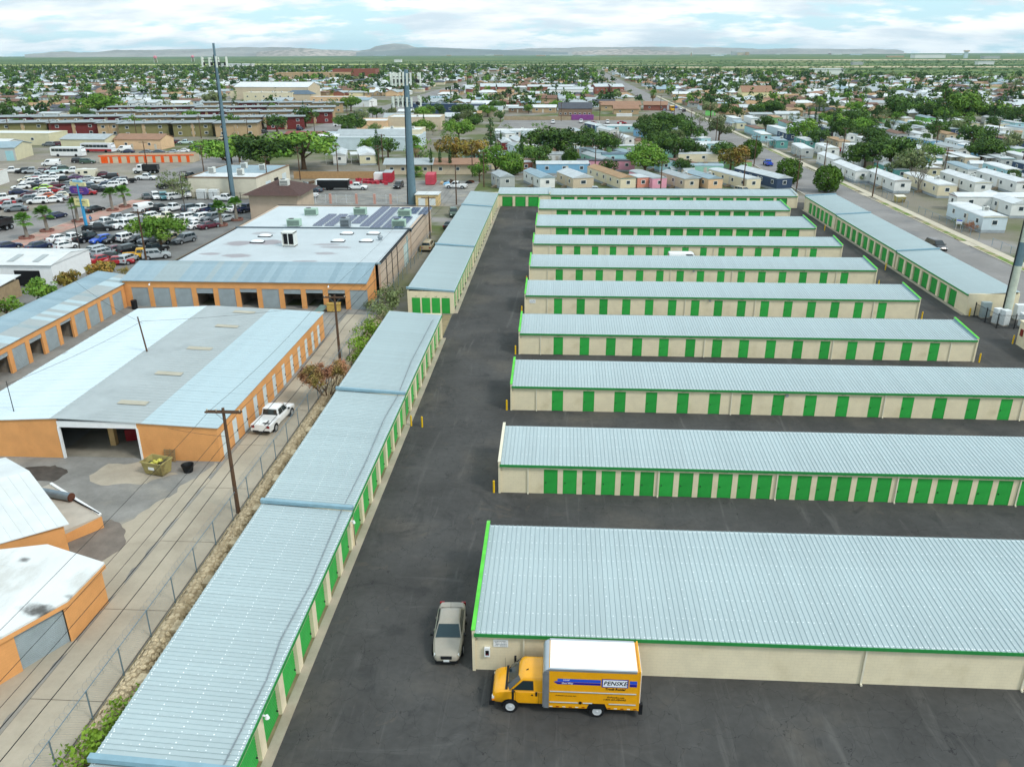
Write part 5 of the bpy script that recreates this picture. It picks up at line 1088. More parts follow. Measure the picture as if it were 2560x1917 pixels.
for c_,x,y,k,c,rz,l_ in (('e',430,125,'van','white',R(195),'long white passenger van by the workshop in the yard'),('e',675,98,'suv','black',R(20),'black sport utility parked on weeds left of the orange doors'),('e',745,105,'suv','green',R(15),'dark green sport utility overgrown by weeds'),
  ('a',1060,1310,'van','white',R(200),'white van nearest the red coach'),('a',1130,1285,'suv','white',R(200),'white sport utility behind the white van'),('a',1140,1262,'van','white',R(195),'white van at the back by the tan shop'),('a',1300,1280,'suv','white',R(190),'white sport utility before the tan shop'),('a',1375,1275,'suv','navy',R(190),'navy sport utility beside the white one at the tan shop'),('a',1490,1248,'suv','maroon',R(190),'maroon sport utility by the olive flats'),('a',1595,1248,'pickup','pale',R(190),'pale blue pickup by the olive flats'),('a',1570,1320,'sedan','white',R(195),'white sedan behind the orange-door building'),('a',1720,1310,'sedan','black',R(195),'black sedan by the trees near the first tower'),('a',1690,1285,'pickup','slate',R(190),'dark pickup by the small white hut'),
  ('a',1090,1325,'sedan','navy',R(180),'navy sedan behind the orange-door building, left end'),('a',1250,1330,'sedan','grey',R(180),'grey sedan behind the orange-door building, middle'),('a',1350,1330,'sedan','slate',R(180),'slate sedan behind the orange-door building'),('a',1480,1330,'sedan','silver',R(180),'silver sedan behind the orange-door building'),('a',410,1265,'suv','grey',R(180),'grey jeep-like car behind the white sheds'),('a',480,1262,'suv','maroon',R(180),'maroon car behind the white sheds')):
    X,Y=G(c_,x,y); vehicle(k,c,X,Y+1,rz,l_)
# --- buses and dump trucks
def coach(x,y,rz,body,stripe,label,L_=11.5):
    t=thing('coach_bus',(x,y,0),rz,label,'bus'); H=3.2
    MB().ext([(-L_/2,.35),(L_/2,.35),(L_/2,1.9),(L_/2-.35,H-.1),(L_/2-.8,H),(-L_/2+.3,H),(-L_/2,H-.3)],-1.25,1.25,'y').build('body',body,t)
    for s in (-1,1):
        for k in range(7): MB().box(-L_/2+.5+k*(L_-1.9)/7,-L_/2+.42+(k+1)*(L_-1.9)/7,s*1.255-.006,s*1.255+.006,1.75,2.7).build('window',CAR_GLASS,t)
        if stripe: MB().box(-L_/2+.3,L_/2-.3,s*1.254-.004,s*1.254+.004,.4,1.2).build('stripe',stripe,t)
    MB().hexa([(L_/2+.01,-1.1,1.5),(L_/2+.012,1.1,1.5),(L_/2-.30,1.1,2.95),(L_/2-.30,-1.1,2.95),(L_/2+.02,-1.1,1.5),(L_/2+.022,1.1,1.5),(L_/2-.29,1.1,2.97),(L_/2-.29,-1.1,2.97)]).build('windscreen',CAR_GLASS,t)
    for ax in (-L_*.27,L_*.3):
        for s in (-1,1):
            w=MB().cyl((ax,s*1.27-.15,.48),(ax,s*1.27-.02 if s<0 else s*1.27+.02,.48),.48,.48,12).build('wheel',TYRE,t); MB().cyl((ax,s*1.29-.02,.48),(ax,s*1.29+.02,.48),.25,.25,8).build('rim',RIM,w)
X,Y=G('a',575,1355); coach(X,Y+1.5,R(-2),PC['white'],None,'plain white coach parked beside the yard workshop')
X,Y=G('a',835,1318); coach(X,Y+1.5,R(-4),paint('coach_white','#e3e5ea'),PC['red'],'white and red coach with dark windows behind the plain one',12)
def dump_truck(x,y,rz,label):
    t=thing('dump_truck',(x,y,0),rz,label,'truck')
    MB().box(-3.4,.9,-1.2,1.2,1.1,1.25).box(-3.4,.9,-1.22,-1.12,1.25,2.5).box(-3.4,.9,1.12,1.22,1.25,2.5).box(.8,.9,-1.12,1.12,1.25,2.7).box(-3.4,-3.3,-1.12,1.12,1.25,2.4).build('dump_bed',PC['black'],t)
    for k in range(5): MB().box(-3.2+k*.95,-3.08+k*.95,-1.27,-1.22,1.25,2.5).build('rib',PC['black'],t)
    MB().box(1.0,2.4,-1.1,1.1,.9,2.6).build('cab',PC['white'],t); MB().ext([(2.4,.8),(3.7,.8),(3.75,1.4),(3.5,1.65),(2.4,1.8)],-.85,.85,'y').build('bonnet',PC['white'],t)
    MB().box(2.4,2.42,-.95,.95,1.85,2.5).box(1.3,2.2,-1.115,-1.1,1.8,2.4).box(1.3,2.2,1.1,1.115,1.8,2.4).build('windows',CAR_GLASS,t)
    MB().box(-3.3,3.6,-.4,.4,.6,.95).build('chassis',BLACK,t)
    for ax in (-2.6,-1.3,2.9):
        for s in (-1,1):
            w=MB().cyl((ax,s*1.05-.18,.52),(ax,s*1.05+.18,.52),.52,.52,12).build('wheel',TYRE,t); MB().cyl((ax,s*1.05-.2,.52),(ax,s*1.05+.2,.52),.27,.27,8).build('rim',RIM,w)
X,Y=G('e',70,690); dump_truck(X-2.4,Y+.3,R(-97),'white-cabbed dump truck with black bed driving down the avenue at the left edge')
X,Y=G('a',1255,1502); dump_truck(X,Y+1.2,R(188),'white-cabbed dump truck with black bed standing in the dirt yard')
cp=G('e',740,232); ca=thing('camper',(cp[0],cp[1]+1,0),R(12),'cream camper body standing among the parked cars','camper'); MB().ext([(-2.6,.5),(2.2,.5),(2.8,1.8),(2.8,2.6),(-2.6,2.6)],-1.1,1.1,'y').build('body',PC['cream'],ca); MB().box(-.4,.6,-1.115,-1.1,1.5,2.1).build('window',CAR_GLASS,ca); MB().box(-2.0,-1.4,-1.115,-1.1,1.4,2.0).build('window',CAR_GLASS,ca); MB().box(-1.2,1.2,-.9,.9,.05,.5).build('chassis',BLACK,ca)
# ================================================================ trees
import numpy as np
BARK=mat('bark','#5c4a3a',.95,var=.2,scale=4,stretch=(6,6,1)); GREYBARK=mat('grey_bark','#8d867c',.95,var=.15,scale=4)
def leafmat(name,c,c2,rand=.22): return mat('leaf_'+name,c,.75,var=.28,scale=.55,col2=c2,thr=(.45,.62),rand=rand,spec=.2,detail=2)
LF={'dark':leafmat('dark','#3f5b28','#56732f'),'mid':leafmat('mid','#5d8430','#79993d'),'olive':leafmat('olive','#6c7b4e','#858f62'),'yellow':leafmat('yellow','#857c38','#9a7a3c'),'ball':leafmat('ball','#46661f','#587a28',.08),'cyp':leafmat('cyp','#334f28','#446130'),'palm':leafmat('palm','#4f7a2a','#79993e'),'lime':leafmat('lime','#6c8c2d','#88a338'),'rust':leafmat('rust','#a8765c','#7f7a3c'),'dead':leafmat('dead','#9c8a66','#7d6d4c')}
def leaf_cloud(clumps,per,size,seed,flat=.35,shell=(.7,1.05)):
    """clumps: (x,y,z,rx,ry,rz); returns verts, faces of separate leaf faces spread over the clump shells"""
    g=np.random.default_rng(seed); V=[];n=0
    for (x,y,z,rx,ry,rz) in clumps:
        m=max(4,int(per*(rx*ry+ry*rz+rx*rz)/3))
        d=g.normal(size=(m,3)); d/=np.linalg.norm(d,axis=1)[:,None]
        r=g.uniform(shell[0],shell[1],size=(m,1)); p=np.array([x,y,z])+d*r*np.array([rx,ry,rz])
        nr=d+g.normal(size=(m,3))*.6+np.array([0,0,flat]); nr/=np.linalg.norm(nr,axis=1)[:,None]
        a=np.cross(nr,g.normal(size=(m,3))); a/=np.linalg.norm(a,axis=1)[:,None]; b=np.cross(nr,a)
        s=size*g.uniform(.6,1.4,size=(m,1)); a=a*s; b=b*s*.7
        V.append(np.stack([p-a,p-b*.9,p+a,p+b],1).reshape(-1,3)); n+=m
    V=np.concatenate(V); F=np.arange(n*4).reshape(-1,4); return V,F
def np_mesh(name,V,F,mats,mi=None):
    me=bpy.data.meshes.new(name); nv,nf=len(V),len(F); k=F.shape[1]
    me.vertices.add(nv); me.vertices.foreach_set('co',np.ascontiguousarray(V,dtype=np.float32).ravel())
    me.loops.add(nf*k); me.loops.foreach_set('vertex_index',F.astype(np.int32).ravel())
    me.polygons.add(nf); me.polygons.foreach_set('loop_start',np.arange(0,nf*k,k,dtype=np.int32)); me.polygons.foreach_set('loop_total',np.full(nf,k,dtype=np.int32))
    for m in mats: me.materials.append(m)
    if mi is not None: me.polygons.foreach_set('material_index',mi.astype(np.int32))
    me.update(calc_edges=True); me.validate(); return me
def branchy(seed,h,r,spread,n,zs,curve=.3):
    rnd=random.Random(seed); b=MB(); b.loft([[(rr*math.cos(a*1.047),rr*math.sin(a*1.047),z) for a in range(6)] for rr,z in ((r*1.35,0),(r,h*.12),(r*.75,h*.45),(r*.4,h*.7))])
    for k in range(n):
        a=6.283*k/n+rnd.uniform(-.4,.4); z0=h*rnd.uniform(*zs); L_=spread*rnd.uniform(.7,1.1)
        p0=Vector((0,0,z0)); p1=Vector((math.cos(a)*L_*.5,math.sin(a)*L_*.5,z0+L_*.45)); p2=Vector((math.cos(a)*L_,math.sin(a)*L_,z0+L_*rnd.uniform(.7,1.0)))
        b.cyl(p0,p1,r*.5,r*.32,5,0,False); b.cyl(p1,p2,r*.32,r*.12,5,0,False)
        for q in range(2):
            p3=p1+Vector((rnd.uniform(-1,1),rnd.uniform(-1,1),rnd.uniform(.4,1)))*L_*.45; b.cyl(p1,p3,r*.22,r*.08,4,0,False)
    return b
TREES={}
def tree_def(kind,seed):
    k=(kind,seed)
    if k in TREES: return TREES[k]
    rnd=random.Random(seed*31+hash(kind)%97 if False else seed*31+len(kind)); cl=[]
    if kind=='broad':      # about 8 m
        for i in range(15):
            a=rnd.uniform(0,6.283); rr=3.5*math.sqrt(rnd.random()); z=4.5+rnd.uniform(-1.7,2.5)*(1-.12*rr); s=rnd.uniform(.65,1.7); cl.append((math.cos(a)*rr,math.sin(a)*rr,z,s*1.1,s*1.1,s*.85))
        cl.append((.3,-.2,4.7,1.7,1.7,1.5)); V,F=leaf_cloud(cl,52,.30,seed); tr=branchy(seed,7,.26,2.4,6,(.25,.5)); m=BARK
    elif kind=='wide':     # spreading crown, about 9 m
        for i in range(24):
            a=rnd.uniform(0,6.283); rr=5.0*math.sqrt(rnd.random()); z=5.3+rnd.uniform(-1.9,2.4)*(1-.09*rr)-.16*rr; s=rnd.uniform(.7,1.85); cl.append((math.cos(a)*rr,math.sin(a)*rr,z,s*1.2,s*1.2,s*.8))
        cl.append((0,0,5.2,3,3,1.8)); V,F=leaf_cloud(cl,56,.31,seed); tr=branchy(seed,7.5,.36,3.2,7,(.22,.45)); m=BARK
    elif kind=='ball':     # clipped round crown, about 6 m
        cl=[(0,0,2.7,2.7,2.7,2.6),(0,0,2.7,2.3,2.3,2.3)]
        for i in range(26):
            d=Vector((rnd.gauss(0,1),rnd.gauss(0,1),rnd.gauss(0,1))).normalized(); s=rnd.uniform(.55,.9); cl.append((d.x*2.35,d.y*2.35,2.7+d.z*2.25,s,s,s))
        V,F=leaf_cloud(cl,130,.21,seed,.2,(.85,1.03)); tr=branchy(seed,3.5,.25,1.6,5,(.3,.5)); m=BARK
    elif kind=='cypress':  # about 9 m columnar
        for i in range(15):
            z=.7+i*.56; s=.62*math.sin(min(1,.25+i/9)*math.pi/2)*(1 if i<9 else 1-(i-9)/7.2); cl.append((rnd.uniform(-.08,.08),rnd.uniform(-.08,.08),z,max(.18,s),max(.18,s),.62))
        V,F=leaf_cloud(cl,190,.16,seed,.5,(.75,1.05)); tr=MB().cyl((0,0,0),(0,0,6),.12,.05,6); m=BARK
    elif kind=='pine':     # loose conical, about 11 m
        for i in range(26):
            z=2.2+i*.33; q=1-(i/27); a=rnd.uniform(0,6.283); rr=rnd.uniform(.3,1)*2.5*q+.2; s=rnd.uniform(.6,1.0)*(.55+.6*q); cl.append((math.cos(a)*rr,math.sin(a)*rr,z,s*1.25,s*1.25,s*.7))
        V,F=leaf_cloud(cl,58,.26,seed); tr=MB().cyl((0,0,0),(0,0,10),.24,.05,7); m=BARK
    elif kind=='wispy':    # mesquite / olive, about 6 m, see-through
        for i in range(20):
            a=rnd.uniform(0,6.283); rr=2.7*math.sqrt(rnd.random()); z=3.6+rnd.uniform(-1.3,1.7); s=rnd.uniform(.6,1.1); cl.append((math.cos(a)*rr,math.sin(a)*rr,z,s*1.1,s*1.1,s*.8))
        V,F=leaf_cloud(cl,40,.2,seed,.3,(.3,1.1)); tr=branchy(seed,5.5,.17,2.2,8,(.1,.4)); m=GREYBARK
    elif kind=='bare':
        tr=MB(); 
        def rec(p,d,L_,r,n):
            q=p+d*L_; tr.cyl(p,q,r,r*.65,5 if r>.04 else 3,0,False)
            if n: 
                for _ in range(3 if n>1 else 4): rec(q,(d+Vector((rnd.uniform(-.8,.8),rnd.uniform(-.8,.8),rnd.uniform(-.1,.6)))).normalized(),L_*rnd.uniform(.6,.8),r*.6,n-1)
        for k2 in range(3): rec(Vector((0,0,0)),Vector((rnd.uniform(-.35,.35),rnd.uniform(-.35,.35),1)).normalized(),2.0,.14,4)
        cl=[(rnd.uniform(-1.8,1.8),rnd.uniform(-1.8,1.8),rnd.uniform(3,5.5),.8,.8,.6) for _ in range(8)]
        V,F=leaf_cloud(cl,16,.12,seed,.3,(.2,1.1)); m=GREYBARK
    elif kind=='shrub':    # about 1.8 m
        for i in range(12):
            a=rnd.uniform(0,6.283); rr=.85*math.sqrt(rnd.random()); s=rnd.uniform(.3,.5); cl.append((math.cos(a)*rr,math.sin(a)*rr,.75+rnd.uniform(-.3,.6),s,s,s))
        V,F=leaf_cloud(cl,330,.075,seed,.3,(.3,1.1)); tr=branchy(seed,1.2,.04,.7,7,(.02,.2)); m=GREYBARK
    elif kind=='tamarisk':  # feathery reddish shrub, about 3.6 m
        tr=MB(); tips=[]
        def rec2(p,d,L_,r,n):
            q=p+d*L_; tr.cyl(p,q,r,r*.6,4 if r>.02 else 3,0,False)
            if n==0: tips.append(q)
            else:
                for _ in range(4): rec2(q,(d+Vector((rnd.uniform(-.7,.7),rnd.uniform(-.7,.7),rnd.uniform(.0,.6)))).normalized(),L_*rnd.uniform(.55,.8),r*.5,n-1)
        for k2 in range(6): rec2(Vector((0,0,0)),Vector((rnd.uniform(-.7,.7),rnd.uniform(-.7,.7),1)).normalized(),1.2,.05,3)
        cl=[(p.x,p.y,p.z,.28,.28,.3) for p in tips[::2]]
        V,F=leaf_cloud(cl,520,.065,seed,.3,(.2,1.2)); m=BARK
    cr=np_mesh('crown',V,F,[LF['mid']]); trm=tr.mesh('trunk',m,60)
    TREES[k]=(trm,cr); return TREES[k]
NAMES={'broad':'broadleaf_tree','wide':'broadleaf_tree','ball':'round_tree','cypress':'cypress_tree','pine':'pine_tree','wispy':'mesquite_tree','bare':'bare_tree','shrub':'shrub','tamarisk':'tamarisk_shrub'}
def tree(kind,x,y,h,label,leaf,seed=0,group=None,w=1.0):
    base={'broad':7.4,'wide':8.2,'ball':6.1,'cypress':9.3,'pine':11,'wispy':6.0,'bare':6.5,'shrub':1.8,'tamarisk':3.4}[kind]
    trm,cr=tree_def(kind,seed%(5 if kind in('broad','wide') else 3)); s=h/base
    t=thing(NAMES[kind],(x,y,0),rz_(x,y),label,'shrub' if kind in('shrub','tamarisk') else 'tree',group); t.scale=(s*w,s*w,s)
    obj('trunk',trm,t); setmat(obj('crown',cr,t),LF[leaf]); return t
def rz_(x,y): return (x*12.9898+y*78.233)%6.283
def ordw(n):
    if n<=20: return ORD[n-1]
    tens=['','','twenty','thirty','forty','fifty','sixty','seventy','eighty','ninety']; te=['','','twentieth','thirtieth','fortieth','fiftieth','sixtieth','seventieth','eightieth','ninetieth']
    if n>=100: return 'hundred-and-'+ordw(n-100) if n>100 else 'hundredth'
    return te[n//10] if n%10==0 else tens[n//10]+'-'+ORD[n%10-1]
PEND={}
def pend(o,base): PEND.setdefault(base,[]).append(o)
def settle():
    """things that look alike are told apart by their place from left to right"""
    for base,l_ in PEND.items():
        def u(o):
            d=Vector(o.location)-Vector((0,0,HC)); return d.dot(R2)/d.dot(FWD)
        l_.sort(key=u)
        for i,o in enumerate(l_): o['label']=base if len(l_)==1 else base+', %s such from the left'%ordw(i+1)
# palms
def palm_meshes(th,nf,fl,seed,skirt=0):
    rnd=random.Random(seed); t=MB(); n=9; rg=[]
    for i in range(17):
        z=th*i/16; r=(.34-.10*i/16)*(1+.09*(i%2)); off=.12*math.sin(z*.7+seed); rg.append([(off+r*math.cos(a*6.283/n),r*math.sin(a*6.283/n),z) for a in range(n)])
    t.loft(rg); f=MB(); ox=.12*math.sin(th*.7+seed)
    def frond(el,az,L_,m=0):
        d=Vector((math.cos(az)*math.cos(el),math.sin(az)*math.cos(el),math.sin(el))); side=Vector((-math.sin(az),math.cos(az),0)); upv=side.cross(d)
        p=Vector((ox,0,th)); q=p+d*L_*.45; f.cyl(p,q,.025,.02,3,m,False)
        for k in range(9):
            a=(k-4)/4*1.25; dd=(d*math.cos(a)+side*math.sin(a)); tip=q+dd*L_*.62*(1-.12*abs(k-4)/4)-Vector((0,0,.28*L_*.5)); w=upv.cross(dd)*.055*L_+upv*.02
            mid=q+dd*L_*.34; f.poly([q,mid-w,tip,mid+w],m)
    for i in range(nf): frond(rnd.uniform(-.45,1.35) if i%3 else rnd.uniform(.3,1.4),6.283*i*.381,fl*rnd.uniform(.85,1.1),0)
    for i in range(skirt): frond(rnd.uniform(-1.45,-.8),6.283*i*.381,fl*rnd.uniform(.8,1.1),1)
    return t.mesh('trunk',GREYBARK if not skirt else BARK,60),f.mesh('crown',[LF['palm'],LF['dead']])
PLANTER=mat('brick_planter','#8a6257',.9,var=.15,scale=3)
def palm(x,y,th,fl,label,seed,planter=False,skirt=0):
    t=thing('fan_palm',(x,y,0),seed*1.3,label,'palm tree','fan palms'); a,b=palm_meshes(th,34,fl,seed,skirt); obj('trunk',a,t); obj('crown',b,t)
    if planter:
        p=MB(); 
        for k in range(10): p.ext([(1.35*math.cos(6.283*(k+j)/10)*(r),1.35*math.sin(6.283*(k+j)/10)*r) for j,r in ((.03,.8),(.03,1),(.97,1),(.97,.8))],.1,.5,'z')
        p.build('planter',PLANTER,t)
for (x,y,h,l_) in ((-102.0,149.3,3.4,'nearest fan palm on the pink pavement at the left'),(-101.9,155.8,3.5,'second fan palm along the avenue, left of the lot sign'),(-101.2,166,3.5,'third fan palm along the avenue, right of the lot sign'),(-100.6,178.9,3.7,'fourth fan palm along the avenue'),(-100.2,183.7,3.3,'smaller fan palm at the end of the pink pavement'),(-69.3,163,3.6,'fan palm at the lot edge beside the white flat roof'),(-68.3,169,3.4,'fan palm at the lot edge by the brown hipped roof')): palm(x,y,h,2.0,l_,int(-x*10)%17+1,True)
palm(-43,246.6,8.2,2.6,'tall fan palm with a hanging brown skirt behind the second cell tower',5,False,26)
palm(56.7,538,9,2.8,'fan palm beside the far stretch of the street',6,False,20); palm(-41,236,1.2,2.2,'low bushy fan palm beside the red containers',8,False,0)
# --- individually placed trees
TR=[('wide',-88,247,11.5,'dark','big dark tree behind the white block building',1.3),('wide',-78,250,12.5,'mid','big light green tree overhanging the white block building',1.4),('wide',-99,246,10.5,'mid','green tree left of the big pair, beside the slim tower',1.25),
('broad',-57.6,277.7,8,'dark','bushy tree on a short trunk before the long pale wall'),('broad',-66,283,7,'mid','green tree against the long pale wall'),('cypress',-57.6,261,12,'cyp','tall narrow cypress left of the second cell tower'),('cypress',-37.5,241,7.8,'cyp','clipped cypress, left of the three before the long brown house'),('cypress',-35,241.5,8,'cyp','clipped cypress, middle of the three before the long brown house'),('cypress',-32,241,8.2,'cyp','clipped cypress, right of the three before the long brown house'),
('wispy',-44,258,9,'mid','feathery tree behind the second cell tower'),('broad',-33,258,9,'yellow','autumn-tinted tree behind the three cypresses'),('broad',-27,262,8,'yellow','yellowing tree right of the autumn-tinted one'),('broad',-18,232,9,'mid','green tree hanging over the far storage building'),('ball',-14,240,7.5,'mid','round green tree beside the far storage building'),('broad',-22,226,5.5,'mid','low bushy tree at the yard corner by the far storage building'),
('wide',-1,274,11.5,'dark','largest dark tree in the middle of the trailer park',1.25),('broad',-6.3,246,7.2,'dark','dark tree between the brick and cream trailers'),('cypress',-12,259,11,'cyp','slim cypress behind the grey trailers'),('broad',-10,262,7,'mid','dark tree by the slim cypress'),('wide',34,325,10,'dark','broad dark tree in the far middle of the trailer park',1.2),('wide',46,362,10.5,'dark','broad dark tree near the street end of the trailer park',1.1),('broad',49,325,9,'dark','dark green tree left of the street trailers'),('broad',62.4,338,9.5,'olive','grey-green tree standing by the street'),
('wide',24.3,241,8.2,'mid','light green spreading tree over the near trailers',1.15),('broad',35,238,5.8,'dark','dark bushy tree over the beige trailer'),('broad',14,240,4.5,'dark','small dark bush behind the teal-trimmed trailer'),('bare',17.6,283,10,'olive','pale bare-branched tree in the trailer park'),('bare',-6,292,8.5,'olive','grey leafless tree behind the largest dark tree'),('broad',49.7,247,8.5,'yellow','yellowish tree beside the street trailers'),
('ball',62.8,281,7.2,'ball','clipped round tree on the street, farther one of two big balls'),('ball',61,226,7.4,'ball','clipped round tree next to the navy trailer'),('ball',67.0,212,7.6,'ball','clipped round tree at the kerb behind the street-side storage building'),('wispy',66,410,6.5,'olive','thin tree at the kerb farther up the street'),
('broad',90,326,10.5,'mid','green tree behind the first street trailers'),('broad',93.4,311,8,'dark','dark slender tree by the blue trailer'),('wide',98,255,10.5,'dark','big dark tree over the trailers across the street',1.1),('wispy',108,262,9,'olive','pale grey tree beside the big dark one across the street'),('bare',90,213,7.0,'olive','leafless tree before the yellow-trimmed trailer'),('bare',128.6,233,8,'olive','leafless tree between trailers at the right edge'),('wide',130,386,10,'dark','dark tree in the right trailer park, far row'),('wide',167,432,14,'dark','tall dark tree group at the right, left one'),('pine',187,432,20,'dark','tall dark pine-like tree at the right'),('wide',200,436,16,'mid','tall green tree at the right edge group'),('broad',208,447,15,'olive','grey-green tall tree at the right edge'),
('wispy',84,231,4.5,'mid','low feathery bush between two street trailers'),('shrub',81,228,2.2,'olive','grey shrub at a trailer corner'),('shrub',80.5,163,2.2,'rust','brown dry shrub before the nearest street trailer'),('shrub',79.8,168,2.0,'olive','dry shrub beside the brown one by the nearest street trailer'),
('wispy',-95.5,199,6.5,'olive','grey-green tree at the corner by the palms'),('wispy',-90.5,193,5.5,'olive','thin grey tree against the white block wall'),('wide',-72.5,143,6.6,'mid','light green tree standing in the paved lot'),('broad',-112,272,6.5,'dark','dark tree right of the orange-door building'),('broad',-104,266,8.5,'mid','tree at the avenue corner left of the first cell tower'),
('broad',-69.5,117,4.4,'yellow','orange-tinged bush behind the left workshop wing'),('broad',-71.5,111,4.2,'yellow','rusty bush between the shop and the left wing'),('broad',-70.5,104,4.4,'mid','green bush behind the left workshop wing'),('broad',-72,98,4,'mid','green and yellow bush at the left edge behind the wing'),('shrub',-68,121,2,'yellow','low orange shrub at the end of the left wing'),
('wide',-265,476,12,'mid','huge round tree left of the flats',1.6),('wide',-238,412,8.5,'dark','dark tree in front of the tan flats'),('broad',-272,404,10,'dark','dark tree at the left edge before the flats'),('wide',-232,562,10,'olive','grey-green tree behind the flats',1.2),('broad',-122,400,9,'dark','dark tree by the avenue fence',1.2),('broad',-126,370,8.5,'dark','tree before the brown flats, near one',1.2),('wide',-128,515,9.5,'mid','green tree at the far end of the flats'),('wispy',-133,490,9,'olive','grey-green tree left of the flats end'),('ball',-196,362,4.6,'dark','clipped oval bush before the olive flats, left'),('ball',-158,362,4.4,'dark','clipped oval bush before the olive flats, middle'),('ball',-143,356,4.4,'dark','clipped oval bush before the olive flats, right'),('ball',-107,430,5,'ball','small round tree by the avenue'),
('tamarisk',-23.0,74.3,4.6,'rust','reddish feathery shrub growing over the stone wall'),('shrub',-22.0,83.5,2.7,'lime','lime green shrub behind the long building, first beyond the reddish one'),('shrub',-22.2,86.5,3.1,'lime','lime green shrub by the far alley pole'),('shrub',-22.7,90.5,3.1,'lime','lime green shrub beyond the far alley pole'),('shrub',-23.0,95,2.8,'lime','lime shrub at the end of the long building'),('shrub',-22.7,100,3.1,'olive','greyish shrub before the far storage building'),('shrub',-23.3,104,3.6,'olive','pale green shrub beside the far storage building corner'),('shrub',-23.4,108,3.4,'olive','scrubby bush along the lane by the far storage building'),('shrub',-21.9,29.3,3.0,'lime','bright lime shrub behind the long building at the bottom left'),('shrub',-21.7,31.2,2.5,'lime','lime shrub next to the bottom left one'),('shrub',-22.2,27.2,2.7,'lime','lime shrub lowest at the bottom left'),('shrub',-21.2,33.8,1.2,'olive','small green tuft between the stones and the roof'),('shrub',-26.0,106.2,1.6,'olive','weedy tuft at the orange corner by the alley')]
for i,r in enumerate(TR): tree(r[0],r[1],r[2],r[3],r[5],r[4],i,w=r[6] if len(r)>6 else 1.0)
# ================================================================ cell towers and fenced compounds
TOWM=mat('tower_steel','#6d8793',.5,.4,var=.06); ANT=mat('antenna_white','#dfe6dc',.5,var=.03)
def cell_tower(x,y,h,rings,label,r0=.75,r1=.3,bands=False):
    t=thing('cell_tower',(x,y,0),0,label,'cell tower')
    n=14; MB().loft([[((r0+(r1-r0)*k/6)*math.cos(6.283*a/n),(r0+(r1-r0)*k/6)*math.sin(6.283*a/n),h*k/6) for a in range(n)] for k in range(7)]).build('mast',mat('mast_pale','#c3cbbb',.6,var=.1) if bands else TOWM,t,smooth=40)
    if bands: MB().cyl((0,0,7.5),(0,0,10.5),r0*.93,r0*.9,14).build('blue_sleeve',TOWM,t,smooth=40)
    AM=MB().box(-.16,.16,-.10,.10,-1.1,1.1).mesh('antenna',ANT); RM=MB().box(-.14,.14,-.12,.12,-.3,.3).mesh('radio_unit',DARKM)
    for z,rad,k,al in rings:
        fr=MB(); 
        for s in range(3):
            a0=s*2.094+.3; p=Vector((math.cos(a0)*rad,math.sin(a0)*rad,z)); fr.cyl((0,0,z),p*1,.06,.06,5)
            tv=Vector((-math.sin(a0),math.cos(a0),0)); 
            fr.cyl(p-tv*rad*.85,p+tv*rad*.85,.05,.05,5); fr.cyl(p-tv*rad*.85+Vector((0,0,.6)),p+tv*rad*.85+Vector((0,0,.6)),.04,.04,5)
            for q in range(k):
                u=(q/(k-1)-.5)*1.7*rad; c=p+tv*u+Vector((math.cos(a0),math.sin(a0),0))*.22
                o=obj('antenna',AM,t,(c.x,c.y,z+.15),a0+math.pi/2); o.scale=(1,1,al*random.uniform(.85,1.1))
                c2=p+tv*u-Vector((math.cos(a0),math.sin(a0),0))*.2; obj('radio_unit',RM,t,(c2.x,c2.y,z-.35),a0)
        fr.build('platform',DARKM,t)
    for k in range(5): MB().cyl((-r0-.08+.02*k,-.25+k*.1,0),(-r1-.1+.02*k,-.12+k*.05,h*.93),.10 if r0>1 else .03,.08 if r0>1 else .03,4).build('feed_cable',BLACK,t)
    return t
cell_tower(-79.4,196.2,35.0,((30.9,2.2,3,1.0),),'slim grey-blue cell tower with one antenna ring before the white block building',.54,.25)
cell_tower(-34.4,190.4,29.4,((27.3,2.6,6,1.2),(22.6,2.5,5,1.0)),'thick cell tower with two antenna rings behind the solar roof',1.02,.46)
cell_tower(58.4,105.0,26.0,((24,2,3,1.0),),'pale monopole tower rising from the fenced corner at the right edge',.56,.36,bands=True)
CABW=mat('cabinet_white','#dfe5e6',.5,var=.03); CABG=mat('cabinet_grey','#aebcbd',.5,var=.05)
def cabinet(x,y,w,d,h,label,m,rz=0):
    t=thing('equipment_cabinet',(x,y,0),rz,label,'cabinet','tower equipment cabinets'); MB().box(-w/2,w/2,-d/2,d/2,.12,h).build('housing',m,t); MB().box(-w/2-.03,w/2+.03,-d/2-.03,d/2+.03,h,h+.05).build('cap',m,t)
    MB().box(-w*.45,w*.45,-d/2-.02,-d/2,.25,h-.15).build('door',m,t); MB().box(-w/2,w/2,-d/2,d/2,0,.12).build('plinth',CONC,t)
cabinet(56.5,106.6,1.1,.7,2.1,'pale green cabinet against the cream end wall',CABG); cabinet(56.9,104.1,.9,.8,2.0,'white cabinet behind the fence corner, left one',CABW,R(15)); cabinet(57.5,103.4,.9,.8,2.0,'white cabinet behind the fence corner, right one',CABW,R(15)); cabinet(60.2,102.6,2.2,1.2,1.8,'wide white cabinet at the right edge behind the bars',CABW); cabinet(60.6,106,1.2,.9,2.0,'tall white cabinet on the rack right of the pale monopole',CABW)
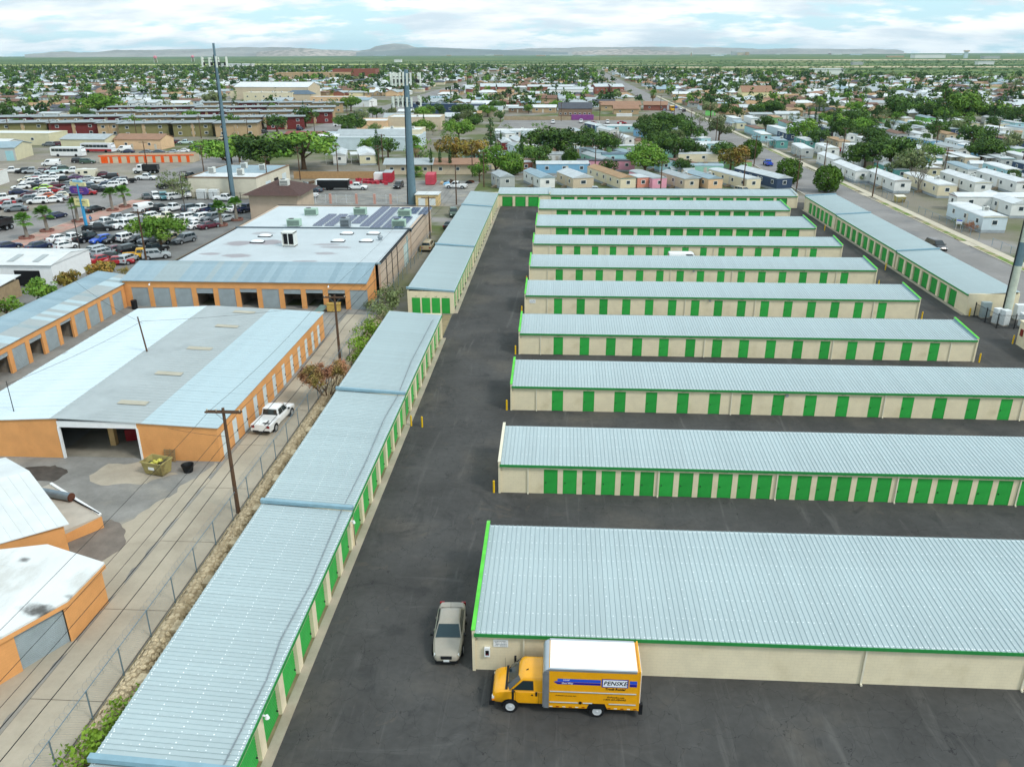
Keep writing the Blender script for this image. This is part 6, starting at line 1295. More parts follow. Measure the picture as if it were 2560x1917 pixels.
def bar_fence(pts,h,label,m=BLACK,step=.16,name='iron_fence'):
    t=thing(name,(pts[0][0],pts[0][1],0),0,label,'fence'); O=Vector((*pts[0],0)); P_=MB().box(-.05,.05,-.05,.05,0,h+.1).mesh('post',m); bars=MB(); rl_=MB()
    for a,b in zip(pts,pts[1:]):
        a=Vector((*a,0))-O; b=Vector((*b,0))-O; L_=(b-a).length; d=(b-a)/L_; n=max(1,round(L_/2.4))
        for k in range(n+1): obj('post',P_,t,a+d*(L_*k/n))
        for z in (.15,h-.15): rl_.cyl(a+Vector((0,0,z)),b+Vector((0,0,z)),.022,.022,4)
        s=step
        while s<L_: p=a+d*s; bars.cyl(p+Vector((0,0,.05)),p+Vector((0,0,h)),.011,.011,3,0,False); s+=step
    bars.build('bars',m,t,kind='stuff'); rl_.build('rails',m,t)
bar_fence([(55.4,107.0),(55.9,102.0),(62.2,101.6)],1.9,'black iron fence round the pale monopole cabinets')
bar_fence([(-90,194),(-74.4,193.6),(-74.4,197)],1.9,'black iron fence round the slim tower base')
bar_fence([(-72.5,190.5),(-60,190.8),(-47.6,190.6)],2.0,'wavy white iron fence with pink pillars behind the solar roof',mat('white_iron','#cfd6da',.5),.2); bar_fence([(-43.3,190.6),(-38,190.6),(-35.8,190.6)],2.0,'shorter white iron fence left of the thick tower',MATS['white_iron'],.2)
for x in (-72.5,-66,-60,-53.8,-47.6,-43.3,-39.5): MB().box(x-.25,x+.25,190.1,190.55,0,2.3).build('brick_pillar',mat('pink_brick','#c79a8e',.9,var=.1)); 
_pl=[o for o in COL.objects if o.name.startswith('brick_pillar')]
for i,o in enumerate(_pl): tag(o,'pink brick fence pillar, %s from the left behind the solar roof'%ORD[i],'pillar','pink fence pillars')
for k,(x,l_) in enumerate(((-87,'white tank-like cabinet in the slim tower compound, left'),(-84,'white cabinet in the slim tower compound, right'))): cabinet(x,196,2.2,1.6,2.2,l_,CABW)
eq=thing('equipment_shelter',(-30.5,189.5,0),0,'tan shelter with white roof beside the thick tower','shed'); MB().box(-2.6,2.6,-2,2.2,0,2.6).build('wall',mat('shelter_tan','#d8bd8a',.8),eq); MB().box(-2.8,2.8,-2.2,2.4,2.6,2.75).build('roof',WROOF,eq); MB().box(-2,-.4,-2.03,-2,.2,1.9).build('door',CABW,eq); MB().box(.4,2,-2.03,-2,.2,1.9).build('door',CABW,eq)
# lot sign and its lamp post
sg=thing('lot_sign',(-96.6,160.8,0),R(-20),'tall blue pole sign with purple oval and yellow board at the car lot','sign')
SB=mat('sign_blue','#3f9ed0',.5); MB().box(-.22,.22,-.22,.22,0,8.6).build('pole',SB,sg)
MB().box(-1.9,1.9,-.18,.18,4.3,5.7).build('board',mat('sign_cream','#e3dc9c',.5),sg); MB().ext([(math.copysign(1.75,math.cos(a*.3927+.01))+.72*math.cos(a*.3927),7.4+.72*math.sin(a*.3927)) for a in range(16)],-.2,.2,'y').build('oval',mat('sign_purple','#5b3a8e',.5),sg); MB().box(-2.1,2.0,-.2,.2,8.3,9.0).build('top_board',mat('sign_pale','#d9d3a0',.5),sg); MB().box(-1.2,1.2,-.2,.2,9.0,9.4).build('crown_board',mat('sign_sky','#8fc3dc',.5),sg)
marks(sg,3.0,.8,2,mat('sign_pink','#d77f9c',.5,var=0),(0,-.205,7.4),0,3); marks(sg,2.8,.4,1,INK,(-.1,-.185,5.2),0,5); marks(sg,.9,.35,1,INK,(0,-.185,4.75),0,6)
def lamp_post(x,y,h,label,arm=1.6,rz=0):
    t=thing('lamp_post',(x,y,0),rz,label,'lamp post','lamp posts'); MB().cyl((0,0,0),(0,0,h),.1,.06,8).build('pole',mat('lamp_brown','#4a4440',.6,.3),t); MB().cyl((0,0,h),(arm,0,h+.15),.04,.03,5).build('arm',MATS['lamp_brown'],t); MB().box(arm-.1,arm+.6,-.16,.16,h+.05,h+.2).build('lamp_head',MATS['lamp_brown'],t)
lamp_post(-84,136.5,9,'brown lamp post in front of the paved lot',1.2,R(180)); lamp_post(-82.5,176,9,'lamp post in the far rows of the paved lot',1.0)
utility_pole(-70.4,132.8,8.5,'utility pole with a transformer behind the courtyard roofs',transformer=True); utility_pole(-122.5,241,9,'utility pole by the yard fence corner'); utility_pole(-118.8,166.5,8.5,'leaning utility pole on the yard verge at the left',lean=-.5)
# a man walking by the palms
pr=thing('person',(-97.5,164.3,0.0),0,'person in a blue shirt and dark trousers walking by the third palm','person')
def body_mesh():
    bm=bmesh.new(); P_=[(0,0,.98),(0,0,1.2),(0,0,1.42),(0,.0,1.52),(0,.0,1.66),(.2,0,1.42),(.27,.05,1.15),(.25,.16,.92),(-.2,0,1.42),(-.28,-.05,1.15),(-.26,.1,.92),(.1,0,.95),(.12,.12,.5),(.12,.02,.06),(.12,.16,.03),(-.1,0,.95),(-.12,-.08,.5),(-.12,-.22,.08),(-.12,-.1,.03)]
    vs=[bm.verts.new(p) for p in P_]
    for a,b in ((0,1),(1,2),(2,3),(3,4),(2,5),(5,6),(6,7),(2,8),(8,9),(9,10),(0,11),(11,12),(12,13),(13,14),(0,15),(15,16),(16,17),(17,18)): bm.edges.new((vs[a],vs[b]))
    me=bpy.data.meshes.new('body'); bm.to_mesh(me); bm.free(); return me
_bm=body_mesh(); _po=obj('body',_bm,pr); _bm.materials.append(mat('dark_clothes','#2c3340',.9)); _md=_po.modifiers.new('skin','SKIN')
for i,r_ in enumerate((.15,.15,.16,.07,.11,.08,.06,.045,.08,.06,.045,.1,.08,.06,.05,.1,.08,.06,.05)): _bm.skin_vertices[0].data[i].radius=(r_,r_*.85)
_bm.skin_vertices[0].data[0].use_root=True; _ms=_po.modifiers.new('smooth','SUBSURF'); _ms.levels=1; _ms.render_levels=1
MB().loft([[(.2*s*math.cos(a*.785),.15*s*math.sin(a*.785),z) for a in range(8)] for s,z in ((1.05,.95),(1.1,1.15),(1.15,1.38),(.6,1.5))]).build('shirt',mat('blue_shirt','#5f8fc4',.9),pr,smooth=60)
MB().loft([[(.105*s*math.cos(a*.785),.115*s*math.sin(a*.785),z) for a in range(8)] for s,z in ((.9,1.66),(1.1,1.72),(.8,1.79),(.2,1.8))]).build('hair',mat('hair','#2a221d',.9),pr,smooth=60)
# street sign posts
for x,y,l_ in ((77.9,129,'small white sign on posts by the dark driveway at the right'),(79.2,166,'white sign on a post before the dry shrubs')):
    s=thing('yard_sign',(x,y,0),R(-25),l_,'sign'); MB().cyl((-.4,0,0),(-.4,0,1.6),.03,.03,5).cyl((.4,0,0),(.4,0,1.6),.03,.03,5).build('posts',WHITE,s); MB().box(-.55,.55,-.02,.02,1.0,1.9).build('board',WHITE,s); MB().box(-.5,.5,-.026,-.02,1.6,1.85).build('band',PBLUE,s)
dmp=thing('dumpster',(79.6,197.5,0),0,'tan dumpster by the fence across the street','dumpster'); MB().hexa([(-1,-.6,.1),(1,-.6,.1),(1,.6,.1),(-1,.6,.1),(-1.1,-.8,1.3),(1.1,-.8,1.3),(1.1,.8,1.5),(-1.1,.8,1.5)]).build('bin',DUMP,dmp); MB().hexa([(-1.1,-.8,1.32),(1.1,-.8,1.32),(1.1,.8,1.52),(-1.1,.8,1.52),(-1.1,-.8,1.4),(1.1,-.8,1.4),(1.1,.8,1.6),(-1.1,.8,1.6)]).build('lid',PC['cream'],dmp)
# ================================================================ mobile homes, houses and other mid-distance buildings
def pm(n,c,**k): return mat('wall_'+n,c,.75,var=.05,scale=.6,**k)
WC={n:pm(n,c) for n,c in dict(white='#e4e6e3',cream='#ddd3b6',beige='#cbbca3',pink='#df9db0',coral='#d58f7c',teal='#5f9c97',mint='#9ed2bf',blue='#7fb2d2',navy='#3b4d68',grey='#b3b7b5',tan='#b89f7d',peach='#e0bd97',brick='#8f5a4c',green='#7fae72',lime='#86d77c',brown='#8a7560',pale='#c9d8df',yellow='#d6d0b0',olive='#807b52',red='#72302f',aqua='#9cc7cf').items()}
RC={n:mat('roof_'+n,c,.65,var=.07,scale=.5,col2=tuple(x*.85 for x in srgb(c)),thr=(.55,.75)) for n,c in dict(white='#d6dbdd',grey='#a7b0b3',tan='#a98a68',brown='#7a5c4c',dark='#4c5058',blue='#93a9b3',red='#8a5148',pale='#c0c8cb',rust='#98765f',slate='#5b6d7c').items()}
FRM=mat('window_frame','#e9ecea',.5,var=0); PANE=mat('window_pane','#35424a',.12,var=0,spec=.6); SKIRTM=mat('skirting','#9fa8ad',.8,var=.1)
WINM=MB().box(-.55,.55,-.05,0,-.5,.5).mesh('window',FRM); PANEM=MB().box(-.45,.45,-.062,-.05,-.4,.4).box(-.02,.02,-.068,-.062,-.4,.4).mesh('pane',PANE)
DORM=MB().box(-.45,.45,-.04,0,0,2.0).mesh('door',mat('home_door','#c9c4b8',.6,rand=.15)); STEPM=MB().box(-.6,.6,-.5,0,0,.6).box(-.6,.6,-.9,-.5,0,.4).box(-.6,.6,-1.3,-.9,0,.2).mesh('steps',mat('step_wood','#9a8a74',.9))
COOLM=ac_mesh(1.0,.9,.95,ACW)
MH={}
def mh_meshes(L_,W_,roof,h=2.5):
    k=(round(L_,1),round(W_,1),roof,h)
    if k in MH: return MH[k]
    z0=.55; w=MB().box(-W_/2,W_/2,0,L_,z0,z0+h); sk=MB().box(-W_/2+.03,W_/2-.03,.03,L_-.03,0,z0)
    r=MB(); H=z0+h; o=.12
    if roof=='gable':
        rr=W_*.17; r.ext([(-W_/2-o,H-.02),(W_/2+o,H-.02),(W_/2+o,H+.06),(0,H+rr+.06),(-W_/2-o,H+.06)],-.15,L_+.15,'y')
    elif roof=='hump':
        pr=[(-W_/2-.04,H-.1),(W_/2+.04,H-.1)]+[(W_/2*math.cos(a*math.pi/8)*1.02,H+.02+.32*math.sin(a*math.pi/8)) for a in range(9)]; r.ext(pr,-.05,L_+.05,'y')
    else: r.ext([(-W_/2-.1,H),(W_/2+.1,H),(W_/2+.1,H+.14),(-W_/2-.1,H+.2)],-.12,L_+.12,'y')
    tr=MB().box(-W_/2-.13,W_/2+.13,-.17,-.12,H-.02,H+.1)
    MH[k]=(w.mesh('wall',WC['white']),sk.mesh('skirting',SKIRTM),r.mesh('roof',RC['white']),tr.mesh('fascia',WC['white'])); return MH[k]
def mobile_home(x,y,rz,L_,wall,roofc,label,W_=4.0,roof='gable',trim=None,cooler=False,porch=False,group='mobile homes',full=True,h=2.5,P_=True):
    """origin in the middle of the end wall nearest the camera; runs back along +y"""
    w,sk,r,tr=mh_meshes(L_,W_,roof,h); t=thing('mobile_home',(x,y,0),rz,label or 'x','mobile home',group)
    wo=setmat(obj('wall',w,t),WC[wall]); obj('skirting',sk,t); setmat(obj('roof',r,t),RC[roofc])
    if trim: setmat(obj('fascia',tr,t),WC[trim])
    o=obj('window',WINM,t,(0,0,.55+h*.58)); obj('pane',PANEM,o); 
    if W_>4.6: o.scale=(1.4,1,1)
    if full:
        n=max(2,int(L_/4.5))
        for k in range(n):
            for s in ((-1,1) if x>30 or x<-30 else (-1,1)):
                yy=L_*(k+.5)/n+(.7 if s>0 else -.5)
                o=obj('window',WINM,t,(s*W_/2,yy,.55+h*.58),R(90*s)); obj('pane',PANEM,o)
        d=obj('door',DORM,t,(-W_/2,L_*.42,.58),R(-90)); obj('steps',STEPM,t,(-W_/2-.02,L_*.42,0),R(-90))
    if cooler: obj('cooler',COOLM,t,(W_*.1,L_*.35,.55+h+.25))
    if porch: 
        MB().box(-W_/2-2.6,-W_/2-.1,L_*.25,L_*.65,.55+h-.25,.55+h-.15).build('porch_roof',RC[roofc],t)
        for yy in (L_*.27,L_*.63): MB().cyl((-W_/2-2.5,yy,0),(-W_/2-2.5,yy,.55+h-.2),.05,.05,5).build('porch_post',FRM,t)
    if label is None: t['label']='home'
    return t
# near row of the middle park (front-end middle, turned about 20 degrees)
T20=R(19)
NEAR=[(-13.6,214,9,'grey','grey','grey gabled trailer at the left end of the near row',{}),(-3.2,212.8,15,'white','blue','white trailer with pale blue roof behind the back storage row',{'porch':False}),(6.0,213,13,'beige','pale','dusty pink double trailer with a side room',{'W_':5.6}),(17.4,212.7,24,'cream','tan','cream trailer with teal trim and a tan shingle roof',{'trim':'teal','roof':'gable','W_':4.2}),(25.4,213.2,15,'pink','grey','bright pink trailer behind the back storage row',{'roof':'hump'}),(33.4,212.2,14,'beige','grey','beige trailer with a rooftop cooler behind the storage wall',{'cooler':True}),(39.4,212.6,13,'peach','blue','peach trailer with a porch next to the beige one',{'porch':True,'cooler':True}),(49.0,212.8,20,'cream','pale','long cream trailer near the street',{'roof':'hump'}),(57.0,214.0,21,'navy','pale','navy blue trailer with white window frames beside the round tree',{'trim':'pale','W_':4.4})]
for x,y,L_,w,r,l_,k in NEAR: mobile_home(x,y,T20,L_,w,r,l_,**k)
mobile_home(21.3,213.8,T20,6,'coral','pale','small coral trailer room between the teal-trimmed and pink ones',W_=3.2,roof='flat')
# second and third rows of the middle park
SEC=[(-10,244,'brick','white'),(-3.5,250,'cream','rust'),(8,243,'blue','pale'),(14,252,'mint','grey'),(22,250,'pink','dark'),(31,247,'aqua','pale'),(38,243,'teal','brown'),(46,240,'mint','blue'),(54,247,'green','tan'),(4,266,'white','grey'),(13,270,'pale','blue'),(23,268,'grey','blue'),(30,268,'aqua','slate'),(42,268,'mint','white'),(52,270,'cream','pale'),
 (-12,283,'pale','grey'),(6,296,'cream','grey'),(16,298,'tan','brown'),(28,292,'green','pale'),(38,290,'white','white'),(50,294,'white','white'),(58,300,'aqua','pale'),(-14,305,'white','pale'),(0,312,'pale','white'),(14,322,'white','pale'),(26,318,'white','white'),(42,310,'beige','brown'),(54,318,'aqua','white'),(8,345,'cream','grey'),(22,350,'white','pale'),(36,345,'blue','slate'),(18,372,'navy','pale'),(32,375,'aqua','white'),(50,350,'white','grey'),(-20,335,'white','pale'),(-10,350,'pale','white')]
rh=random.Random(21)
for x,y,w,r in SEC:
    o=mobile_home(x,y,T20+R(rh.choice((0,0,0,70,75,-5))),rh.choice((12,15,17)),w,r,None,roof=rh.choice(('gable','hump','gable','flat')),trim=rh.choice((None,w,None,'white')),cooler=rh.random()<.4,porch=rh.random()<.2)
    pend(o,'%s trailer with %s roof in the middle trailer park'%(w,r))
# right-hand park
RP=[(82.9,253.2,16.4,'white','white','white trailer farthest along the kerb across the street',{}),(81.1,227.8,20,'white','white','white trailer second along the kerb across the street',{}),(84.9,210.3,19.6,'white','white','white trailer with dark edging behind the dumpster',{'trim':'brown'}),(92.8,203.6,21.5,'cream','white','cream trailer with a wavy white roof across the street',{'cooler':True,'W_':4.4,'roof':'hump'}),(103.2,208,20,'white','white','white trailer with yellow trim at its end',{'trim':'yellow','cooler':True}),(113.5,209,21,'white','white','white trailer with maroon edging at the right edge',{'trim':'red','cooler':True}),(84.2,162.5,15.5,'pale','white','pale trailer with yellowish trim nearest the street-side lot',{'trim':'yellow','cooler':True,'roof':'hump','W_':4.6}),(97,178,14,'white','white','small white trailer at the right edge beside the long one',{})]
for x,y,L_,w,r,l_,k in RP: mobile_home(x,y,0,L_,w,r,l_,**k)
mobile_home(87.5,188.5,R(-90),24,'white','white','long white trailer with maroon roof edge lying across the view',trim='red')
cols=['white','white','white','cream','pale','beige','white','aqua','navy','lime','teal','green','grey','white','yellow','tan','blue']
rcs=['white','white','pale','grey','white','tan','blue','brown','white']
for row,(Y,x0,n) in enumerate(((233,92,12),(258,92,14),(283,80,17),(308,81,18),(334,80,20),(360,82,22),(388,82,24),(418,84,26))):
    for k in range(n):
        x=x0+k*10.2+rh.uniform(-1.4,1.4); y=Y+rh.uniform(-2.5,2.5)
        if 80<x<86 and 224<y<272: continue
        w=rh.choice(cols); r=rh.choice(rcs)
        o=mobile_home(x,y,R(rh.uniform(-4,4)),rh.choice((13,15,17,18)),w,r,None,roof=rh.choice(('gable','hump','flat','hump')),trim=rh.choice((None,None,'yellow','brown','teal',w)),cooler=rh.random()<.35,porch=rh.random()<.25,full=row<5)
        pend(o,'%s trailer with %s roof in the park across the street'%(w,r))
# homes behind the second tower
for x,y,rz,L_,w,r,l_,k in ((-69.6,260.5,R(12),16,'white','pale','white trailer with grey porch behind the scrap yard wall',{'porch':True}),(-60.4,260.3,R(16),20,'yellow','white','cream gabled home with maroon shutters left of the tall cypress',{'W_':5.2,'porch':True}),(-28,262,R(10),14,'mint','grey','mint trailer with a bright green awning behind the clipped cypresses',{'trim':'lime'}),(-21.5,258,R(16),14,'beige','pale','beige gabled shed-home right of the mint trailer',{'W_':5}),(-15.8,252,R(14),16,'aqua','blue','pale blue house-trailer above the far storage building',{}),(-19,300,R(10),14,'red','pale','red-walled hut among the pale sheds',{}),(-9,325,R(-70),12,'mint','pale','mint trailer left of the dark trees',{})):
    mobile_home(x,y,rz,L_,w,r,l_,**k)
# --- generic block buildings
def flat_building(x,y,rz,w,d,h,wall,roof,label,name='building',cat='building',parapet=.35,wins=0,doors=0,acs=0,fascia=None,group=None):
    t=thing(name,(x,y,0),rz,label or 'x',cat,group); wm=WC[wall] if isinstance(wall,str) else wall; rm=RC[roof] if isinstance(roof,str) else roof
    MB().box(0,w,0,d,0,h).build('wall',wm,t); MB().box(.15,w-.15,.15,d-.15,h,h+.06).build('roof',rm,t)
    if parapet: MB().box(-.08,w+.08,-.08,.14,h-.05,h+parapet).box(-.08,.14,.14,d-.14,h-.05,h+parapet).box(w-.14,w+.08,.14,d-.14,h-.05,h+parapet).box(-.08,w+.08,d-.14,d+.08,h-.05,h+parapet).build('coping',WC[fascia] if fascia else wm,t)
    for k in range(wins): o=obj('window',WINM,t,(w*(k+.5)/wins,0,h*.55)); obj('pane',PANEM,o); o.scale=(1.2,1,1.1)
    for k in range(doors): obj('door',DORM,t,(w*(k+.8)/doors,0,0))
    for k in range(acs): obj('rooftop_unit',COOLM,t,(w*(k+.5)/acs+rh.uniform(-1,1),d*rh.uniform(.3,.7),h+.06))
    return t
def gable_building(x,y,rz,w,d,h,wall,roof,label,rise=1.4,name='building',cat='building',wins=0,doors=0,over=.3,group=None,hip=0.0):
    t=thing(name,(x,y,0),rz,label or 'x',cat,group); wm=WC[wall] if isinstance(wall,str) else wall; rm=RC[roof] if isinstance(roof,str) else roof
    if hip: MB().box(0,w,0,d,0,h).build('wall',wm,t); MB().loft([[(-over,-over,h-.04),(w+over,-over,h-.04),(w+over,d+over,h-.04),(-over,d+over,h-.04)],[(hip,d/2-.05,h+rise),(w-hip,d/2-.05,h+rise),(w-hip,d/2+.05,h+rise),(hip,d/2+.05,h+rise)]]).build('roof',rm,t)
    else:
        MB().ext([(0,0),(d,0),(d,h),(d/2,h+rise*(d/(d+2*over))),(0,h)],0,w,'x').build('wall',wm,t)
        MB().ext([(-over,h-.1),(d/2,h+rise),(d+over,h-.1),(d+over,h+.04),(d/2,h+rise+.15),(-over,h+.04)],-over,w+over,'x').build('roof',rm,t)
    for k in range(wins): o=obj('window',WINM,t,(w*(k+.5)/wins,0,h*.55)); obj('pane',PANEM,o)
    for k in range(doors): obj('door',DORM,t,(w*(k+.75)/doors,0,0))
    return t
# white block building behind the slim tower
t=flat_building(-91,198,R(-1.5),17.2,24,4.7,pm('stucco','#d6d0bd'),'white','low off-white block building with roof coolers behind the slim tower',parapet=.3,fascia='brown')
MB().box(.2,17,9,23.8,4.76,4.85).build('rear_roof',RC['blue'],t)
for x,y,l_ in ((-88,206,'roof cooler at the left of the white block building'),(-79.5,203,'biggest roof cooler on the white block building'),(-77,212,'roof cooler at the far right of the white block building'),(-83,215,'roof cooler with a mast on the white block building')): ac_on(x,y,4.8,l_,ACW,1.5,1.3,1.5)
MB().box(17.2,17.25,6,9.5,0,3).build('door',WDOOR,t); MB().box(17.2,17.25,12,15,0,3).build('door',BLACK,t); MB().box(17.2,17.25,18,21,0,3.4).build('door',WDOOR,t)
# scrap yard wall, containers, trailer
MB().box(0,23,0,.25,0,1.9).box(-.05,23.05,-.03,.28,1.9,1.98).build('yard_wall',mat('tan_block','#b08e66',.9,var=.08,brick=(.41,.205,.012,.93)),loc=(-75,230.3,0),rz=R(2),label='tan block wall behind the scrap yard',cat='wall')
def container(x,y,rz,L_,m,label,h=2.6,lid=None):
    t=thing('shipping_container',(x,y,0),rz,label,'container'); pr=[]
    b=MB().box(0,2.44,0,L_,.12,h); b.build('box',m,t)
    for k in range(int(L_/.4)):
        MB().box(-.03,0,k*.4+.05,k*.4+.22,.25,h-.12).box(2.44,2.47,k*.4+.05,k*.4+.22,.25,h-.12).build('corrugation',m,t)
    MB().box(.06,1.2,-.03,0,.2,h-.1).build('door',m,t); MB().box(1.24,2.38,-.03,0,.2,h-.1).build('door',m,t)
    if lid: MB().box(-.02,2.46,-.02,L_+.02,h,h+.05).build('roof',lid,t)
REDC=mat('container_red','#b03040',.6,var=.12,scale=1,rand=.06)
container(-48.1,223.2,R(4),6,REDC,'dark red box trailer with a pale roof in the scrap yard',2.7,RC['grey']); container(-35.9,219.6,R(3),6.1,mat('container_rose','#c04858',.6,var=.12,scale=1),'rose red shipping container in the scrap yard',2.7); container(5.4,448.5,R(-90),11.5,mat('container_purple','#8a4a8c',.6),'long purple container before the dark-roofed hall',2.6); container(-50.9,224.5,R(4),3.2,WC['white'],'small white gabled shed left of the dark red box',2.3,RC['white']); container(-26.6,307,R(6),5,WC['white'],'white storage box by the sheds',2.4,RC['pale'])
bt=thing('box_trailer',(-58.5,211,0),R(2),'black and white box trailer in the scrap yard','trailer'); MB().box(-4,4,-1.1,1.1,.6,2.6).build('box',BLACK,bt); MB().box(-4.02,4.02,-1.12,1.12,2.6,2.68).build('roof',WROOF,bt); MB().box(-4.3,-4,-1.1,1.1,.6,2.6).build('end_panel',WHITE,bt)
for ax in (-1.5,-.6):
    for s in (-1,1): MB().cyl((ax,s*1.0-.1,.35),(ax,s*1.0+.1,.35),.35,.35,10).build('wheel',TYRE,bt)
for x,y,k,c,rz,l_ in ((-52.6,211.3,'pickup','white',R(0),'white truck hitched before the black box trailer'),(-42.2,214.5,'suv','black',R(-95),'black car facing out of the scrap yard'),(-27,214.5,'pickup','white',R(175),'white pickup in the yard beside the rose container'),(-62,198.5,'pickup','white',R(175),'white pickup behind the wavy iron fence'),(-70.5,205,'pickup','navy',R(20),'dark blue pickup beside the white block'),(-68.5,210.5,'hatch','white',R(60),'white wreck with open bonnet in the scrap yard'),(-62.5,207.5,'sedan','slate',R(150),'slate sedan wreck in the scrap yard'),(-58.6,216,'hatch','purple',R(30),'purple wreck in the scrap yard'),(-66.5,203,'pickup','blue',R(10),'blue pickup in the scrap yard'),(-65,198.6,'sedan','orange',R(5),'orange-red car behind the wavy iron fence'),(-73,199.8,'sedan','white',R(10),'white car at the corner of the wavy iron fence'),(-19.5,172,'pickup','maroon',R(-85),'maroon pickup facing the camera in the lane')): vehicle(k,c,x,y,rz,l_)
for k in range(24):
    x,y=-57+rh.uniform(0,11.5),220+rh.uniform(0,7); o=MB().box(-.55,.55,-.45,.45,0,.62).box(-.6,.6,-.5,.5,.62,.7).build('metal_bin',REDC,loc=(x,y,0),rz=rh.uniform(0,3),cat='bin',group='red bins in the scrap yard'); pend(o,'dark red metal bin in the scrap yard')
for k in range(20):
    x,y=(-33+rh.uniform(0,9),219+rh.uniform(0,8)) if k%2 else (-72+rh.uniform(0,14),213+rh.uniform(0,12)); o=MB().hexa([(-rh.uniform(.4,1.6),-.3,0),(rh.uniform(.4,1.6),-.3,0),(rh.uniform(.3,1.2),.3,0),(-1,.3,0),(-.8,-.25,.5),(.9,-.25,.4),(.7,.25,.8),(-.6,.25,.6)]).build('scrap_heap',rh.choice((WOOD,GALV,BLACK,MATS['rust'],WC['tan'],WC['blue'])),loc=(x,y,0),rz=rh.uniform(0,6),cat='scrap',group='scrap heaps'); pend(o,'low heap of scrap in the yard')
# long brown house, long pale wall building, shops
gable_building(-50.5,239.5,R(3),13,8,2.9,'beige','grey','long low house with grey roof and red eaves, left half',1.2,wins=4,over=.8); gable_building(-37.2,240.2,R(3),15,9,2.9,'beige','rust','long low house with brownish roof and red eaves, right half',1.1,wins=3,over=.8)
t=flat_building(-90,302,R(0),38,22,4.2,'pale','pale','long pale blue-white walled building with low white roofs',parapet=.5); gable_building(-84,312,0,26,12,4.4,'white','grey','ribbed grey roof rising behind the long pale wall',1.6); gable_building(-92,306,R(8),10,8,3.8,'white','white','white low roof at the left end of the long pale wall',1.0)
flat_building(-69,318,0,16,12,5.6,'cream','white','cream block with white roof coolers behind the long pale wall',parapet=.4,wins=3,acs=2)
flat_building(-93,382,R(1),14,16,4,'peach','white','peach shop with a lower white roof by the avenue',parapet=.4,doors=2); flat_building(-79,385,R(1),24,18,5.4,'beige','white','beige warehouse with a bright white roof by the avenue',parapet=.4,doors=2,acs=1)
flat_building(-88,491,0,26,12,5.2,'navy','slate','navy blue two-storey flats with a dark flat roof, left part',parapet=.3,wins=6,acs=4); flat_building(-61.5,492,0,17,12,5.0,'navy','grey','navy blue flats, lighter right part',parapet=.3,wins=4)
gable_building(-142,562,R(-14),16,12,4.2,'white','blue','white hall with teal-grey roof near the avenue bend',1.2,doors=1); flat_building(-178,600,R(-4),40,14,4,'peach','pale','long peach low building beyond the flats',parapet=.3,wins=7)
gable_building(-252,652,R(-6),60,24,9,'beige','white','big school gymnasium with a wide white roof',3.2,doors=2); flat_building(-238,632,R(-3),38,14,5.5,'cream','white','cream school wing with flat white roof before the gymnasium',parapet=.4,wins=6,acs=5); gable_building(-206,632,R(-3),20,11,4.6,'beige','slate','school hall with a blue metal roof',2.6,hip=4)
for k,x in enumerate((-262,-246)): gable_building(x,668,0,11,9,6,'cream','slate','blue pyramid roofed school pavilion, %s'%('left','right')[k],2.5,hip=5)
flat_building(-385,1145,R(2),95,40,8,'tan','tan','sprawling tan school with flat roofs in the far town',parapet=.6,wins=14); flat_building(-318,1190,R(2),60,30,12,'brick','rust','brick red block of the far tan school',parapet=.5)
gable_building(-1.5,448.5,0,17.5,14,5.6,'brown','dark','tan brick hall with dark blue-black roof in the middle distance',2.6,wins=7)
flat_building(29,449,0,8,2.6,2.9,'white','white','white tanker-like box beside the purple container',parapet=.1)
gable_building(24,520,R(4),24,12,3.2,'tan','rust','long low brown-roofed house beyond the hall, left',1.9,wins=4,over=.6); gable_building(50,525,R(-5),14,12,3.0,'brick','rust','brown-roofed house with a purple wall by the street',1.8,wins=2,over=.5); gable_building(30,490,R(2),14,9,2.9,'tan','rust','brown-roofed house with a chimney before the long one',1.7,wins=2,over=.5)
gable_building(-11,690,0,36,12,5.6,'white','pale','row of two-storey white flats above red lower walls',1.2,wins=10); gable_building(28.5,735,R(12),12,16,5.8,'brick','pale','red brick flats with pale gable, left one',2.0,wins=3); gable_building(42,732,R(12),11,16,5.8,'brick','pale','red brick flats with pale gable, right one',2.0,wins=3)
gable_building(-70,745,R(8),13,18,5.6,'brick','pale','red brick gabled flats left of the centre',2.2,wins=3); gable_building(-55,742,R(8),12,16,5.6,'brick','pale','red brick gabled flats right beside the first',2.2,wins=3); gable_building(-30,760,0,40,12,5,'brick','pale','long red brick flats with a pale roof',1.4,wins=8)
gable_building(80,480,R(-8),5.5,5,3.0,'lime','tan','small bright lime green hut',1.2,doors=1); gable_building(83,487,0,16,9,3,'cream','rust','brown-roofed house behind the lime green hut',1.8,wins=3,over=.5)
gable_building(132,640,0,22,16,5.5,'yellow','rust','pale yellow chapel-like house with a brown roof on the right',4,wins=2)
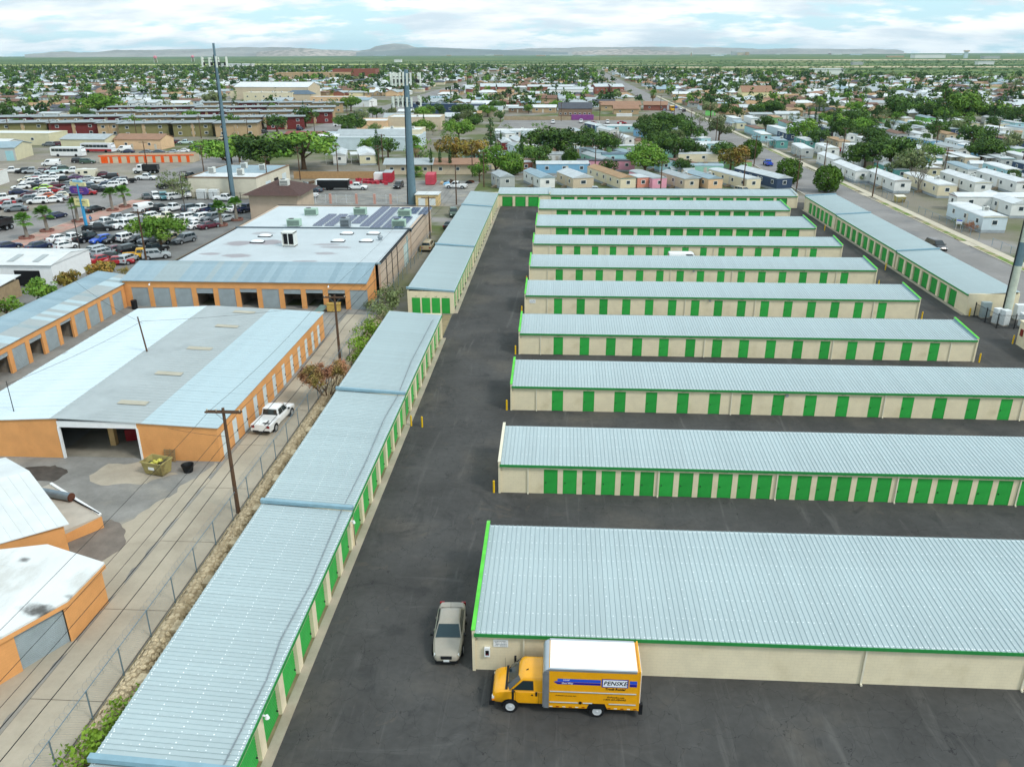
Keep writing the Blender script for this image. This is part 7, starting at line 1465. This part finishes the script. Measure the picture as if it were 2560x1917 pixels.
# flats at the left
ACS=COOLM
def flats(x,y,w,d,wall,label,rz=0,h=5.4):
    t=thing('apartment_block',(x,y,0),rz,label,'apartment building','two-storey flats'); MB().box(0,w,0,d,0,h).build('wall',WC[wall],t); MB().box(-.9,w+.9,-.9,d+.9,h,h+.28).build('fascia',mat('flats_fascia','#5d5a55',.8),t); MB().box(-.85,w+.85,-.85,d+.85,h+.281,h+.32).build('roof',mat('flats_roof','#96a0a4',.8,var=.1,scale=.3),t)
    n=max(2,int(w/5))
    for k in range(n):
        for z in (1.5,4.1):
            o=obj('window',WINM,t,(w*(k+.5)/n,0,z)); o.scale=(1.3,1,1.15); obj('pane',PANEM,o)
    for k in range(max(2,int(w/6))): obj('rooftop_unit',ACS,t,(w*(k+.4)/max(2,int(w/6)),d*rh.uniform(.25,.75),h+.32))
    MB().box(w*.47,w*.53,-.35,0,0,h).build('stair_bay',WC['tan'],t)
    return t
fc=['tan','olive','tan','red','tan','olive','olive','tan','red','tan']
FL=[]
for r,(Y,xs) in enumerate(((350,(-262,-240,-219,-197,-186,-164,-146)),(384,(-268,-246,-222,-202,-178,-156,-136)),(420,(-236,-214,-190,-168,-150,-132)),(458,(-250,-226,-200,-182,-160,-140)),(500,(-214,-192,-168,-146)))):
    for k,x in enumerate(xs):
        wdt=(xs[k+1]-x-2.2) if k+1<len(xs) else 17
        wl={0:['tan','olive','red','tan','olive','olive','tan'],1:['red','tan','red','tan','olive','tan','red'],2:['tan','tan','red','tan','tan','red'],3:['red','red','tan','red','tan','tan'],4:['tan','red','tan','tan']}[r][k]
        o=flats(x,Y+rh.uniform(-3,3),wdt,13.5,wl,'x',R(15+rh.uniform(-4,4))); pend(o,'%s two-storey flats in the %s row of flats'%(wl,ORD[r]))
# yard workshops at the far left
gable_building(-183,299,R(-2),17,12,4,'yellow','grey','pale metal shop with grey roof and an open bay behind the coaches',1.3,doors=1); gable_building(-165,303,R(-2),18,10,3.6,'peach','rust','tan shop with rusty roof behind the white vans',1.5,doors=2,wins=2); flat_building(-226,318,R(-3),28,12,4.2,'yellow','white','cream flat-roofed building with two windows at the left edge',parapet=.3,wins=2); gable_building(-224,297,R(-4),22,10,2.8,'white','white','low white shed before the cream building',1.0)
t=gable_building(-208,262,R(14),28,16,4.2,'yellow','blue','yard workshop with faded red lettering on its cream wall at the left edge',1.2); marks(t,5.5,1.0,1,mat('wall_red_ink','#a8705f',.9,var=0),(10.6,-.02,3.0),0,2); text_on('M A',1.0,MATS['wall_red_ink'],t,(11.6,-.012,1.6),(R(90),0,0),'lettering'); MB().box(14,17,-.05,0,0,3.4).build('door',DARKM,t); MB().box(19,28,-.06,0,0,4.0).build('grey_bay',WC['grey'],t); MB().box(25,27.4,-.1,-.06,0,3.2).build('door',WC['aqua'],t)
flat_building(-170,206,R(10),20,12,3.4,'white','rust','white hut with a reddish roof at the left edge of the crowded yard',parapet=.15,doors=1)
flat_building(-113,300,0,6,5,3.4,'cream','white','small white hut by the trees at the avenue',parapet=.1,doors=1); gable_building(-104,312,R(-10),14,10,3.8,'brown','red','red-tiled restaurant roof among the trees',1.6,over=.7)
ob=thing('storage_strip',(-149,262.5,0),R(7.5),'long low building with bright orange doors in the dirt yard','storage building'); MB().box(0,30,0,6,0,2.35).build('wall',WC['beige'],ob); MB().box(-.1,30.1,-.1,.1,2.1,2.4).build('orange_band',mat('orange_paint','#ee5d1c',.5),ob); MB().box(.1,29.9,.1,5.9,2.35,2.42).build('roof',RC['tan'],ob)
for k in range(11): MB().box(.6+k*2.7,(2.7 if k==0 else 1.55)+k*2.7,-.05,0,0,2.0).build('door',MATS['orange_paint'],ob)
# street traffic and parked cars
for x,y,k,c,rz,l_ in ((64.5,264,'pickup','blue',90,'blue pickup coming round by the round tree'),(70.5,402,'sedan','maroon',-90,'maroon car coming down the street'),(68,388,'suv','slate',92,'slate car ahead on the street'),(71.8,380,'sedan','silver',-90,'silver car on the street beside the slate one'),(80,349,'suv','white',10,'white sport utility at a driveway by the street'),(59.5,500,'hatch','silver',-90,'silver car at the kerb far up the street'),(63.5,492,'sedan','grey',-90,'grey car at the kerb up the street'),(62,520,'sedan','navy',-90,'navy car far up the street'),(72.6,512,'suv','black',90,'black car parked up the street'),(73,530,'sedan','white',90,'white car parked far up the street'),(72,545,'sedan','blue',90,'blue car parked far up the street'),(65,575,'suv','white',-90,'white car farther up the street'),(-110.5,428,'sedan','maroon',85,'maroon car on the avenue'),(-114,455,'sedan','white',-95,'white car on the avenue'),(-107,405,'pickup','white',10,'white pickup by the beige warehouse'),(-108.5,446,'suv','navy',85,'navy car by the avenue fence'),(-118,470,'sedan','red',85,'red car parked along the avenue fence'),(-119,480,'sedan','maroon',85,'maroon car parked along the avenue fence'),(-119.3,492,'suv','black',85,'black car parked along the avenue fence'),(-119.6,505,'suv','grey',85,'grey car parked along the avenue fence'),(-114,352,'sedan','purple',85,'purple car at the near end of the avenue flats'),(-120,384,'suv','navy',85,'navy car beside the flats fence'),(8.6,207,'pickup','silver',0,'silver pickup behind the back storage row'),(45.5,208.5,'minivan','tan',-60,'tan van between the peach and cream trailers'),(109,198,'suv','white',0,'white car before the long white trailer'),(-24.5,310,'pickup','lime',5,'bright green pickup among the sheds'),(-4,424,'pickup','white',90,'white truck in the depot, left'),(10,428,'pickup','white',90,'white truck in the depot, middle'),(23,424,'pickup','white',90,'white truck in the depot, right'),(16,420,'sedan','red',0,'red car in the depot'),(30,422,'sedan','red',0,'red flatbed in the depot')):
    vehicle(k,c,x,y,R(rz),l_,rims=False)
sb=thing('school_bus',(66.5,520,0),R(-90),'yellow school bus far up the street','bus'); MB().box(-4.5,3.2,-1.2,1.2,.5,3.0).box(3.2,4.6,-1.0,1.0,.5,1.6).build('body',PC['yellow'],sb); MB().box(3.2,3.22,-1.0,1.0,1.7,2.6).box(-4.2,2.8,-1.21,-1.2,1.8,2.5).box(-4.2,2.8,1.2,1.21,1.8,2.5).build('windows',CAR_GLASS,sb)
for ax in (-2.6,3.4):
    for s in (-1,1): MB().cyl((ax,s*1.05-.12,.45),(ax,s*1.05+.12,.45),.45,.45,10).build('wheel',TYRE,sb)
sheet('depot_paving',-30,60.3,396,446,0.004,ROAD); MB().box(-30,58,446.3,446.6,0,1.8).build('depot_wall',mat('stone_tan','#a8977c',.9,var=.1),label='long tan wall along the depot before the dark-roofed hall',cat='wall')
sheet('apron_paving',-103,-91,360,600,0.003,ROAD)
# poles up the streets
for i,(x,y,h) in enumerate(((59.6,212,9),(46.5,213,8.5),(25,207,8),(10,240,8.5),(59.8,330,9),(59.8,262,9),(59.6,395,9),(59.6,455,9),(59.6,520,9),(76.5,247,9),(76,205,8.5),(104,232,9),(118,214,9),(140,262,9),(96,292,9),(-101.5,232,9),(-101.8,300,9),(-101.7,345,9),(-101.5,400,9),(-101.5,455,9),(-101.5,520,9),(-128,340,9),(-150,345,9),(-175,340,9),(-72.5,228,9),(-63,233,9),(-74,206,9),(-52,237,8.5),(-20,217,9),(-57,266,9),(-25,236,9),(130,300,9),(165,330,9),(120,420,9),(0,440,9),(20,445,9),(-205,330,9),(-228,338,9))):
    o=utility_pole(x,y,h,'x',arms=((.3,2.2,0),) if i%3 else ((.3,2.2,0),(1.1,1.6,0)),group='utility poles in the town'); pend(o,'brown wooden utility pole in the town')
for (a,b_) in (((59.6,212),(59.8,262)),((59.8,262),(59.8,330)),((59.8,330),(59.6,395)),((59.6,395),(59.6,455)),((25,207),(46.5,213)),((46.5,213),(59.6,212)),((-24,190),(-20,217)),((-20,217),(25,207)),((-101.8,300),(-101.7,345)),((-101.7,345),(-101.5,400)),((-101.5,400),(-101.5,455)),((76,205),(104,232)),((104,232),(140,262)),((-101.5,232),(-74,206)),((-74,206),(-52,237)),((-52,237),(-20,217)),((-122.5,241),(-101.5,232))):
    o=cable('overhead_cable',[(a[0],a[1],8.6),(b_[0],b_[1],8.6)],.7,'x',.014,6); tag(o,group='thin wires between town poles'); pend(o,'thin wire between town poles')
# ================================================================ the town beyond: houses and trees
def town_end(x): return 1850-1.45*max(x,-150)+60*math.sin(x*.013)
def in_view(x,y,m=1.04):
    d=Vector((x,y,-HC)); w=d.dot(FWD)
    return w>0 and abs(d.dot(R2)/w*F_PX)<1280*m
EXC=[(-275,-122,330,530),(-270,-120,590,690),(-122,-100,0,3000),(58,77,0,3000),(-95,-60,370,410),(-92,-40,485,510),(-32,62,390,480),(-180,-125,555,620),(20,66,480,545),(-14,28,680,710),(26,56,725,760),(-72,-20,735,780),(78,102,470,500),(130,160,630,665),(-390,-250,1135,1230),(-60,62,200,385),(-125,-52,235,410)]
def free(x,y,pad=6):
    return not any(a-pad<x<b+pad and c-pad<y<d+pad for a,b,c,d in EXC)
rt=random.Random(99)
HS=[]
y=430; i=0
while y<2150:
    x=-1500+rt.uniform(0,10)
    while x<1150:
        yy=y+rt.uniform(-2.5,2.5)
        if in_view(x,yy) and yy<town_end(x) and free(x,yy) and rt.random()<.9 and not (x>76 and yy<452 and x<330) and (abs((x+3000)%150-75)>6): HS.append((x,yy))
        x+=rt.uniform(14,17)
    y+= 21 if i%2 else 29; i+=1
HS.sort(key=lambda p:math.hypot(*p))
hw=['white','cream','beige','tan','pale','brick','peach','brown','grey','white','cream','tan']; hr=['grey','pale','tan','brown','rust','white','grey','dark','pale','blue','brown','grey','white']
HWIN=MB().box(-.7,.7,-.05,0,-.55,.55,0).box(-.58,.58,-.06,-.05,-.43,.43,1).mesh('window',[FRM,PANE])
HM={}
def house_mesh(k):
    if k in HM: return HM[k]
    w,d,h,rise,hip=[(14,9,2.8,1.5,0),(12,9,2.8,1.5,3),(16,10,2.9,1.6,4),(13,8,2.8,1.1,0),(15,9.5,3.0,1.9,0),(12,10,2.7,.6,0)][k]
    o=.5
    if hip: a=MB().box(-w/2,w/2,-d/2,d/2,0,h); b=MB().loft([[(-w/2-o,-d/2-o,h-.05),(w/2+o,-d/2-o,h-.05),(w/2+o,d/2+o,h-.05),(-w/2-o,d/2+o,h-.05)],[(-w/2+hip,-.05,h+rise),(w/2-hip,-.05,h+rise),(w/2-hip,.05,h+rise),(-w/2+hip,.05,h+rise)]])
    else:
        a=MB().ext([(-d/2,0),(d/2,0),(d/2,h),(0,h+rise*.9),(-d/2,h)],-w/2,w/2,'x'); b=MB().ext([(-d/2-o,h-.12),(0,h+rise),(d/2+o,h-.12),(d/2+o,h+.02),(0,h+rise+.14),(-d/2-o,h+.02)],-w/2-o,w/2+o,'x')
        if k in (0,4): # a crossing gable to the street
            a.ext([(1,0),(w/2-1,0),(w/2-1,h),((w/2)/2+.5,h+rise*.75),(1,h)],-d/2-2.5,-d/2,'y'); b.ext([(.6,h-.1),((w/2)/2+.5,h+rise*.85),(w/2-.6,h-.1),(w/2-.6,h+.04),((w/2)/2+.5,h+rise*.85+.14),(.6,h+.04)],-d/2-2.9,0,'y')
    HM[k]=(a.mesh('wall',WC['white']),b.mesh('roof',RC['grey']),w,d,h); return HM[k]
for n,(x,yy) in enumerate(HS[:300]):
    k=rt.randrange(6); a,b,w,d,h=house_mesh(k); wl=rt.choice(hw); rf=rt.choice(hr)
    t=thing('house',(x,yy,0),R(rt.choice((0,0,0,180,90,0,90))+rt.uniform(-3,3)),'x','house','houses of the town'); s=rt.uniform(.85,1.08); t.scale=(s,s,s)
    setmat(obj('wall',a,t),WC[wl]); setmat(obj('roof',b,t),RC[rf])
    for q in (-.3,.28): obj('window',HWIN,t,(w*q,-d/2 if q<0 or k not in (0,4) else -d/2-2.5,1.6))
    obj('window',HWIN,t,(w*.3,d/2,1.6),R(180)); obj('window',HWIN,t,(w/2,0,1.6),R(90)); obj('door',DORM,t,(-.5,-d/2,0))
    pend(t,'%s house with %s roof in the town'%(wl,rf))
# the rest of the houses as one mass
wn=sorted(set(hw)); rn_=sorted(set(hr)); V=[];F_=[];M=[]; nv=0
for (x,yy) in HS[300:]:
    w,d,h=rt.uniform(11,17),rt.uniform(8,11),rt.uniform(2.6,3.2); rise=rt.choice((.3,1.2,1.6,1.9)); mw=wn.index(rt.choice(hw)); mr=len(wn)+rn_.index(rt.choice(hr)); o=.5
    if rt.random()<.4: w,d=d,w
    P=[(-w/2,-d/2,0),(w/2,-d/2,0),(w/2,d/2,0),(-w/2,d/2,0),(-w/2,-d/2,h),(w/2,-d/2,h),(w/2,d/2,h),(-w/2,d/2,h),(-w/2-o,-d/2-o,h-.05),(w/2+o,-d/2-o,h-.05),(w/2+o,d/2+o,h-.05),(-w/2-o,d/2+o,h-.05)]
    P+= [(-w/2-o*.5+(1.5 if rise>1 else 0),0,h+rise),(w/2+o*.5-(1.5 if rise>1 else 0),0,h+rise)] if w>=d else [(0,-d/2-o*.5,h+rise),(0,d/2+o*.5,h+rise)]
    V+=[(x+p[0],yy+p[1],p[2]) for p in P]
    fs=[(0,1,5,4),(1,2,6,5),(2,3,7,6),(3,0,4,7)]
    rs=[(8,9,13,12),(10,11,12,13),(9,10,13,13),(11,8,12,12)] if w>=d else [(9,10,13,12),(11,8,12,13),(8,9,12,12),(10,11,13,13)]
    for f in fs: F_.append([nv+q for q in f]); M.append(mw)
    for f in rs: F_.append([nv+q for q in f]); M.append(mr)
    nv+=14
b=MB(); b.v=V; b.f=[tuple(dict.fromkeys(f)) for f in F_]; b.m=M
b.build('town_houses',[WC[n] for n in wn]+[RC[n] for n in rn_],kind='stuff',label='mass of small houses of the far town reaching the desert')
# trees: the nearer ones one by one, the far ones as one mass
TS=[]
for (x,yy) in HS:
    if rt.random()<(.85 if x<330 else .45): TS.append((x+rt.uniform(-9,9),yy+rt.choice((-1,1))*rt.uniform(7,13)))
    if rt.random()<.8: TS.append((x+rt.uniform(-10,10),yy+rt.choice((-1,1))*rt.uniform(6,14)))
for _ in range(150): # between the trailers and flats
    x,yy=rt.uniform(86,330),rt.uniform(225,455)
    if in_view(x,yy,1.0): TS.append((x,yy))
for _ in range(26):
    x,yy=rt.uniform(-10,57),rt.uniform(255,395); TS.append((x,yy))
for _ in range(26):
    x,yy=rt.uniform(-280,-122),rt.choice((374,407,443,482,528))+rt.uniform(-3,3); TS.append((x,yy))
for _ in range(30):
    x,yy=rt.uniform(-100,-20),rt.uniform(300,480); 
    if not any(a<x<b_ and c<yy<d for a,b_,c,d in ((-92,-50,300,336),(-95,-52,378,408),(-90,-42,488,506))): TS.append((x,yy))
for _ in range(60): # thick clumps of larger trees right of centre
    x,yy=rt.gauss(190,40),rt.gauss(445,25); TS.append((x,yy))
TS=[p for p in TS if free(p[0],p[1],-1) or p[1]<540]
TS=[p for p in TS if not(-119<p[0]<-102.5) and not(60<p[0]<75)]
TS.sort(key=lambda p:math.hypot(*p)); NI=300-len(TR)-1
TK=['broad','broad','wide','wispy','pine','broad','ball','cypress','wide']; LK={'broad':['dark','mid','dark','olive'],'wide':['dark','mid','dark'],'wispy':['olive','mid'],'pine':['dark','cyp'],'ball':['dark','ball'],'cypress':['cyp']}
TL={'broad':'bushy tree','wide':'spreading tree','wispy':'thin feathery tree','pine':'pine-like tree','ball':'round clipped tree','cypress':'narrow cypress'}; LN={'dark':'dark green','mid':'fresh green','olive':'grey-green','cyp':'deep green','ball':'bright green'}
for n,(x,yy) in enumerate(TS[:NI]):
    k=rt.choice(TK); lf=rt.choice(LK[k]); h={'broad':rt.uniform(5,8.5),'wide':rt.uniform(6,9.5),'wispy':rt.uniform(4.5,7),'pine':rt.uniform(8,12),'ball':rt.uniform(3.5,5.5),'cypress':rt.uniform(6,10)}[k]
    o=tree(k,x,yy,h,'x',lf,rt.randrange(5),'trees of the town'); pend(o,'%s %s among the homes'%(LN[lf],TL[k]))
def low_tree(kind,seed):
    r=random.Random(seed)
    if kind==0: cl=[(r.uniform(-1.8,1.8),r.uniform(-1.8,1.8),3.6+r.uniform(-1,1.4),1.5,1.5,1.2) for _ in range(6)]; return leaf_cloud(cl,4.2,.75,seed,.5,(.6,1.0))
    if kind==1: cl=[(r.uniform(-.5,.5)*(1-k/8),r.uniform(-.5,.5),1.5+k*1.05,1.6*(1-k/10),1.6*(1-k/10),.9) for k in range(8)]; return leaf_cloud(cl,4.5,.65,seed,.4,(.5,1.0))
    cl=[(0,0,1.0+k*1.0,.6,.6,.7) for k in range(8)]; return leaf_cloud(cl,13,.38,seed,.5,(.6,1.05))
LT=[low_tree(k%3 if k<5 else 0,k) for k in range(8)]
Vs=[];Ms=[];g=np.random.default_rng(4)
for (x,yy) in TS[NI:]:
    q=rt.choice((0,0,0,1,3,5,6,7,2,5,6)); Vt=LT[q][0]; s=rt.uniform(.6,1.35)*(1.1 if yy<1000 else 1.25); a=rt.uniform(0,6.28); c,s_=math.cos(a)*s,math.sin(a)*s
    Vs.append(np.stack([Vt[:,0]*c-Vt[:,1]*s_+x,Vt[:,0]*s_+Vt[:,1]*c+yy,Vt[:,2]*s],1)); Ms.append(np.full(len(Vt)//4,rt.choice((0,0,1,2,3,3))))
Vs=np.concatenate(Vs); Ms=np.concatenate(Ms)
me=np_mesh('town_trees',Vs,np.arange(len(Vs)).reshape(-1,4),[LF['dark'],LF['mid'],LF['olive'],LF['cyp']],Ms)
obj('town_trees',me,kind='stuff',label='mass of yard trees across the far town')
# cross streets of the town
for Y in (560,690,830,980,1150,1350,1600): sheet('cross_street',-1400,900 if Y<900 else 500,Y-4,Y+4,0.0035,ROAD)
# parked cars among the trailers and flats
ck=['sedan','suv','pickup','sedan','hatch','van','wagon','minivan']; cc=['white','silver','grey','black','navy','red','tan','slate','white','maroon','blue','cream']
for n in range(80):
    if n<44: x,yy=rt.uniform(88,300),rt.choice((226,252,277,302,328,354,381,411))+rt.uniform(-2,2)
    elif n<58: x,yy=rt.uniform(-12,56),rt.choice((236,262,288,308,338))+rt.uniform(-2,2)
    else: x,yy=rt.uniform(-240,-125),rt.choice((340,371,408,444,486))+rt.uniform(-1.5,1.5)
    if not in_view(x,yy,1.0): continue
    k,c=rt.choice(ck),rt.choice(cc); o=vehicle(k,c,x,yy,R(rt.choice((0,90,180,270))+rt.uniform(-8,8)),'x','cars parked among the homes',rims=False,detail=False); pend(o,'%s %s parked among the homes'%(c,CN[k]))
# sheds, fences
for n in range(46):
    x,yy=(rt.uniform(88,290),rt.choice((228,254,279,304,330,356))+rt.uniform(-3,3)) if n<30 else (rt.uniform(-12,56),rt.choice((236,262,288,308,338))+rt.uniform(-3,3))
    w=rt.choice(('white','tan','brown','pale','beige','teal')); o=gable_building(x,yy,R(rt.uniform(-20,20)),rt.uniform(2.2,4),rt.uniform(2,3.2),2.1,w,rt.choice(('grey','white','brown','rust')),None,.6,name='garden_shed',cat='shed',doors=1,over=.15,group='garden sheds'); pend(o,'small %s garden shed among the trailers'%w)
chain_fence('chain_fence',[(78.6,128),(78.6,151)],1.4,'low chain-link fence before the nearest trailers across the street, near part',coil=False,mesh_step=.3); chain_fence('chain_fence',[(78.6,156),(78.6,184)],1.4,'low chain-link fence across the street between two driveways',coil=False,mesh_step=.3); chain_fence('chain_fence',[(78.6,190),(78.6,206),(86,206)],1.4,'low chain-link fence beside the tan dumpster',coil=False,mesh_step=.3); chain_fence('chain_fence',[(78.6,211),(78.6,262)],1.3,'low chain-link fence along the kerbside trailers',coil=False,mesh_step=.35); chain_fence('chain_fence',[(-15,205),(58,206)],1.6,'chain-link fence behind the back storage row',coil=False,mesh_step=.35)
for n,(x0,x1,yy,nm) in enumerate(((88,200,226,'first'),(88,230,251,'second'),(80,250,277,'third'),(80,260,302,'fourth'),(80,290,328,'fifth'))): sheet('park_lane',x0,x1,yy-2.2,yy+2.2,.003,OLDAS)
for n,yy in enumerate((238,262,288,338)): sheet('park_lane',-16,58,yy-2,yy+2,.003,OLDAS)
# vacant lots and playing fields (green and straw)
sheet('playing_field',255,420,760,860,0.002,mat('field_green','#8fae3f',.95,var=.2,scale=.03,world=True,col2='#b3b06a',thr=(.5,.7))); sheet('straw_lot',90,190,610,680,0.002,mat('straw','#b7ad6a',.95,var=.2,scale=.05,world=True)); sheet('straw_lot',-240,-160,690,760,0.002,MATS['straw']); sheet('straw_lot',300,480,560,640,0.002,MATS['straw'])
# desert scrub as far as the eye separates the bushes
Vs=[];n=0
sc_v,_=leaf_cloud([(0,0,.5,1.0,1.0,.6)],4,.9,3,.6,(.4,1.0))
while n<5200:
    yy=rt.uniform(1050,3600)**1.0; x=rt.uniform(-1.0,1.0)*yy*.72-.06*yy
    if yy<town_end(x)+60: continue
    s=rt.uniform(.8,2.0); Vs.append(sc_v*s+np.array([x,yy,0])); n+=1
Vs=np.concatenate(Vs); me=np_mesh('desert_scrub',Vs,np.arange(len(Vs)).reshape(-1,4),[LF['dark']]); obj('desert_scrub',me,kind='stuff',label='dark scrub bushes dotted over the desert flat')
# graded strip and quarry cuts
SAND=mat('sand_cut','#c9b79b',.95,var=.12,scale=.01,world=True)
sheetp('sand_strip',[(150,1990),(700,1960),(1300,1900),(1900,1850),(1900,1960),(1300,2010),(700,2090),(150,2110)],0.05,SAND); sheetp('sand_strip',[(-250,2560),(420,2480),(430,2530),(-240,2620)],0.05,SAND); sheetp('field_strip',[(-2400,2550),(-1000,2620),(-300,2560),(-300,2680),(-1000,2900),(-2400,2900)],0.05,mat('pale_field','#b9bd7a',.95,var=.1,scale=.004,world=True)); sheetp('sand_strip',[(800,3600),(2600,3300),(2600,3600),(800,4000)],0.05,SAND)
# far landmarks
def far_box(name,u,v,w,h,d,m,label,cat='building',roof=None):
    dv=FWD*F_PX+R2*(u-1280)-U2*(v-958.5); t_=-HC/dv.z; X,Y=dv.x*t_,dv.y*t_
    t=thing(name,(X,Y,0),0,label,cat); MB().box(-w/2,w/2,0,d,0,h).build('wall',m,t); MB().box(-w/2-1,w/2+1,-1,d+1,h,h+1).build('roof',roof or WROOF,t); return t,X,Y
far_box('hangar',2325,146,150,16,60,WC['white'],'large white airport hangar on the plain at the right','hangar'); far_box('hangar',2480,147,70,10,40,WC['grey'],'smaller pale hangar near the right edge of the plain','hangar'); far_box('terminal',2240,144,90,9,40,WC['tan'],'low tan terminal left of the large white hangar'); far_box('storage_tank',994,156,26,9,26,WC['white'],'white round-looking tank block on the green plain','tank'); far_box('warehouse',585,173,70,10,40,WC['white'],'white arched warehouse at the edge of the town on the left'); far_box('warehouse',2072,186,46,7,25,WC['white'],'white shed with blue side at the town edge on the right'); far_box('depot',2465,162,40,7,20,WC['white'],'white depot on the sand strip at the right'); far_box('depot',2145,163,26,6,20,WC['grey'],'grey depot on the sand strip')
for k,(u,v,w,h) in enumerate(((1835,139,50,34),(1852,139,60,26),(1868,139,40,30))): far_box('tower_block',u,v,w,h,40,(WC['grey'],WC['beige'],WC['tan'])[k],'distant tower block on the plain, %s of three'%ORD[k])
t,X,Y=far_box('control_tower',1728,141,9,26,9,WC['tan'],'airport control tower on the plain','tower'); MB().box(-9,9,-4,13,26,33).build('cab',WC['white'],t)
t,X,Y=far_box('control_tower',2415,146,14,30,14,WC['pale'],'blue-grey tower block by the hangars','tower'); MB().box(-11,11,-4,16,30,36).build('cab',WC['beige'],t)
for k,(u,v) in enumerate(((390,158),(483,155))):
    dv=FWD*F_PX+R2*(u-1280)-U2*(v-958.5); t_=-HC/dv.z; t=thing('water_tower',(dv.x*t_,dv.y*t_,0),0,'red and white checkered water tower, %s one'%('left','right')[k],'water tower')
    for a in range(4): MB().cyl((7*math.cos(a*1.571),7*math.sin(a*1.571),0),(5*math.cos(a*1.571),5*math.sin(a*1.571),17),.8,.8,5).build('leg',WC['red'] if a%2 else WC['white'],t)
    MB().loft([[(r*math.cos(q*.5236),r*math.sin(q*.5236),z) for q in range(12)] for r,z in ((3,15),(7,18),(7,23),(3,26),(.5,27))]).build('tank',mat('tank_pink','#d98a98',.6),t)
for k in range(26):
    u=rt.uniform(900,2540); v=rt.uniform(136.5,141); far_box('low_building',u,v+ (0 if u<1900 else -2),rt.uniform(40,160),rt.uniform(6,11),40,WC[rt.choice(('white','beige','tan','brick','pale'))],'x'); o=COL.objects[-1]
for o in [o for o in COL.objects if o.name.startswith('low_building') and o.parent is None]: tag(o,group='buildings at the edge of the plain'); pend(o,'long low building at the far edge of the plain')
# ================================================================ mountains
def hzn(u):
    P=[(0,143),(640,133.5),(1280,126),(1920,125.5),(2560,128)]
    for (a,b),(c,d) in zip(P,P[1:]):
        if u<=c: return b+(d-b)*(u-a)/(c-a)
    return 128
def ridge(name,prof,D,depth,m,seed,amp):
    b=MB(); rows=9; cols=[]; us=np.arange(prof[0][0],prof[-1][0]+1,5.0)
    for u in us:
        for (a,va),(c,vc) in zip(prof,prof[1:]):
            if u<=c: v=va+(vc-va)*(u-a)/(c-a); break
        hp=max(0.0,hzn(u)-v)+mnoise.fractal(Vector((u*.03,seed,0)),1.0,2.0,4)*amp
        d=FWD*F_PX+R2*(u-1280)-U2*(130-958.5); az=math.atan2(d.x,d.y); H=max(4,HC+hp/F_PX*D*.56)
        col=[]
        for r in range(rows):
            q=r/(rows-1); dist=D-depth*(1-q); z=H*(q**1.6)*(1-.25*(1-q))
            z*=1+.35*(1-abs(2*q-1))*mnoise.fractal(Vector((u*.045,q*5+seed*3,2)),1.0,2.0,4) if r<rows-1 else 1
            col.append((math.sin(az)*dist,math.cos(az)*dist,max(-1,z) if r else -1.0))
        col.append((math.sin(az)*(D+depth*.4),math.cos(az)*(D+depth*.4),-1.0)); cols.append(col)
    b.loft(cols,0,False,False); return struct(name,b,m,smooth=80)
MT=mat('mountain_rock','#9a978f',.95,var=.25,scale=.0012,world=True,col2='#c4b6a4',thr=(.56,.70),detail=7); MT2=mat('mountain_dark','#7f8480',.95,var=.2,scale=.001,world=True,detail=6); MT3=mat('mountain_pale','#b9aca0',.95,var=.2,scale=.0012,world=True,col2='#7d776a',thr=(.45,.6),detail=7)
ridge('mountains',[(60,143),(110,137),(130,133),(168,130.5),(200,135),(240,133),(290,125),(330,124),(380,124),(430,121),(480,119.5),(530,117),(560,113),(600,111),(660,111),(700,110),(750,112),(800,117),(850,119),(900,123),(960,126)],12600,1500,MT,1,1.8)
ridge('mountains',[(880,125),(925,116),(940,104),(960,99),(985,93),(1005,95),(1022,97),(1035,106),(1060,112),(1120,116),(1280,116),(1320,110),(1380,108.5),(1420,110),(1455,105),(1500,106),(1560,107),(1610,106),(1660,105.5),(1700,108),(1730,110),(1760,107.5),(1800,109),(1850,112),(1900,116),(1960,114),(2050,116),(2130,118),(2180,117),(2205,119.5),(2240,121),(2262,127)],13600,1200,MT,4,1.6)
ridge('mountains',[(890,127),(960,121),(1010,115),(1050,108),(1090,108),(1150,111),(1200,113.5),(1260,117),(1300,118),(1360,121),(1420,125)],11400,700,MT2,9,.5)
ridge('mountains',[(1430,124),(1500,117),(1560,113),(1600,115),(1660,121),(1700,124)],11800,700,MT3,12,.7); ridge('mountains',[(640,128),(700,121),(760,114),(800,118),(860,124),(900,125)],11800,700,MT3,15,.8)
# ================================================================ haze
hz=MB().box(-16300,16300,-16300,16300,-1.6,215)
hm_=bpy.data.materials.new('haze'); hm_.use_nodes=True; hm_.node_tree.nodes.clear(); _n=hm_.node_tree.nodes; _o=_n.new('ShaderNodeOutputMaterial'); _v=_n.new('ShaderNodeVolumePrincipled')
_v.inputs['Color'].default_value=(.54,.82,1.0,1); _v.inputs['Density'].default_value=3.4e-5; _v.inputs['Anisotropy'].default_value=0.1
hm_.node_tree.links.new(_v.outputs[0],_o.inputs['Volume'])
hz.build('haze',hm_,kind='stuff',label='thin pale blue haze over the whole plain')
for _o,_l in LATER: pend(_o,_l)
settle()
